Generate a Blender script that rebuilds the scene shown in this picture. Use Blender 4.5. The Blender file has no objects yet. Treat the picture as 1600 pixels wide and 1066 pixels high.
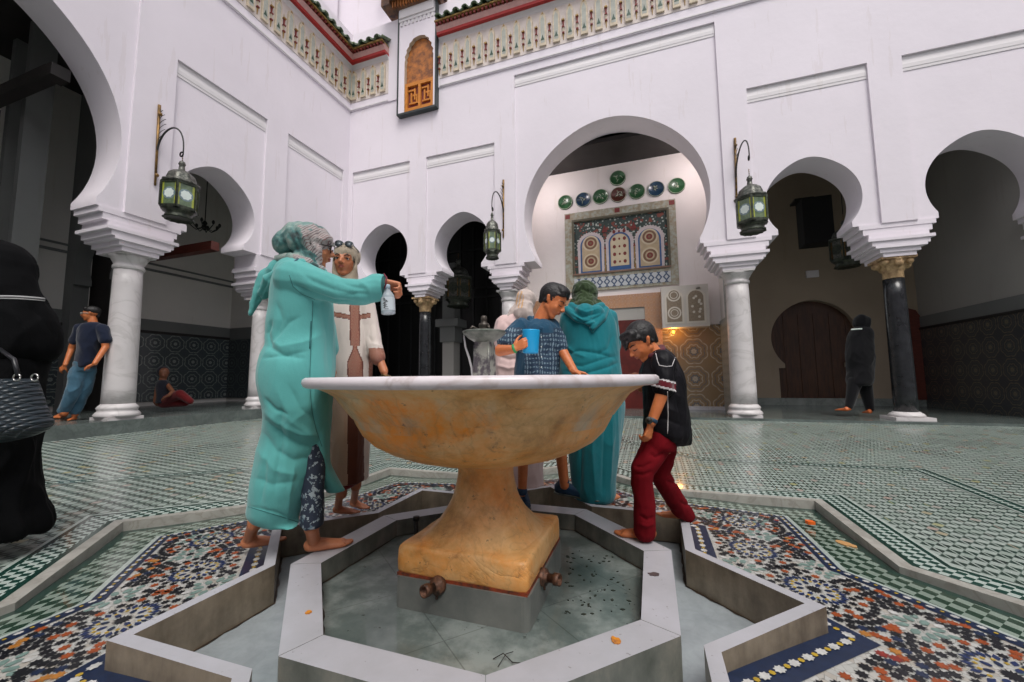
import bpy, bmesh, math, random
from math import sin, cos, tan, pi, radians, sqrt, atan2, hypot
from mathutils import Vector, Matrix, noise
random.seed(7)
sc = bpy.context.scene
COL = sc.collection

# ---------------------------------------------------------------- camera
CAMZ = 1.0
F_PX, W_PX, H_PX = 628.0, 1600.0, 1066.0
_P, _Y, _R = radians(5.2), radians(19.0), radians(-0.58)
FW = Vector((-sin(_Y)*cos(_P), cos(_Y)*cos(_P), sin(_P)))
_r = Vector((cos(_Y), sin(_Y), 0)); _u = _r.cross(FW)
RT = _r*cos(_R) + _u*sin(_R)
UP = _u*cos(_R) - _r*sin(_R)
cd = bpy.data.cameras.new('camera'); cam = bpy.data.objects.new('camera', cd); COL.objects.link(cam)
cam.matrix_world = Matrix(((RT.x, UP.x, -FW.x, 0), (RT.y, UP.y, -FW.y, 0), (RT.z, UP.z, -FW.z, CAMZ), (0, 0, 0, 1)))
cd.sensor_width = 36; cd.lens = 36*F_PX/W_PX; cd.clip_start = .05; cd.clip_end = 500
sc.camera = cam
# ---------------------------------------------------------------- light
w = bpy.data.worlds.new('World'); sc.world = w; w.use_nodes = True
nt = w.node_tree; nt.nodes.clear()
SUN_EL, SUN_AZ = radians(58), radians(148)
sky = nt.nodes.new('ShaderNodeTexSky'); sky.sky_type = 'NISHITA'; sky.sun_disc = False
sky.sun_elevation = SUN_EL; sky.sun_rotation = SUN_AZ; sky.dust_density = 3.0
hs = nt.nodes.new('ShaderNodeHueSaturation'); hs.inputs['Saturation'].default_value = .22
bg = nt.nodes.new('ShaderNodeBackground'); bg.inputs[1].default_value = .11
wo = nt.nodes.new('ShaderNodeOutputWorld')
nt.links.new(sky.outputs[0], hs.inputs['Color']); nt.links.new(hs.outputs[0], bg.inputs[0]); nt.links.new(bg.outputs[0], wo.inputs[0])
sd = bpy.data.lights.new('sun', 'SUN'); sd.energy = 1.0; sd.angle = radians(30); sd.color = (1, .95, .9)
so = bpy.data.objects.new('sun', sd); COL.objects.link(so)
sdir = Vector((sin(SUN_AZ)*cos(SUN_EL), cos(SUN_AZ)*cos(SUN_EL), sin(SUN_EL)))
so.rotation_euler = sdir.to_track_quat('Z', 'Y').to_euler(); so.location = (0, 0, 20)
sc.view_settings.view_transform = 'Standard'; sc.view_settings.look = 'None'
sc.view_settings.exposure = 0.75; sc.view_settings.gamma = 1
sc.render.resolution_x = 1024; sc.render.resolution_y = 682

# ---------------------------------------------------------------- pixel rays (photo 1600x1066 -> world)
O = Vector((0, 0, CAMZ))
def ray(x, y): return FW*F_PX + RT*(x-800) + UP*(533-y)
def on_z(x, y, z): d = ray(x, y); return O + d*((z-CAMZ)/d.z)
def on_x(x, y, X): d = ray(x, y); return O + d*(X/d.x)
def on_y(x, y, Y): d = ray(x, y); return O + d*(Y/d.y)

# ---------------------------------------------------------------- materials
def mat(name, rgb, rough=.6, var=.12, scale=3, bump=.0, bscale=30, metal=0, coat=0, rgb2=None, spec=.5, stretch=None, contrast=(.35, .65), sss=0, trans=0):
    m = bpy.data.materials.new(name); m.use_nodes = True; N = m.node_tree.nodes; L = m.node_tree.links
    b = N['Principled BSDF']; b.inputs['Roughness'].default_value = rough; b.inputs['Metallic'].default_value = metal
    b.inputs['Coat Weight'].default_value = coat; b.inputs['Coat Roughness'].default_value = .12; b.inputs['Specular IOR Level'].default_value = spec
    if sss: b.inputs['Subsurface Weight'].default_value = sss; b.inputs['Subsurface Scale'].default_value = .02
    if trans: b.inputs['Transmission Weight'].default_value = trans
    tc = N.new('ShaderNodeTexCoord'); mp = N.new('ShaderNodeMapping'); L.new(tc.outputs['Object'], mp.inputs[0])
    if stretch: mp.inputs['Scale'].default_value = stretch
    nz = N.new('ShaderNodeTexNoise'); nz.inputs['Scale'].default_value = scale; nz.inputs['Detail'].default_value = 6; nz.inputs['Roughness'].default_value = .6
    L.new(mp.outputs[0], nz.inputs['Vector'])
    rp = N.new('ShaderNodeValToRGB'); rp.color_ramp.elements[0].position = contrast[0]; rp.color_ramp.elements[1].position = contrast[1]
    if rgb2 is None: rgb2 = tuple(c*(1-var) for c in rgb)
    rp.color_ramp.elements[0].color = (*rgb2, 1); rp.color_ramp.elements[1].color = (*rgb, 1)
    L.new(nz.outputs['Fac'], rp.inputs[0]); L.new(rp.outputs[0], b.inputs['Base Color'])
    if bump:
        n2 = N.new('ShaderNodeTexNoise'); n2.inputs['Scale'].default_value = bscale; n2.inputs['Detail'].default_value = 4
        L.new(mp.outputs[0], n2.inputs['Vector'])
        bp = N.new('ShaderNodeBump'); bp.inputs['Strength'].default_value = bump; bp.inputs['Distance'].default_value = .01
        L.new(n2.outputs['Fac'], bp.inputs['Height']); L.new(bp.outputs[0], b.inputs['Normal'])
    return m
class G:
    """small helper to write node maths"""
    def __init__(s, m): s.m = m; s.N = m.node_tree.nodes; s.L = m.node_tree.links; s.b = s.N['Principled BSDF']
    def obj(s): return s.N.new('ShaderNodeTexCoord').outputs['Object']
    def sep(s, v): n = s.N.new('ShaderNodeSeparateXYZ'); s.L.new(v, n.inputs[0]); return n.outputs
    def comb(s, x, y, z=0):
        n = s.N.new('ShaderNodeCombineXYZ')
        for i, v in enumerate((x, y, z)): s.put(n.inputs[i], v)
        return n.outputs[0]
    def put(s, inp, v):
        if isinstance(v, (int, float)): inp.default_value = v
        elif isinstance(v, tuple): inp.default_value = (*v, 1) if len(v) == 3 else v
        else: s.L.new(v, inp)
    def m_(s, op, a, b=0, c=0):
        n = s.N.new('ShaderNodeMath'); n.operation = op
        s.put(n.inputs[0], a); s.put(n.inputs[1], b)
        if op in ('COMPARE', 'MULTIPLY_ADD', 'SMOOTH_MIN'): s.put(n.inputs[2], c)
        return n.outputs[0]
    def noise(s, v, sc_, det=5, rough=.6):
        n = s.N.new('ShaderNodeTexNoise'); n.inputs['Scale'].default_value = sc_; n.inputs['Detail'].default_value = det; n.inputs['Roughness'].default_value = rough
        if v is not None: s.L.new(v, n.inputs['Vector'])
        return n.outputs['Fac']
    def ramp(s, f, stops):
        n = s.N.new('ShaderNodeValToRGB'); cr = n.color_ramp
        while len(cr.elements) < len(stops): cr.elements.new(.5)
        for e, (p, c) in zip(cr.elements, stops): e.position = p; e.color = (*c, 1)
        s.L.new(f, n.inputs[0]); return n.outputs[0]
    def mix(s, f, a, b):
        n = s.N.new('ShaderNodeMix'); n.data_type = 'RGBA'
        s.put(n.inputs[0], f); s.put(n.inputs[6], a); s.put(n.inputs[7], b); return n.outputs[2]
    def bump(s, h, st=.3, d=.01):
        n = s.N.new('ShaderNodeBump'); n.inputs['Strength'].default_value = st; n.inputs['Distance'].default_value = d
        s.L.new(h, n.inputs['Height']); s.L.new(n.outputs[0], s.b.inputs['Normal'])
    def color(s, c): s.put(s.b.inputs['Base Color'], c)
def nmat(name, rough=.5, **k):
    m = bpy.data.materials.new(name); m.use_nodes = True; g = G(m); g.b.inputs['Roughness'].default_value = rough
    for kk, v in k.items(): g.b.inputs[kk.replace('_', ' ')].default_value = v
    return m, g

# ---------------------------------------------------------------- mesh builder
class MB:
    def __init__(s): s.v = []; s.f = []; s.mi = []; s.sm = []
    def add(s, vs, fs, mi=0, smooth=False):
        n = len(s.v); s.v += [tuple(v) for v in vs]
        for f in fs: s.f.append(tuple(i+n for i in f)); s.mi.append(mi); s.sm.append(smooth)
    def box(s, a, b, mi=0):
        x0, y0, z0 = a; x1, y1, z1 = b
        s.add([(x0,y0,z0),(x1,y0,z0),(x1,y1,z0),(x0,y1,z0),(x0,y0,z1),(x1,y0,z1),(x1,y1,z1),(x0,y1,z1)],
              [(0,3,2,1),(4,5,6,7),(0,1,5,4),(1,2,6,5),(2,3,7,6),(3,0,4,7)], mi)
    def prism(s, poly, z0, z1, mi=0, caps=True, smooth=False):
        n = len(poly); s.add([(x, y, z0) for x, y in poly]+[(x, y, z1) for x, y in poly],
              [(i, (i+1) % n, n+(i+1) % n, n+i) for i in range(n)], mi, smooth)
        if caps: s.add([(x, y, z1) for x, y in poly], [tuple(range(n))], mi); s.add([(x, y, z0) for x, y in poly], [tuple(range(n))[::-1]], mi)
    def ring(s, inner, outer, z0, z1, mi=0, mtop=None):
        n = len(inner); mtop = mi if mtop is None else mtop
        za = z0 if callable(z0) else (lambda x, y: z0)
        for i in range(n):
            j = (i+1) % n; a, b, c, d = inner[i], inner[j], outer[j], outer[i]
            s.add([(*a, z1), (*b, z1), (*c, z1), (*d, z1)], [(0, 3, 2, 1)], mtop)
            s.add([(*a, z0), (*b, z0), (*b, z1), (*a, z1)], [(0, 3, 2, 1)], mi)
            s.add([(*d, z0), (*c, z0), (*c, z1), (*d, z1)], [(0, 1, 2, 3)], mi)
    def rings(s, R, mi=0, closed=True, cap=True, smooth=True):
        """list of rings (each list of points, same length) -> skin"""
        n = len(R[0]); vs = [p for r in R for p in r]; fs = []
        for k in range(len(R)-1):
            for i in range(n if closed else n-1):
                j = (i+1) % n; fs.append((k*n+i, k*n+j, (k+1)*n+j, (k+1)*n+i))
        if cap: fs.append(tuple(range(n))[::-1]); fs.append(tuple(len(vs)-n+i for i in range(n)))
        s.add(vs, fs, mi, smooth)
    def lathe(s, prof, c=(0, 0, 0), n=48, mi=0, smooth=True, axis=None, cap=True, f=None):
        R = []
        for r, z in prof:
            ring = []
            for i in range(n):
                a = 2*pi*i/n; rr = r*(f(a, z) if f else 1)
                ring.append(Vector((rr*cos(a), rr*sin(a), z)))
            R.append(ring)
        if axis is not None:
            q = Vector((0, 0, 1)).rotation_difference(Vector(axis).normalized()).to_matrix()
            R = [[q @ p for p in r] for r in R]
        c = Vector(c); R = [[p+c for p in r] for r in R]
        s.rings(R, mi, cap=cap, smooth=smooth)
    def tube(s, pts, rad, n=8, mi=0, cap=True, smooth=True):
        pts = [Vector(p) for p in pts]; m = len(pts)
        if not isinstance(rad, (list, tuple)): rad = [rad]*m
        R = []; t0 = (pts[1]-pts[0]).normalized()
        a = t0.orthogonal().normalized()
        for k in range(m):
            t = (pts[min(k+1, m-1)]-pts[max(k-1, 0)]).normalized()
            a = (a - t*a.dot(t)).normalized(); b = t.cross(a)
            R.append([pts[k]+(a*cos(2*pi*i/n)+b*sin(2*pi*i/n))*rad[k] for i in range(n)])
        s.rings(R, mi, cap=cap, smooth=smooth)
    def cap(s, p0, r0, p1, r1, n=12, flat=None, fl=1.0, mi=0):
        """tapered capsule; flat = direction squashed by fl"""
        p0 = Vector(p0); p1 = Vector(p1); d = p1-p0; L = d.length
        t = d/L if L > 1e-6 else Vector((0, 0, 1)); a = t.orthogonal().normalized(); b = t.cross(a); R = []; h = 5
        for k in range(h+1):
            th = -pi/2 + (pi/2)*k/h; R.append((p0+t*(sin(th)*r0), max(cos(th)*r0, r0*.02)))
        for k in range(h+1):
            th = (pi/2)*k/h; R.append((p1+t*(sin(th)*r1), max(cos(th)*r1, r1*.02)))
        out = [[c+(a*cos(2*pi*i/n)+b*sin(2*pi*i/n))*r for i in range(n)] for c, r in R]
        if flat is not None:
            fd = Vector(flat).normalized()
            for ring, (c, r) in zip(out, R):
                # squash about the axis line
                for i, p in enumerate(ring):
                    q = p-c; ring[i] = p - fd*(q.dot(fd)*(1-fl))
        s.rings(out, mi)
    def ell(s, c, r, M=None, n=16, m=10, mi=0):
        c = Vector(c); R = []
        for k in range(m+1):
            th = -pi/2+pi*k/m; ring = []
            for i in range(n):
                a = 2*pi*i/n; cc = max(cos(th), .02)
                p = Vector((r[0]*cc*cos(a), r[1]*cc*sin(a), r[2]*sin(th)))
                ring.append(c+(M @ p if M is not None else p))
            R.append(ring)
        s.rings(R, mi)
def to_mesh(name, mb, mats):
    me = bpy.data.meshes.new(name); me.from_pydata(mb.v, [], mb.f)
    for m in mats: me.materials.append(m)
    me.polygons.foreach_set('material_index', mb.mi); me.polygons.foreach_set('use_smooth', mb.sm)
    me.validate(); me.update(); return me
def obj(name, mb, mats, parent=None, label=None, cat=None, group=None, kind=None):
    if not isinstance(mats, (list, tuple)): mats = [mats]
    me = mb if isinstance(mb, bpy.types.Mesh) else to_mesh(name, mb, mats)
    if isinstance(mb, bpy.types.Mesh):
        me.materials.clear()
        for m in mats: me.materials.append(m)
    o = bpy.data.objects.new(name, me); COL.objects.link(o)
    if parent is not None: o.parent = parent; o.matrix_parent_inverse = parent.matrix_basis.inverted()
    tag(o, label, cat, group, kind); return o
def tag(o, label=None, cat=None, group=None, kind=None):
    if label: o['label'] = label
    if cat: o['category'] = cat
    if group: o['group'] = group
    if kind: o['kind'] = kind
    return o
def thing(name, label, cat, loc=(0, 0, 0), group=None, rz=0):
    o = bpy.data.objects.new(name, None); COL.objects.link(o); o.location = loc; o.rotation_euler = (0, 0, rz); o.empty_display_size = .1
    bpy.context.view_layer.update()
    return tag(o, label, cat, group)
def dup(root, loc, label, rz=None):
    r = root.copy(); COL.objects.link(r); r.location = loc; r['label'] = label
    if rz is not None: r.rotation_euler = (0, 0, rz)
    for ch in list(root.children):
        c = ch.copy(); COL.objects.link(c); c.parent = r
        for g_ in ch.children: d = g_.copy(); COL.objects.link(d); d.parent = c
    return r
from mathutils.bvhtree import BVHTree
def on_surf(o, pts, lift=.002, fallback=None):
    """world points where the given photo pixels meet the object's surface"""
    me = o.data; bv = BVHTree.FromPolygons([v.co.copy() for v in me.vertices], [tuple(p.vertices) for p in me.polygons]); out = []
    for x, y in pts:
        d = ray(x, y).normalized(); h = bv.ray_cast(O, d)
        if h[0] is not None: out.append(h[0]-d*lift)
    return out
def dense(pts, n=8):
    out = []
    for (a, b), (c, d) in zip(pts, pts[1:]):
        for k in range(n): out.append((a+(c-a)*k/n, b+(d-b)*k/n))
    return out+[pts[-1]]
_tmp = []
def remesh(mb, voxel, smooth=4, fac=.5):
    me = to_mesh('t', mb, []); o = bpy.data.objects.new('t', me); COL.objects.link(o)
    r = o.modifiers.new('r', 'REMESH'); r.mode = 'VOXEL'; r.voxel_size = voxel; r.adaptivity = 0
    if smooth: s_ = o.modifiers.new('s', 'SMOOTH'); s_.iterations = smooth; s_.factor = fac
    dg = bpy.context.evaluated_depsgraph_get(); ev = o.evaluated_get(dg)
    out = bpy.data.meshes.new_from_object(ev); bpy.data.objects.remove(o)
    out.polygons.foreach_set('use_smooth', [True]*len(out.polygons)); out.materials.clear(); out.update()
    return out
# ================================================================ shared materials
def plaster(name, c, v=.04):
    m, g = nmat(name, .75, Specular_IOR_Level=.25)
    o = g.obj(); n1 = g.noise(o, .7, 6); n2 = g.noise(o, 9, 5)
    c1 = g.ramp(n1, [(.3, tuple(x*(1-v*1.6) for x in c)), (.65, c)])
    st = g.noise(g.comb(*[g.m_('MULTIPLY', a, k) for a, k in zip(g.sep(o)[:3], (5, 5, .5))]), 1.2, 6)
    g.color(g.mix(g.m_('MULTIPLY', g.m_('GREATER_THAN', st, .63), .22), c1, (c[0]*.78, c[1]*.74, c[2]*.68)))
    g.bump(g.m_('ADD', g.m_('MULTIPLY', n2, .5), g.noise(o, 2.0, 3)), .20, .025); return m
M_white = plaster('white_plaster', (.80, .745, .80))
M_trim = plaster('plaster_trim', (.74, .71, .72))
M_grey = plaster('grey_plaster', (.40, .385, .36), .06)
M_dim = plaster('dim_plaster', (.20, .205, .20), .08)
M_dark = mat('dark_wood_ceiling', (.018, .014, .013), .6, .4, 4)
M_redw = mat('dark_red_wood', (.14, .03, .018), .5, .4, 6, stretch=(1, 1, 6))
M_door = mat('brown_red_door', (.085, .032, .012), .45, .5, 5, .2, stretch=(6, 1, .6))
def marble(name, c, vein, sc_=2.2, rough=.3, dark=.25, coat=0, amt=.5):
    m, g = nmat(name, rough, Coat_Weight=coat, Coat_Roughness=.08)
    o = g.obj(); d = g.noise(o, sc_*.8, 6, .65)
    nn = g.N.new('ShaderNodeTexNoise'); nn.inputs['Scale'].default_value = sc_; nn.inputs['Detail'].default_value = 8; nn.inputs['Distortion'].default_value = 1.3; g.L.new(o, nn.inputs['Vector'])
    v = g.m_('ABSOLUTE', g.m_('SUBTRACT', nn.outputs['Fac'], .5))
    vf = g.ramp(v, [(0, (1, 1, 1)), (.035, (.25, .25, .25)), (.09, (0, 0, 0))])
    base = g.ramp(d, [(.3, tuple(x*(1-dark) for x in c)), (.7, c)])
    g.color(g.mix(g.m_('MULTIPLY', vf, amt), base, vein)); g.bump(g.noise(o, 25, 4), .05, .01); return m
M_marb = marble('white_marble', (.60, .60, .64), (.30, .30, .32), 2.5, .28)
M_marbd = marble('grey_green_marble', (.30, .33, .31), (.10, .13, .12), 3, .25, .45)
M_col = marble('column_marble', (.66, .63, .63), (.42, .40, .39), 2.0, .4, .12)
M_colb = mat('black_marble_shaft', (.022, .024, .027), .22, .5, 8)
M_gold = mat('carved_gilt_stone', (.55, .38, .2), .6, .4, 14, .6, 40, rgb2=(.25, .15, .07))
M_iron = mat('dark_iron', (.03, .03, .028), .5, .3, 20, metal=.4)
M_brass = mat('aged_brass', (.30, .17, .05), .45, .5, 12, metal=.6, rgb2=(.09, .06, .03))

WT = .66; REC = .045
BK = lambda u, d, z: (u, 8.21+d, z)      # back wall: u = X, d = depth behind the face
LF = lambda u, d, z: (-7.33-d, u, z)     # left wall: u = Y
def qbox(mb, F, u0, u1, d0, d1, z0, z1, mi=0):
    P = [F(u, d, z) for z in (z0, z1) for u, d in ((u0, d0), (u1, d0), (u1, d1), (u0, d1))]
    mb.add(P, [(0, 3, 2, 1), (4, 5, 6, 7), (0, 1, 5, 4), (1, 2, 6, 5), (2, 3, 7, 6), (3, 0, 4, 7)], mi)
def arch_pts(xc, R, zc, zn, point=.06, n=26):
    th0 = math.asin(max(-1, (zn+.10-zc)/R)); L = [(xc+R*cos(th0)-.0, zn)]
    for k in range(n+1):
        th = th0+(pi/2-th0)*k/n
        L.append((xc+R*cos(th), zc+R*sin(th)+point*max(0, sin(th))**9))
    right = L; left = [(2*xc-x, z) for x, z in L]
    return left, right
def arch_bay(mb, F, ua, ub, xc, R, zc, zn, ztop, point=.06, d0=REC, d1=WT):
    left, right = arch_pts(xc, R, zc, zn, point)
    for pts, edge in ((left, ua), (right, ub)):
        for d in (d0, d1):
            vs = []; fs = []
            for x, z in pts: vs += [F(x, d, z), F(edge, d, z)]
            for i in range(len(pts)-1): fs.append((2*i, 2*i+1, 2*i+3, 2*i+2))
            mb.add(vs, fs, 0)
    za = left[-1][1]
    for d in (d0, d1): mb.add([F(ua, d, za), F(ub, d, za), F(ub, d, ztop), F(ua, d, ztop)], [(0, 1, 2, 3)], 0)
    seq = left+right[::-1][1:]
    vs = []; fs = []
    for x, z in seq: vs += [F(x, d0, z), F(x, d1, z)]
    for i in range(len(seq)-1): fs.append((2*i, 2*i+1, 2*i+3, 2*i+2))
    mb.add(vs, fs, 0, True)
    for x0, x1 in ((ua, left[0][0]), (right[0][0], ub)):   # soffit of the pier
        mb.add([F(x0, d0, zn), F(x1, d0, zn), F(x1, d1, zn), F(x0, d1, zn)], [(0, 1, 2, 3)], 0)
# bays: (ua, ub, centre, R, zc, recess_u0, recess_u1, recess_top)
BB = [(-7.33, -5.15, -6.24, .71, 4.12, -7.2, -5.47, 6.4), (-5.15, -2.97, -4.07, .71, 4.12, -5.0, -3.21, 6.4),
      (-2.97, 1.6, -.66, 1.87, 4.52, -2.71, 1.44, 7.92), (1.6, 3.96, 2.82, .73, 4.10, 1.91, 3.76, 6.4),
      (3.96, 6.35, 5.16, .77, 4.05, 4.24, 6.1, 6.4), (6.35, 8.75, 7.55, .75, 4.1, 6.6, 8.5, 6.4), (8.75, 11.1, 9.9, .75, 4.1, 9.0, 10.9, 6.4)]
BL = [(6.1, 8.21, 7.02, .52, 4.02, 6.34, 8.02, 6.4), (3.85, 6.1, 4.98, .71, 4.12, 4.15, 5.83, 6.4),
      (-.55, 3.85, 1.65, 1.87, 4.52, -.3, 3.6, 7.92), (-2.8, -.55, -1.7, .72, 4.1, -2.5, -.8, 6.4), (-5.0, -2.8, -3.9, .72, 4.1, -4.8, -3.1, 6.4)]
ZN = 3.52; ZT = 8.1
def impost(mb, F, u, w, zb=2.94, low=0):
    """stepped corbelled block above a column; w = half width of the pier at the arch foot"""
    tiers = [(3.52, 3.44, w+.03, .02), (3.44, 3.34, w-.02, .03), (3.34, 3.25, w-.08, .0),
             (3.25, 3.20, w-.10+.06, -.07), (3.20, 3.12, w-.14+.04, -.045), (3.12, 3.08, w-.17+.03, -.05), (3.08, 3.01, w-.24+.03, -.01), (3.01, 2.94, w-.28+.02, .015)]
    for z1, z0, hw, d in tiers: qbox(mb, F, u-hw, u+hw, d+.001*hw, WT-d-.002, z0-low, z1-low-.0)
    if low:
        qbox(mb, F, u-w+.02, u+w-.02, .02, WT-.02, 3.52-low, 3.52)
def wing(name, label, F, bays, cols, ends, skipframe=None):
    root = thing(name, label, 'building', F((ends[0]+ends[1])/2, .3, .25))
    mb = MB()
    for ua, ub, xc, R, zc, r0, r1, rt in bays: arch_bay(mb, F, ua, ub, xc, R, zc, ZN, ZT)
    obj('wall', mb, M_white, root)
    mb = MB()    # raised plaster fields (pilaster strips, and the plain band above the sunk panels)
    us = sorted(bays)
    prev = us[0][0]
    for ua, ub, xc, R, zc, r0, r1, rt in us:
        qbox(mb, F, prev, r0, 0, REC, ZN, ZT)
        qbox(mb, F, r0, r1, 0, REC, rt, ZT)
        prev = r1
    qbox(mb, F, prev, us[-1][1], 0, REC, ZN, ZT)
    obj('pilaster', mb, M_white, root)
    for ua, ub, xc, R, zc, r0, r1, rt in bays:
        mb = MB(); a, b = r0+.002, r1-.002
        prof = [(.0445, rt-.002), (.0445, rt-.27), (.034, rt-.27), (.034, rt-.225), (.028, rt-.215), (.028, rt-.15), (.043, rt-.07), (.043, rt-.002)]
        P = [[F(u, d, z) for d, z in prof] for u in (a, b)]; mb.rings(P, 0, smooth=False)
        obj('panel_moulding', mb, M_trim, root)
    for u, w, low in cols:
        mb = MB(); impost(mb, F, u, w, low=low); obj('impost', mb, M_white, root)
    return root
left_wing = wing('arcade_building', 'white left wing of the court, its big horseshoe arch cut by the left edge', LF, BL,
                 [(3.85, .50, 0), (6.1, .36, .27), (-.55, .5, 0), (-2.8, .4, 0)], (-5, 8.21))
back_wing = wing('arcade_building', 'white facing wing of the court with the small carved wooden window high up', BK, BB,
                 [(-5.15, .40, 0), (-2.97, .40, 0), (1.6, .53, 0), (3.96, .48, 0), (6.35, .48, 0), (8.75, .48, 0)], (-7.33, 11.1))

# ---------------------------------------------------------------- cornice, frieze, roof edge
M_red = mat('red_paint', (.42, .02, .018), .5, .2, 9)
M_pink = mat('faded_pink_paint', (.62, .36, .33), .7, .15, 9)
M_cream = mat('cream_stucco', (.66, .56, .42), .7, .25, 12)
M_sage = mat('pale_sage_stucco', (.44, .45, .40), .7, .2, 12)
M_ochre = mat('ochre_paint', (.42, .25, .07), .6, .4, 20)
M_maroon = mat('maroon_paint', (.22, .03, .025), .6, .3, 20)
M_leaf = mat('dark_green_paint', (.04, .09, .06), .5, .3, 20)
M_tile = mat('green_roof_tile', (.045, .10, .055), .25, .5, 6, rgb2=(.16, .20, .10), coat=.5)
def cornice(F, root, u0, u1, endcap=None):
    mb = MB(); qbox(mb, F, u0, u1, -.03, WT, ZT, 10.3); obj('upper_wall', mb, M_white, root)
    mb = MB(); qbox(mb, F, u0, u1, -.045, -.03, ZT+.02, ZT+.05); obj('string_course', mb, M_trim, root); mb = MB()
    prof = [(-.03, 9.24), (-.06, 9.28), (-.12, 9.33), (-.03, 9.33)]
    mb.rings([[F(u, d, z) for d, z in prof] for u in (u0, u1)], 0, smooth=False)
    obj('cornice_moulding', mb, M_trim, root); mb = MB()
    prof = [(-.03, 9.40), (-.20, 9.40), (-.26, 9.50), (-.03, 9.50)]
    mb.rings([[F(u, d, z) for d, z in prof] for u in (u0, u1)], 0, smooth=False)
    obj('pink_cornice', mb, M_pink, root)
    mb = MB(); qbox(mb, F, u0, u1, -.20, -.03, 9.33, 9.40); obj('red_band', mb, M_red, root)
    mb = MB(); n = int((u1-u0)/.10)
    for k in range(n): u = u0+(k+.5)*(u1-u0)/n; qbox(mb, F, u-.026, u+.026, -.31, -.22, 9.502, 9.56)
    qbox(mb, F, u0, u1, -.22, -.03, 9.502, 9.56, 1); obj('dentil_row', mb, [M_maroon, M_pink], root)
    # painted stucco frieze: little arched niches between spindle colonnettes
    n = max(1, round((u1-u0)/.308)); s = (u1-u0)/n
    nm = MB(); sp = MB(); qbox(nm, F, u0, u1, -.042, -.03, 8.32, 9.24, 4)
    for k in range(n):
        u = u0+(k+.5)*s; w_ = .075
        pts = [(u-w_, 8.38), (u+w_, 8.38), (u+w_, 9.04), (u+w_*.75, 9.13), (u, 9.20), (u-w_*.75, 9.13), (u-w_, 9.04)]
        A = [F(x, -.085, z) for x, z in pts]; B = [F(x, -.042, z) for x, z in pts]; nm.rings([B, A], 0, smooth=False)
        pts = [(u-w_*.6, 8.44), (u+w_*.6, 8.44), (u+w_*.6, 9.0), (u, 9.10), (u-w_*.6, 9.0)]
        nm.add([F(x, -.087, z) for x, z in pts], [tuple(range(5))], 1)
        nm.add([F(x, -.091, z) for x, z in [(u-.045, 8.50), (u+.045, 8.50), (u+.02, 8.56), (u, 8.64), (u-.02, 8.56)]], [tuple(range(5))], 2)
        nm.add([F(x, -.091, z) for x, z in [(u-.03, 9.12), (u+.03, 9.12), (u, 9.18)]], [(0, 1, 2)], 3)
        u = u0+k*s
        for z0, z1, r0, r1, mi in ((8.40, 8.54, .006, .014, 2), (8.54, 8.57, .026, .026, 1), (8.57, 8.68, .010, .018, 0), (8.68, 8.71, .028, .028, 1), (8.71, 8.84, .010, .020, 1), (8.84, 8.87, .032, .032, 2), (8.87, 8.98, .012, .006, 0)):
            P = [[F(u+x*r, -.042-(y+1)*r*.8, z) for x, y in ((-1, -1), (1, -1), (1, 1), (-1, 1))] for r, z in ((r0, z0), (r1, z1))]
            sp.rings(P, mi, smooth=False)
    nm.add(sp.v, [], 0); n0 = len(nm.v)-len(sp.v)
    for f_, mi_ in zip(sp.f, sp.mi): nm.f.append(tuple(i+n0 for i in f_)); nm.mi.append({0: 0, 1: 5, 2: 3, 3: 6}[mi_]); nm.sm.append(False)
    obj('frieze', nm, [M_cream, M_sage, M_leaf, M_ochre, M_cream2, M_maroon, M_red], root)
    n = max(1, round((u1-u0)/.24)); s = (u1-u0)/n
    mb = MB()
    for k in range(n):
        u = u0+(k+.5)*s
        for cu, sg, off in ((u, 1, 0), (u+s/2, -1, .02)):
            R = []
            for j in range(4):
                d = -.40+j*.36; z = 9.60+j*.17; r = .075 if sg > 0 else .06; ring = []
                for i in range(9): a = pi*i/8; ring.append(F(cu+r*cos(a), d, z+sg*r*sin(a)*.9+.03))
                for i in range(8, -1, -1): a = pi*i/8; ring.append(F(cu+r*.8*cos(a), d, z+sg*r*.75*sin(a)*.9+.03))
                R.append(ring)
            mb.rings(R, 0)
    qbox(mb, F, u0, u1, -.33, -.03, 9.565, 9.60, 1)
    obj('roof_tiles', mb, [M_tile, M_ochre], root)
M_cream2 = mat('frieze_ground_paint', (.68, .60, .56), .7, .12, 9)
cornice(LF, left_wing, -5.0, 8.215)
BK2 = lambda u, d, z: (u, 8.2115+d, z+.003)
cornice(BK2, back_wing, -7.335, -6.12)
cornice(BK, back_wing, -4.62, 11.1)
mb = MB(); mb.box((14.0, -9, -.3), (14.4, 12, 10.2)); mb.box((-12, -9.4, -.3), (14.4, -9, 10.2)); mb.box((-12, -9, 3.5), (-7.9, -5.0, 10.2)); tag(obj('courtyard_wall', mb, M_white), 'plain white walls closing the court behind and to the right of the camera', 'wall')
# corner infill of the cornice, window bay
mb = MB()
qbox(mb, BK, -6.12, -5.78, -.03, WT, ZT-.0, 10.3)      # strip left of the bay
obj('upper_wall', mb, M_white, back_wing)
mb = MB(); qbox(mb, BK, -4.66, -4.62, -.03, WT, ZT-.0, 10.3); obj('upper_wall', mb, M_white, back_wing)
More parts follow.
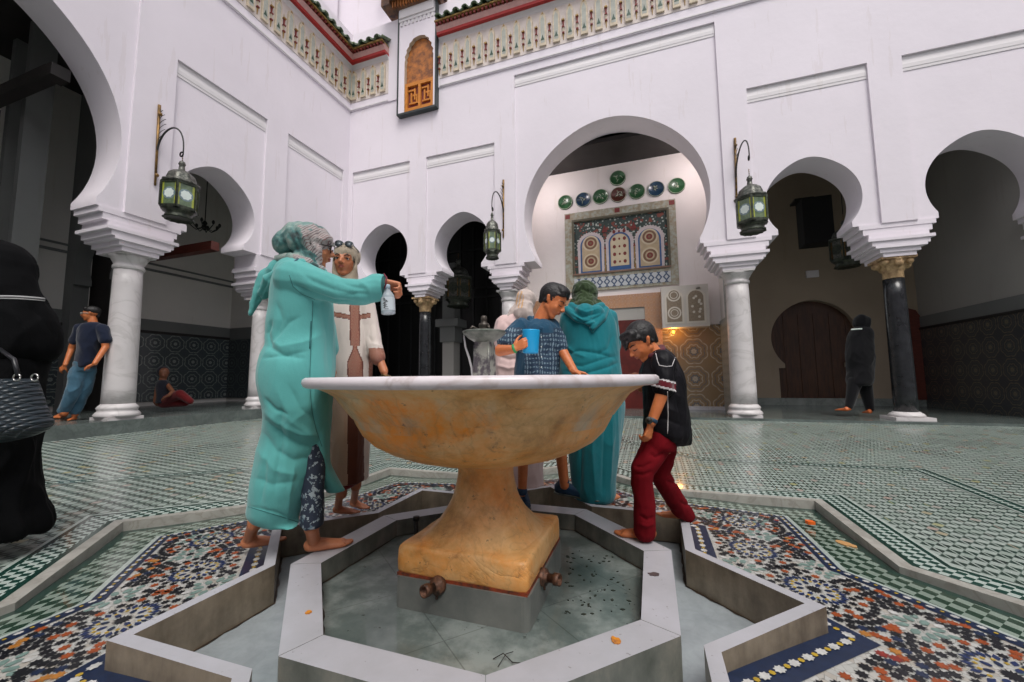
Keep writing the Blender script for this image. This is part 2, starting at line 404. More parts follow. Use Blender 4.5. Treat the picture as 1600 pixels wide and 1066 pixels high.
# tall window bay with pointed niche
def niche(mb, F, x0, x1, xc, hw, z0, zs, za, ztop, d):
    n = 10; L = []
    L.append((xc-hw, z0)); 
    for k in range(n+1):
        t = k/n; a = t*pi/2
        x = hw*(cos(a))**.85; z = zs+(za-zs)*(sin(a)**1.25)
        if 0 < k < n: x += .018*(-1)**k
        L.append((xc-x, z))
    Rr = [(2*xc-x, z) for x, z in L]
    for pts, e in ((L, x0), (Rr, x1)):
        vs = []; fs = []
        for x, z in pts: vs += [F(x, d, z), F(e, d, z)]
        for i in range(len(pts)-1): fs.append((2*i, 2*i+1, 2*i+3, 2*i+2))
        mb.add(vs, fs, 0)
    mb.add([F(x0, d, za), F(x1, d, za), F(x1, d, ztop), F(x0, d, ztop)], [(0, 1, 2, 3)], 0)
    seq = L+Rr[::-1][1:]; vs = []; fs = []
    for x, z in seq: vs += [F(x, d, z), F(x, d+.12, z)]
    for i in range(len(seq)-1): fs.append((2*i, 2*i+1, 2*i+3, 2*i+2))
    mb.add(vs, fs, 1, True)
win = MB(); niche(win, BK, -5.74, -4.70, -5.16, .41, 7.60, 8.95, 9.55, 10.35, -.13)
for (a, b) in ((-5.78, -5.74), (-4.70, -4.66)): qbox(win, BK, a, b, -.142, -.002, 7.56, 10.35, 2)
qbox(win, BK, -5.74, -4.70, -.141, -.002, 7.55, 7.60, 2)
M_dkgreen = mat('dark_green_edge', (.04, .05, .05), .5)
window = obj('window_bay', win, [M_white, M_cream, M_dkgreen], back_wing)
M_cedar = mat('carved_cedar', (.50, .17, .03), .5, .5, 9, .5, 24, rgb2=(.17, .06, .02))
M_orange = mat('orange_wood', (.62, .22, .025), .45, .25, 8)
mb = MB(); qbox(mb, BK, -5.60, -4.72, -.03, -.004, 7.60, 9.6); obj('carved_panel', mb, M_cedar, window)
mb = MB()
for z in (7.62, 8.28): qbox(mb, BK, -5.565, -4.755, -.10, -.031, z, z+.09)
for x in (-5.565, -5.19, -4.835): qbox(mb, BK, x, x+.07, -.098, -.031, 7.71, 8.28)
for bx in (-5.495, -5.12):
    for (a, b, c, d) in ((.04, .30, .10, .14), (.08, .12, .14, .40), (.18, .22, .2, .5), (.02, .2, .44, .48), (.24, .28, .1, .34), (.14, .28, .3, .34)):
        qbox(mb, BK, bx+a, bx+b, -.08-a*.01-c*.01, -.031, 7.71+c, 7.71+d)
obj('lattice_rail', mb, M_orange, window)
M_maq = mat('maroon_panel', (.20, .03, .02), .6, .3, 9)
mb = MB(); qbox(mb, BK, -5.56, -4.76, -.045, -.031, 7.66, 8.3); obj('rail_backing', mb, M_maq, window)
# stucco above niche and wooden canopy
mb = MB()
qbox(mb, BK, -5.74, -4.70, -.16, -.131, 10.05, 10.12); qbox(mb, BK, -5.72, -4.72, -.19, -.131, 10.12, 10.35)
for k in range(9): qbox(mb, BK, -5.70+k*.112, -5.64+k*.112, -.15, -.131, 9.94, 10.05)
obj('stucco_band', mb, M_trim, window)
M_canopy = mat('painted_canopy_wood', (.22, .10, .04), .55, .6, 10, .4, 20, rgb2=(.05, .03, .03))
mb = MB()
for k in range(3): qbox(mb, BK, -5.85-.06*k, -4.60+.05*k, -.25-.25*k, .2, 10.35+.22*k, 10.57+.22*k)
for k in range(16): qbox(mb, BK, -5.86+k*.08, -5.82+k*.08, -.30, -.25, 10.36, 10.55, 1)
qbox(mb, BK, -6.15, -5.9, -.35, .1, 10.45, 11.2); qbox(mb, BK, -4.5, -4.38, -.35, .1, 10.5, 11.2)
obj('canopy', mb, [M_canopy, M_cedar], window)
# roofs over the galleries and set-back upper storey
mb = MB(); qbox(mb, BK, -12, 12, .662, 4.3, 6.9, 7.0); obj('gallery_ceiling', mb, M_dark, back_wing)
mb = MB(); qbox(mb, BK, -14, 11.1, .9, 1.1, 9.9, 16); obj('upper_storey_wall', mb, M_white, back_wing)
mb = MB(); qbox(mb, BK, -7.0, -6.0, .55, .9, 12.3, 12.55); 
for k in range(8): qbox(mb, BK, -6.95+k*.12, -6.89+k*.12, .5, .55, 12.32, 12.5, 1)
obj('painted_lintel', mb, [M_canopy, M_red], back_wing)
mb = MB(); qbox(mb, LF, -5.0, 8.2, .662, 4.3, 6.9, 7.0); obj('gallery_ceiling', mb, M_dark, left_wing)
mb = MB(); qbox(mb, LF, -5.0, 9.0, 1.3, 1.5, 9.9, 16); obj('upper_storey_wall', mb, M_white, left_wing)

# ---------------------------------------------------------------- galleries
ZL, ZB = .44, .246
stone_l = MB(); stone_l.box((-11.6, -6, -.1), (-7.28, 7.93, ZL)); obj('gallery_floor', stone_l, marble('wet_green_stone', (.17, .20, .19), (.07, .09, .085), 5, .2, .5), kind='structure')
stone_b = MB(); stone_b.box((-12, 8.10, -.1), (14, 12.6, ZB)); obj('gallery_floor', stone_b, marble('wet_green_stone', (.15, .18, .17), (.07, .09, .085), 4, .14, .5), kind='structure')
def zmat(name, base, star, ring, cell=.34, rough=.3, gro=(.1, .1, .1), ax='xz'):
    """zellige wall tiling: rows of rosettes"""
    m, g = nmat(name, rough, Coat_Weight=.3)
    x, y, z = g.sep(g.obj())[:3]; u = x if ax == 'xz' else y
    fu = g.m_('SUBTRACT', g.m_('FRACT', g.m_('DIVIDE', u, cell)), .5); fv = g.m_('SUBTRACT', g.m_('FRACT', g.m_('DIVIDE', z, cell)), .5)
    r = g.m_('SQRT', g.m_('ADD', g.m_('MULTIPLY', fu, fu), g.m_('MULTIPLY', fv, fv)))
    a = g.m_('ARCTAN2', fv, fu); pet = g.m_('COSINE', g.m_('MULTIPLY', a, 8)); pet2 = g.m_('COSINE', g.m_('MULTIPLY', a, 16))
    rr = g.m_('ADD', r, g.m_('MULTIPLY', pet, .02))
    c1 = g.ramp(rr, [(0, star), (.07, star), (.09, ring), (.13, ring), (.15, base), (.22, star), (.26, base), (.34, ring), (.37, base), (.40, base), (.43, star), (.47, base)])
    c1.node.color_ramp.interpolation = 'CONSTANT'
    k = g.m_('GREATER_THAN', g.m_('ADD', pet2, g.m_('MULTIPLY', g.m_('SINE', g.m_('MULTIPLY', r, 75)), .9)), .75)
    c2 = g.mix(g.m_('MULTIPLY', k, .55), c1, base)
    g.color(g.mix(g.m_('MULTIPLY', g.noise(g.obj(), 6), .3), c2, gro)); return m
Zd = zmat('dark_zellige', (.05, .07, .075), (.30, .34, .31), (.03, .035, .045), .42, ax='yz')
Zd2 = zmat('dark_zellige', (.035, .04, .045), (.20, .15, .10), (.07, .085, .08), .42, ax='yz')
Zdx = zmat('dark_zellige', (.035, .05, .055), (.13, .16, .15), (.02, .025, .03), .42, ax='xz')
M_grey2 = plaster('gallery_plaster', (.78, .745, .70), .06)
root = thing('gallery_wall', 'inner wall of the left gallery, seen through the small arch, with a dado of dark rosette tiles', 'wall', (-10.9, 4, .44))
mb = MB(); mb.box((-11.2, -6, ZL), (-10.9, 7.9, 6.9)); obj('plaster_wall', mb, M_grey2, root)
mb = MB(); mb.box((-10.9, -6, ZL+.1), (-10.86, 7.85, 2.10)); obj('tile_dado', mb, Zd, root)
mb = MB(); mb.box((-10.9, -6, 2.10), (-10.84, 7.85, 2.16), 1); mb.box((-10.9, -6, 2.16), (-10.87, 7.85, 2.42)); mb.box((-10.9, -6, 3.55), (-10.87, 7.85, 3.6)); mb.box((-10.9, -6, 3.7), (-10.87, 7.85, 3.74)); obj('dado_cap', mb, [M_dim, M_dark], root)
root = thing('gallery_wall', 'short end wall closing the left gallery beside the courtyard corner', 'wall', (-9.3, 7.9, .44))
mb = MB(); mb.box((-10.9, 7.85, ZL), (-8.0, 8.1, 6.9)); obj('plaster_wall', mb, M_grey2, root)
mb = MB(); mb.box((-10.85, 7.81, ZL+.1), (-8.0, 7.85, 2.10)); obj('tile_dado', mb, Zdx, root)
mb = MB(); mb.box((-10.85, 7.82, 2.10), (-8.0, 7.85, 2.42)); obj('dado_cap', mb, M_dim, root)
# cross wall with a dark opening and beams, seen through the big left arch
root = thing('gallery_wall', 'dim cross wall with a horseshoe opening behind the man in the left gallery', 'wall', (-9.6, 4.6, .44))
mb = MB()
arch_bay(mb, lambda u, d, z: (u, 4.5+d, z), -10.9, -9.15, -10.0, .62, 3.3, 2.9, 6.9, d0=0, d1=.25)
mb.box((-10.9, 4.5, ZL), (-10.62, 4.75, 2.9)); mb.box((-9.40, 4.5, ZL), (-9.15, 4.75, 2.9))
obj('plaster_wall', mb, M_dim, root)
mb = MB(); mb.box((-10.7, 4.8, ZL), (-9.35, 4.85, 4.3)); obj('dark_backing', mb, M_dark, root)  # dark sheet closing the horseshoe opening from behind
for nm, z, y, x1, lab in (('tie_beam', 4.35, 2.3, -8.0, 'dark tie beam, upper of two beams across the big left arch'), ('tie_beam', 5.35, 2.9, -8.0, 'dark ceiling beam high behind the big left arch'),
                          ('tie_beam', 3.25, 2.2, -8.0, 'dark red tie beam just above the head of the man in navy')):
    mb = MB(); mb.box((-10.9, y, z), (x1, y+.16, z+.18)); mb.box((x1-.001, y-.02, z-.04), (x1+.22, y+.18, z+.14)); tag(obj(nm, mb, M_redw if z < 4 else M_dark), lab, 'beam')
mb = MB(); mb.box((-10.9, 5.3, 3.55), (-8.0, 5.46, 3.72)); tag(obj('tie_beam', mb, M_redw), 'dark red tie beam crossing behind the small left arch under the dim chandelier', 'beam')
for i, x in enumerate((-9.4, -10.2)):
    mb = MB(); mb.box((x, 3.2+i*.1, ZL), (x+.12, 3.5+i*.1, 6.9)); tag(obj('wall_pilaster', mb, M_dim), ('plain grey pier, nearer of two behind the big left arch', 'plain grey pier, farther of two behind the big left arch')[i], 'pier')

# dark gallery behind the two left arches of the back wing
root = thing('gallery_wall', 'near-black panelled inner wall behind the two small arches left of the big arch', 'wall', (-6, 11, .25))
mb = MB(); mb.box((-9.5, 11.9, ZB), (-2.7, 12.1, 6.9)); mb.box((-9.5, 8.9, ZB), (-9.3, 11.9, 6.9)); obj('plaster_wall', mb, mat('near_black_wall', (.012, .012, .012), .4, .5, 3, stretch=(6, 6, .4)), root)  # near-black wall colour with long vertical streaks
mb = MB()
for k in range(14): mb.box((-9.2+k*.47, 11.86, ZB), (-9.15+k*.47, 11.9, 6.0))
for z in (3.6, 3.9, 5.2): mb.box((-9.3, 11.84, z), (-2.7, 11.9, z+.05))
obj('panel_ribs', mb, mat('dark_panel_ribs', (.03, .032, .033), .4), root)
root = thing('pier', 'dim stepped stone pier in the dark behind the two small arches', 'pier', (-5.6, 10.6, .25))
PX = -5.55
mb = MB(); mb.box((PX-.18, 10.4, ZB), (PX+.18, 10.8, 2.05)); obj('shaft', mb, M_grey, root)
mb = MB(); mb.box((PX-.24, 10.35, 2.05), (PX+.24, 10.85, 2.5)); mb.prism([(PX-.36, 10.3), (PX+.36, 10.3), (PX+.36, 10.9), (PX-.36, 10.9)], 2.5, 2.72); mb.box((PX-.2, 10.42, 2.72), (PX+.2, 10.78, 4.4)); obj('capital', mb, M_dim, root)

# ---------------------------------------------------------------- alcove behind the big arch (wall Y = 9.8)
YA = 9.95
AX0, AX1 = -2.95, 1.52
alc = thing('alcove_wall', 'warm white alcove wall under the big arch, above the tiled doorway', 'wall', (-.7, YA, .25))
mb = MB(); mb.box((AX0, YA, ZB), (AX1+.1, YA+.2, 6.9)); obj('plaster_wall', mb, plaster('warm_plaster', (.84, .775, .765)), alc)
mb = MB(); mb.box((AX0-.1, 8.9, ZB), (AX0, YA, 6.9)); mb.box((AX1, 8.9, 2.2), (AX1+.1, YA, 6.9)); mb.box((AX1+.03, 8.9, ZB), (AX1+.1, YA, 2.2)); obj('side_wall', mb, plaster('warm_plaster', (.84, .78, .75)), alc)
mb = MB(); ZC = on_y(960, 257, YA).z; mb.box((AX0, 8.875, ZC), (AX1, YA, ZC+.1)); obj('wooden_ceiling', mb, M_dark, alc)
Zs = zmat('side_zellige', (.40, .42, .40), (.03, .05, .05), (.08, .12, .10), .16, ax='yz')
mb = MB(); mb.box((AX1-.03, 8.9, ZB), (AX1+.03, YA, 2.2)); mb.box((AX1-.02, 8.9, 2.2), (AX1, 9.3, 3.2)); obj('tile_strip', mb, Zs, alc)
def PA(x, y, d=0): return on_y(x, y, YA-d)     # pixel -> point on the alcove wall
def wrect(mb, xa, xb, za, zb, d0, d1, mi=0): mb.box((xa, YA-d1, za), (xb, YA-d0, zb), mi)
# doorway with tile surround
mb = MB()
dx0, dx1, dz1 = PA(850, 500).x, PA(1008, 500).x, PA(1000, 480).z
zt = PA(1033, 457).z; x0 = PA(838, 500).x-.3; x1 = PA(1034, 500).x
M_sur = zmat('terracotta_zellige', (.50, .25, .12), (.66, .50, .38), (.30, .10, .05), .13, ax='xz')
wrect(mb, x0, dx0, ZB, zt, 0, .05); wrect(mb, dx1, x1, ZB, zt, 0, .05); wrect(mb, dx0, dx1, dz1, zt, 0, .05)
obj('door_surround', mb, M_sur, alc)
mb = MB(); wrect(mb, dx0, dx1, dz1-.30, dz1, .002, .02); obj('lintel_panel', mb, M_grey, alc)
mb = MB(); wrect(mb, dx0, dx1, ZB, dz1-.30, .002, .03); wrect(mb, dx0+.02, dx1-.02, .9, .95, .03, .05); wrect(mb, (dx0+dx1)/2-.02, (dx0+dx1)/2+.02, ZB, dz1-.3, .03, .05)
obj('door', mb, mat('red_door', (.13, .016, .012), .4, .4, 5), alc)
# zellige dado right of door, with lit top
zp0, zp1 = ZB+.02, PA(1100, 508).z
M_dado = zmat('ochre_zellige', (.26, .17, .08), (.42, .37, .29), (.10, .11, .13), .62, ax='xz')
mb = MB(); wrect(mb, x1, AX1-.03, .32, zp1, 0, .04); obj('tile_dado', mb, M_dado, alc)
mb = MB(); wrect(mb, x1, AX1-.03, ZB, .32, 0, .08); obj('plinth', mb, M_marb, alc)
# framed stucco and tile window panel
fx0, fx1 = PA(884, 400).x, PA(1058, 380).x; fz0, fz1 = PA(1045, 416).z, PA(1060, 311).z
pan = MB()
gx0, gx1, gz0, gz1 = PA(898, 390).x, PA(1043, 370).x, fz0, PA(1043, 329).z
M_fr = mat('pale_green_stone', (.40, .42, .36), .5, .3, 12, rgb2=(.28, .22, .14))
wrect(pan, fx0, gx0, fz0-.45, fz1, 0, .05); wrect(pan, gx1, fx1, fz0-.45, fz1, 0, .05); wrect(pan, gx0, gx1, gz1, fz1, 0, .05); wrect(pan, gx0, gx1, fz0-.45, gz0, 0, .045); wrect(pan, gx0-.05, gx1+.05, gz1, gz1+.05, .05, .075, 2); wrect(pan, gx0-.05, gx0, gz0, gz1, .05, .075, 2); wrect(pan, gx1, gx1+.05, gz0, gz1, .05, .075, 2); wrect(pan, gx0-.05, gx1+.05, gz0-.04, gz0, .05, .08, 3)
for x in (fx0+.02, (fx0+fx1)/2-.07, fx1-.14): wrect(pan, x, x+.12, fz1-.14, fz1-.03, .05, .056, 1)
panel = thing('wall_panel', 'framed panel of three arched tile windows under the row of round plates', 'panel', ((fx0+fx1)/2, YA, fz0))
obj('frame', pan, [M_fr, M_maroon, mat('dark_olive_frame', (.10, .085, .05), .5), mat('brown_ledge', (.22, .13, .09), .5)], panel)
m, g = nmat('stucco_floral', .6); o_ = g.obj(); nv = g.N.new('ShaderNodeTexVoronoi'); nv.inputs['Scale'].default_value = 15; g.L.new(o_, nv.inputs['Vector'])
g.color(g.mix(g.m_('GREATER_THAN', g.sep(nv.outputs['Color'])[0], .86), g.ramp(nv.outputs['Distance'], [(.0, (.55, .54, .50)), (.28, (.42, .46, .42)), (.36, (.05, .07, .06)), (.6, (.03, .05, .045))]), (.20, .05, .035))); M_flo = m
mb = MB(); wrect(mb, gx0, gx1, gz0, gz1, .002, .012); obj('floral_ground', mb, M_flo, panel)
M_blue = mat('cobalt_tile', (.03, .10, .28), .3, .2, 9); M_lil = mat('lilac_stucco', (.58, .50, .50), .6, .1, 9); M_sand = mat('sand_tile', (.50, .38, .24), .5, .2, 9); M_brn = mat('brown_tile', (.20, .10, .05), .4, .2, 9)
def archpoly(xc, hw, z0, zs, n=14): return [(xc-hw, z0), (xc+hw, z0)]+[(xc+hw*cos(pi*k/n), zs+hw*sin(pi*k/n)) for k in range(n+1)]
def wpoly(mb, pts, d, mi=0, t=.01):
    A = [(x, YA-d+t, z) for x, z in pts]; B = [(x, YA-d, z) for x, z in pts]; mb.rings([A, B], mi, smooth=False)
gw = gx1-gx0; gh = gz1-gz0
for k in range(3):
    xc = gx0+gw*(.185+.315*k); hw = gw*.115; zs = gz0+gh*.52; mb = MB(); mid = (k == 1)
    # scalloped stucco arch
    sc_pts = []
    for j in range(33):
        a = pi*j/32; r = hw*1.30*(1+.07*(j % 2)); sc_pts.append((xc+r*cos(a), zs+r*sin(a)))
    wpoly(mb, [(xc-hw*1.25, gz0), (xc+hw*1.25, gz0)]+sc_pts, .022, 0)
    wpoly(mb, archpoly(xc, hw*1.02, gz0+.02, zs), .026, 1, .004)
    wpoly(mb, archpoly(xc, hw*.86, gz0+(.12 if mid else .05), zs), .030, 2, .004)
    if mid:
        wpoly(mb, archpoly(xc, hw*.80, gz0+.12, zs), .033, 5, .003)
        for r_ in range(5):
            for s_ in (-.48, 0, .48): wpoly(mb, [(xc+s_*hw+.05*cos(2*pi*q/8)*(.8 if s_ else .5), gz0+.22+r_*.19+.06*sin(2*pi*q/8)*(.8 if s_ else .5)) for q in range(8)], .036, 4, .003)
    else:
        for zc in (gz0+gh*.22, gz0+gh*.56):
            for r_, mi in ((.78, 5), (.62, 3), (.42, 2), (.28, 4), (.12, 3)): wpoly(mb, [(xc+hw*r_*cos(2*pi*q/24), zc+hw*r_*sin(2*pi*q/24)) for q in range(24)], .030+.003*(1.0-r_)*4, mi, .002)
    obj('arched_window', mb, [M_lil, M_blue, M_sand, M_brn, M_maroon, mat('pale_tile', (.62, .52, .36), .5)], panel)
mb = MB()
for k in (0, 1):
    xc = gx0+gw*(.343+.315*k); wpoly(mb, [(xc-.012, gz0), (xc+.012, gz0), (xc+.012, gz0+gh*.42), (xc-.012, gz0+gh*.42)], .03, 1); wpoly(mb, [(xc-.03, gz0+gh*.42), (xc+.03, gz0+gh*.42), (xc, gz0+gh*.49)], .03, 0)
    wpoly(mb, [(xc-.07, gz0+gh*.74), (xc+.07, gz0+gh*.74), (xc, gz0+gh*.88)], .03, 0)
obj('painted_drops', mb, [M_maroon, M_ochre], panel)
# blue and white glazed strip under it
sx0, sx1 = PA(898, 440).x, PA(1048, 430).x; sz0, sz1 = PA(1048, 441).z, PA(1048, 424).z
m, g = nmat('blue_white_tile', .35); x, y, z = g.sep(g.obj())[:3]
fu = g.m_('FRACT', g.m_('DIVIDE', x, .17)); fv = g.m_('FRACT', g.m_('DIVIDE', z, .17))
k1 = g.m_('GREATER_THAN', g.m_('ABSOLUTE', g.m_('SUBTRACT', g.m_('ADD', g.m_('ABSOLUTE', g.m_('SUBTRACT', fu, .5)), g.m_('MULTIPLY', g.m_('ABSOLUTE', g.m_('SUBTRACT', fv, .5)), .8)), .36)), .12)
g.color(g.mix(k1, (.06, .09, .16), (.50, .52, .54)))
mb = MB(); wrect(mb, sx0, sx1, sz0, sz1, .045, .055); obj('glazed_strip', mb, m, panel)
# round painted plates
M_pg = mat('green_plate_glaze', (.035, .13, .05), .3, .5, 9, coat=.4); M_pb = mat('blue_plate_glaze', (.02, .06, .12), .3, .5, 9, coat=.4); M_pr = mat('brown_plate_glaze', (.11, .03, .02), .3, .4, 9, coat=.4); M_ink = mat('white_glaze_strokes', (.50, .54, .42), .4)
PL = [((883, 316), M_pg, 'green plate with white calligraphy, leftmost of the row above the framed panel'), ((911, 312), M_pb, 'dark blue plate with white strokes, left one of the two blue plates'),
      ((938, 307), M_pg, 'green plate with white calligraphy, just left of the brown plate'), ((966, 304), M_pr, 'brown plate with white criss-cross strokes, middle of the row'),
      ((995, 299), M_pg, 'green plate with white calligraphy, just right of the brown plate'), ((1025, 295), M_pb, 'dark blue plate with white strokes, right one of the two blue plates'),
      ((1057, 290), M_pg, 'green plate with white calligraphy, rightmost of the row'), ((965, 278), M_pg, 'green plate hanging alone above the brown plate')]
rng = random.Random(3)
for (px, py), mm, lab in PL:
    c = PA(px, py, .03); t = thing('wall_plate', lab, 'plate', c, 'round painted plates above the panel')
    R_ = .195
    mb = MB(); mb.lathe([(.02, -.03), (R_, -.03), (R_, -.005), (R_*.93, .006), (R_*.9, -.004), (.01, -.002)], c, 36, 0, axis=(0, -1, 0)); obj('dish', mb, mm, t)
    mb = MB()
    mb.lathe([(R_*.97, .0), (R_*.97, .008), (R_*.92, .009), (R_*.92, .0)], c, 36, 0, axis=(0, -1, 0), cap=False)
    for q in range(6 if mm is not M_pr else 9):
        a = rng.uniform(0, 2*pi); r0 = rng.uniform(.02, .09); cx = c.x+r0*cos(a); cz = c.z+r0*sin(a); b = rng.uniform(0, 2*pi); L_ = rng.uniform(.05, .10)
        mb.tube([(cx-L_*cos(b)*.5, YA-.042, cz-L_*sin(b)*.5), (cx, YA-.045, cz+.02), (cx+L_*cos(b)*.5, YA-.042, cz+L_*sin(b)*.5)], [.004, .008, .003], 5)
    obj('brush_strokes', mb, M_ink, t)
# carved cabinet hanging on the right
cx0, cx1 = PA(1034, 480, .4).x, PA(1108, 480, .4).x; cz0, cz1 = PA(1070, 511, .4).z, PA(1070, 446, .4).z
cab = thing('wall_cabinet', 'white lattice cabinet with two arched doors hanging right of the red door', 'cabinet', ((cx0+cx1)/2, YA-.2, cz0))
mb = MB(); mb.box((cx0, YA-.4, cz0), (cx1, YA-.002, cz1)); obj('case', mb, mat('cabinet_white', (.60, .55, .50), .6, .1), cab)
sh = YA; YA_save = YA; YA = YA-.4
for k in (0, 1):
    xc = cx0+(cx1-cx0)*(.27+.46*k); hw = (cx1-cx0)*.175; zs = cz1-.22-hw*.4; mb = MB()
    wpoly(mb, archpoly(xc, hw*1.15, cz0+.08, zs), .012, 0, .01); wpoly(mb, archpoly(xc, hw*.92, cz0+.12, zs), .016, 1, .003)
    if k == 0:
        for zc in (cz0+.32, cz0+.72):
            for r_, mi in ((.85, 0), (.66, 1), (.5, 0), (.4, 1)): wpoly(mb, [(xc+hw*r_*cos(2*pi*q/16), zc+hw*r_*sin(2*pi*q/16)) for q in range(16)], .018+.002*(5-5*r_), mi, .002)
    else:
        for q in range(14): zc = cz0+.2+rng.random()*.7; xx = xc+(rng.random()-.5)*hw*1.4; wpoly(mb, [(xx+.03*cos(2*pi*j/6), zc+.03*sin(2*pi*j/6)) for j in range(6)], .019, 0, .002)
    obj('arched_door', mb, [mat('cabinet_trim', (.66, .60, .52), .6, .1), mat('cabinet_lattice', (.30, .23, .16), .6, .3, 30)], cab)
YA = YA_save

# two unseen lamps added behind the big arch wall to brighten the alcove
for sx_ in (-2.45, 1.15):
    mb = MB(); mb.lathe([(.001, 5.75), (.05, 5.78), (.08, 5.9), (.001, 5.92)], (sx_, 8.96, 0), 16); q_ = obj('added_alcove_lamp', mb, M_trim, alc)
    ld = bpy.data.lights.new('alcove_fill_light', 'POINT'); ld.energy = 11; ld.color = (1, .93, .90); ld.shadow_soft_size = .12; lo = bpy.data.objects.new('alcove_fill_light', ld); COL.objects.link(lo); ld.specular_factor = .2; lo.location = (sx_*.93, 9.05, 5.75); lo.parent = q_
# small lamp glowing under the cabinet
lp_ = PA(1052, 519, .16); t = thing('wall_lamp', 'small lit orange lamp on the tiles just under the white lattice cabinet', 'lamp', lp_)
mb = MB(); mb.lathe([(.001, -.04), (.03, -.03), (.04, 0), (.03, .03), (.001, .04)], lp_, 16)
me_ = bpy.data.materials.new('lamp_glow'); me_.use_nodes = True; b_ = me_.node_tree.nodes['Principled BSDF']; b_.inputs['Emission Color'].default_value = (1, .42, .06, 1); b_.inputs['Emission Strength'].default_value = 1.3; b_.inputs['Base Color'].default_value = (.8, .3, .05, 1)
obj('bulb', mb, me_, t); mb = MB(); mb.box((lp_.x-.03, lp_.y+.04, lp_.z-.03), (lp_.x+.03, YA-.04, lp_.z+.03)); obj('bracket', mb, M_brass, t)
ld = bpy.data.lights.new('lamp_light', 'POINT'); ld.energy = 3.5; ld.color = (1, .45, .10); ld.shadow_soft_size = .05; ld.specular_factor = .1; lo = bpy.data.objects.new('lamp_light', ld); COL.objects.link(lo); lo.location = lp_-Vector((0, .09, 0)); lo.parent = t; lo.matrix_parent_inverse = t.matrix_basis.inverted()
# ---------------------------------------------------------------- right gallery
YR = 11.9
root = thing('gallery_wall', 'plain ochre-grey inner wall seen through the arch right of the alcove', 'wall', (3.4, YR, .25))
mb = MB()
c0 = on_y(1276, 600, YR); dcx = (on_y(1207, 560, YR).x+on_y(1345, 560, YR).x)/2; dr = (on_y(1345, 560, YR).x-on_y(1207, 560, YR).x)/2; dza = on_y(1275, 470, YR).z
FR = lambda u, d, z: (u, YR+d, z)
arch_bay(mb, FR, 1.62, dcx+dr+.3, dcx, dr, dza-dr, dza-dr-.75, 6.9, .02, 0, .3)
mb.box((1.62, YR, ZB), (dcx-dr*.86, YR+.3, dza-dr-.75)); mb.box((dcx+dr*.86, YR, ZB), (dcx+dr+.3, YR+.3, dza-dr-.75)); mb.box((dcx+dr+.3, YR, ZB), (6.3, YR+.3, 6.9))
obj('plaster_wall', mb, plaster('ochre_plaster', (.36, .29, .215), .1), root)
mb = MB(); mb.box((dcx-dr-.1, YR+.2, ZB), (dcx+dr+.1, YR+.29, dza+.05)); 
for k in range(6): mb.box((dcx-dr+k*dr*.36, YR+.18, ZB), (dcx-dr+k*dr*.36+.04, YR+.2, dza-.3))
obj('keyhole_door', mb, M_door, root)
nx0, nx1, nz1 = on_y(1425, 600, YR).x, on_y(1447, 600, YR).x, on_y(1430, 480, YR).z
mb = MB(); mb.box((nx0-.3, YR-.06, .4), (nx1, YR, nz1-.25)); mb.prism([(0, 0)]*3, 0, 0) if 0 else None
A = [(nx0-.3, nz1-.25), (nx1, nz1-.25), (nx1-.08, nz1-.08), ((nx0-.3+nx1)/2, nz1), (nx0-.22, nz1-.08)]
mb.rings([[(x, YR-.0, z) for x, z in A], [(x, YR-.06, z) for x, z in A]], 0, smooth=False); obj('narrow_door', mb, M_redw, root)
mb = MB(); mb.box((1.62, YR-.03, ZB), (6, YR, .42)); obj('skirting', mb, M_marbd, root)
XR = 5.96
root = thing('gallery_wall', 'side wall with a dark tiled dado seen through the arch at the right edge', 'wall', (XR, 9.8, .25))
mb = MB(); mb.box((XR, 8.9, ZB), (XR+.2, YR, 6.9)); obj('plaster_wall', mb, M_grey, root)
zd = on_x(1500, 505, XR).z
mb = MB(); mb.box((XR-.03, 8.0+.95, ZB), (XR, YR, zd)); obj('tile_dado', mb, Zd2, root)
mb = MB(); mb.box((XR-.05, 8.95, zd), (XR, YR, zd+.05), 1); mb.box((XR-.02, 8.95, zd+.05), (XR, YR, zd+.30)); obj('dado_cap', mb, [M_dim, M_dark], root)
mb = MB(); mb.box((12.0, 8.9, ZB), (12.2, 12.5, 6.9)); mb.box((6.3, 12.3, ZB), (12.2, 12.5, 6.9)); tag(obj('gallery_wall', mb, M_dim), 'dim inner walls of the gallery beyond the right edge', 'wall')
p0, p1 = on_y(1247, 312, 10.5), on_y(1304, 378, 10.5)
sp = thing('loudspeaker', 'black box speaker hanging in the arch left of the black column', 'speaker', ((p0.x+p1.x)/2, 10.6, p1.z))
mb = MB(); mb.box((p0.x+.05, 10.45, p1.z), (p1.x, 10.85, p0.z)); obj('cabinet', mb, mat('black_cloth', (.008, .008, .008), .8), sp)
mb = MB(); mb.box((p0.x-.05, 10.55, p0.z+.0), (p1.x-.3, 10.89, p0.z+.05)); obj('bracket', mb, M_iron, sp)
p0, p1 = on_y(1259, 424, YR-.02), on_y(1279, 433, YR-.02)
mb = MB(); mb.box((p0.x, YR-.06, p1.z), (p1.x, YR, p0.z)); mb.box((p0.x+.03, YR-.075, p1.z+.03), (p1.x-.03, YR-.06, p0.z-.02)); tag(obj('vent_box', mb, M_trim), 'small white box on the wall above the keyhole door', 'vent')

# corner pier
mb = MB(); mb.box((-7.33-WT, 8.21+.002, ZB), (-7.332, 8.21+WT, 3.52)); mb.box((-7.33-WT, 7.7, ZL), (-7.33-.01, 8.209, 3.52)); obj('corner_pier', mb, M_white, back_wing)
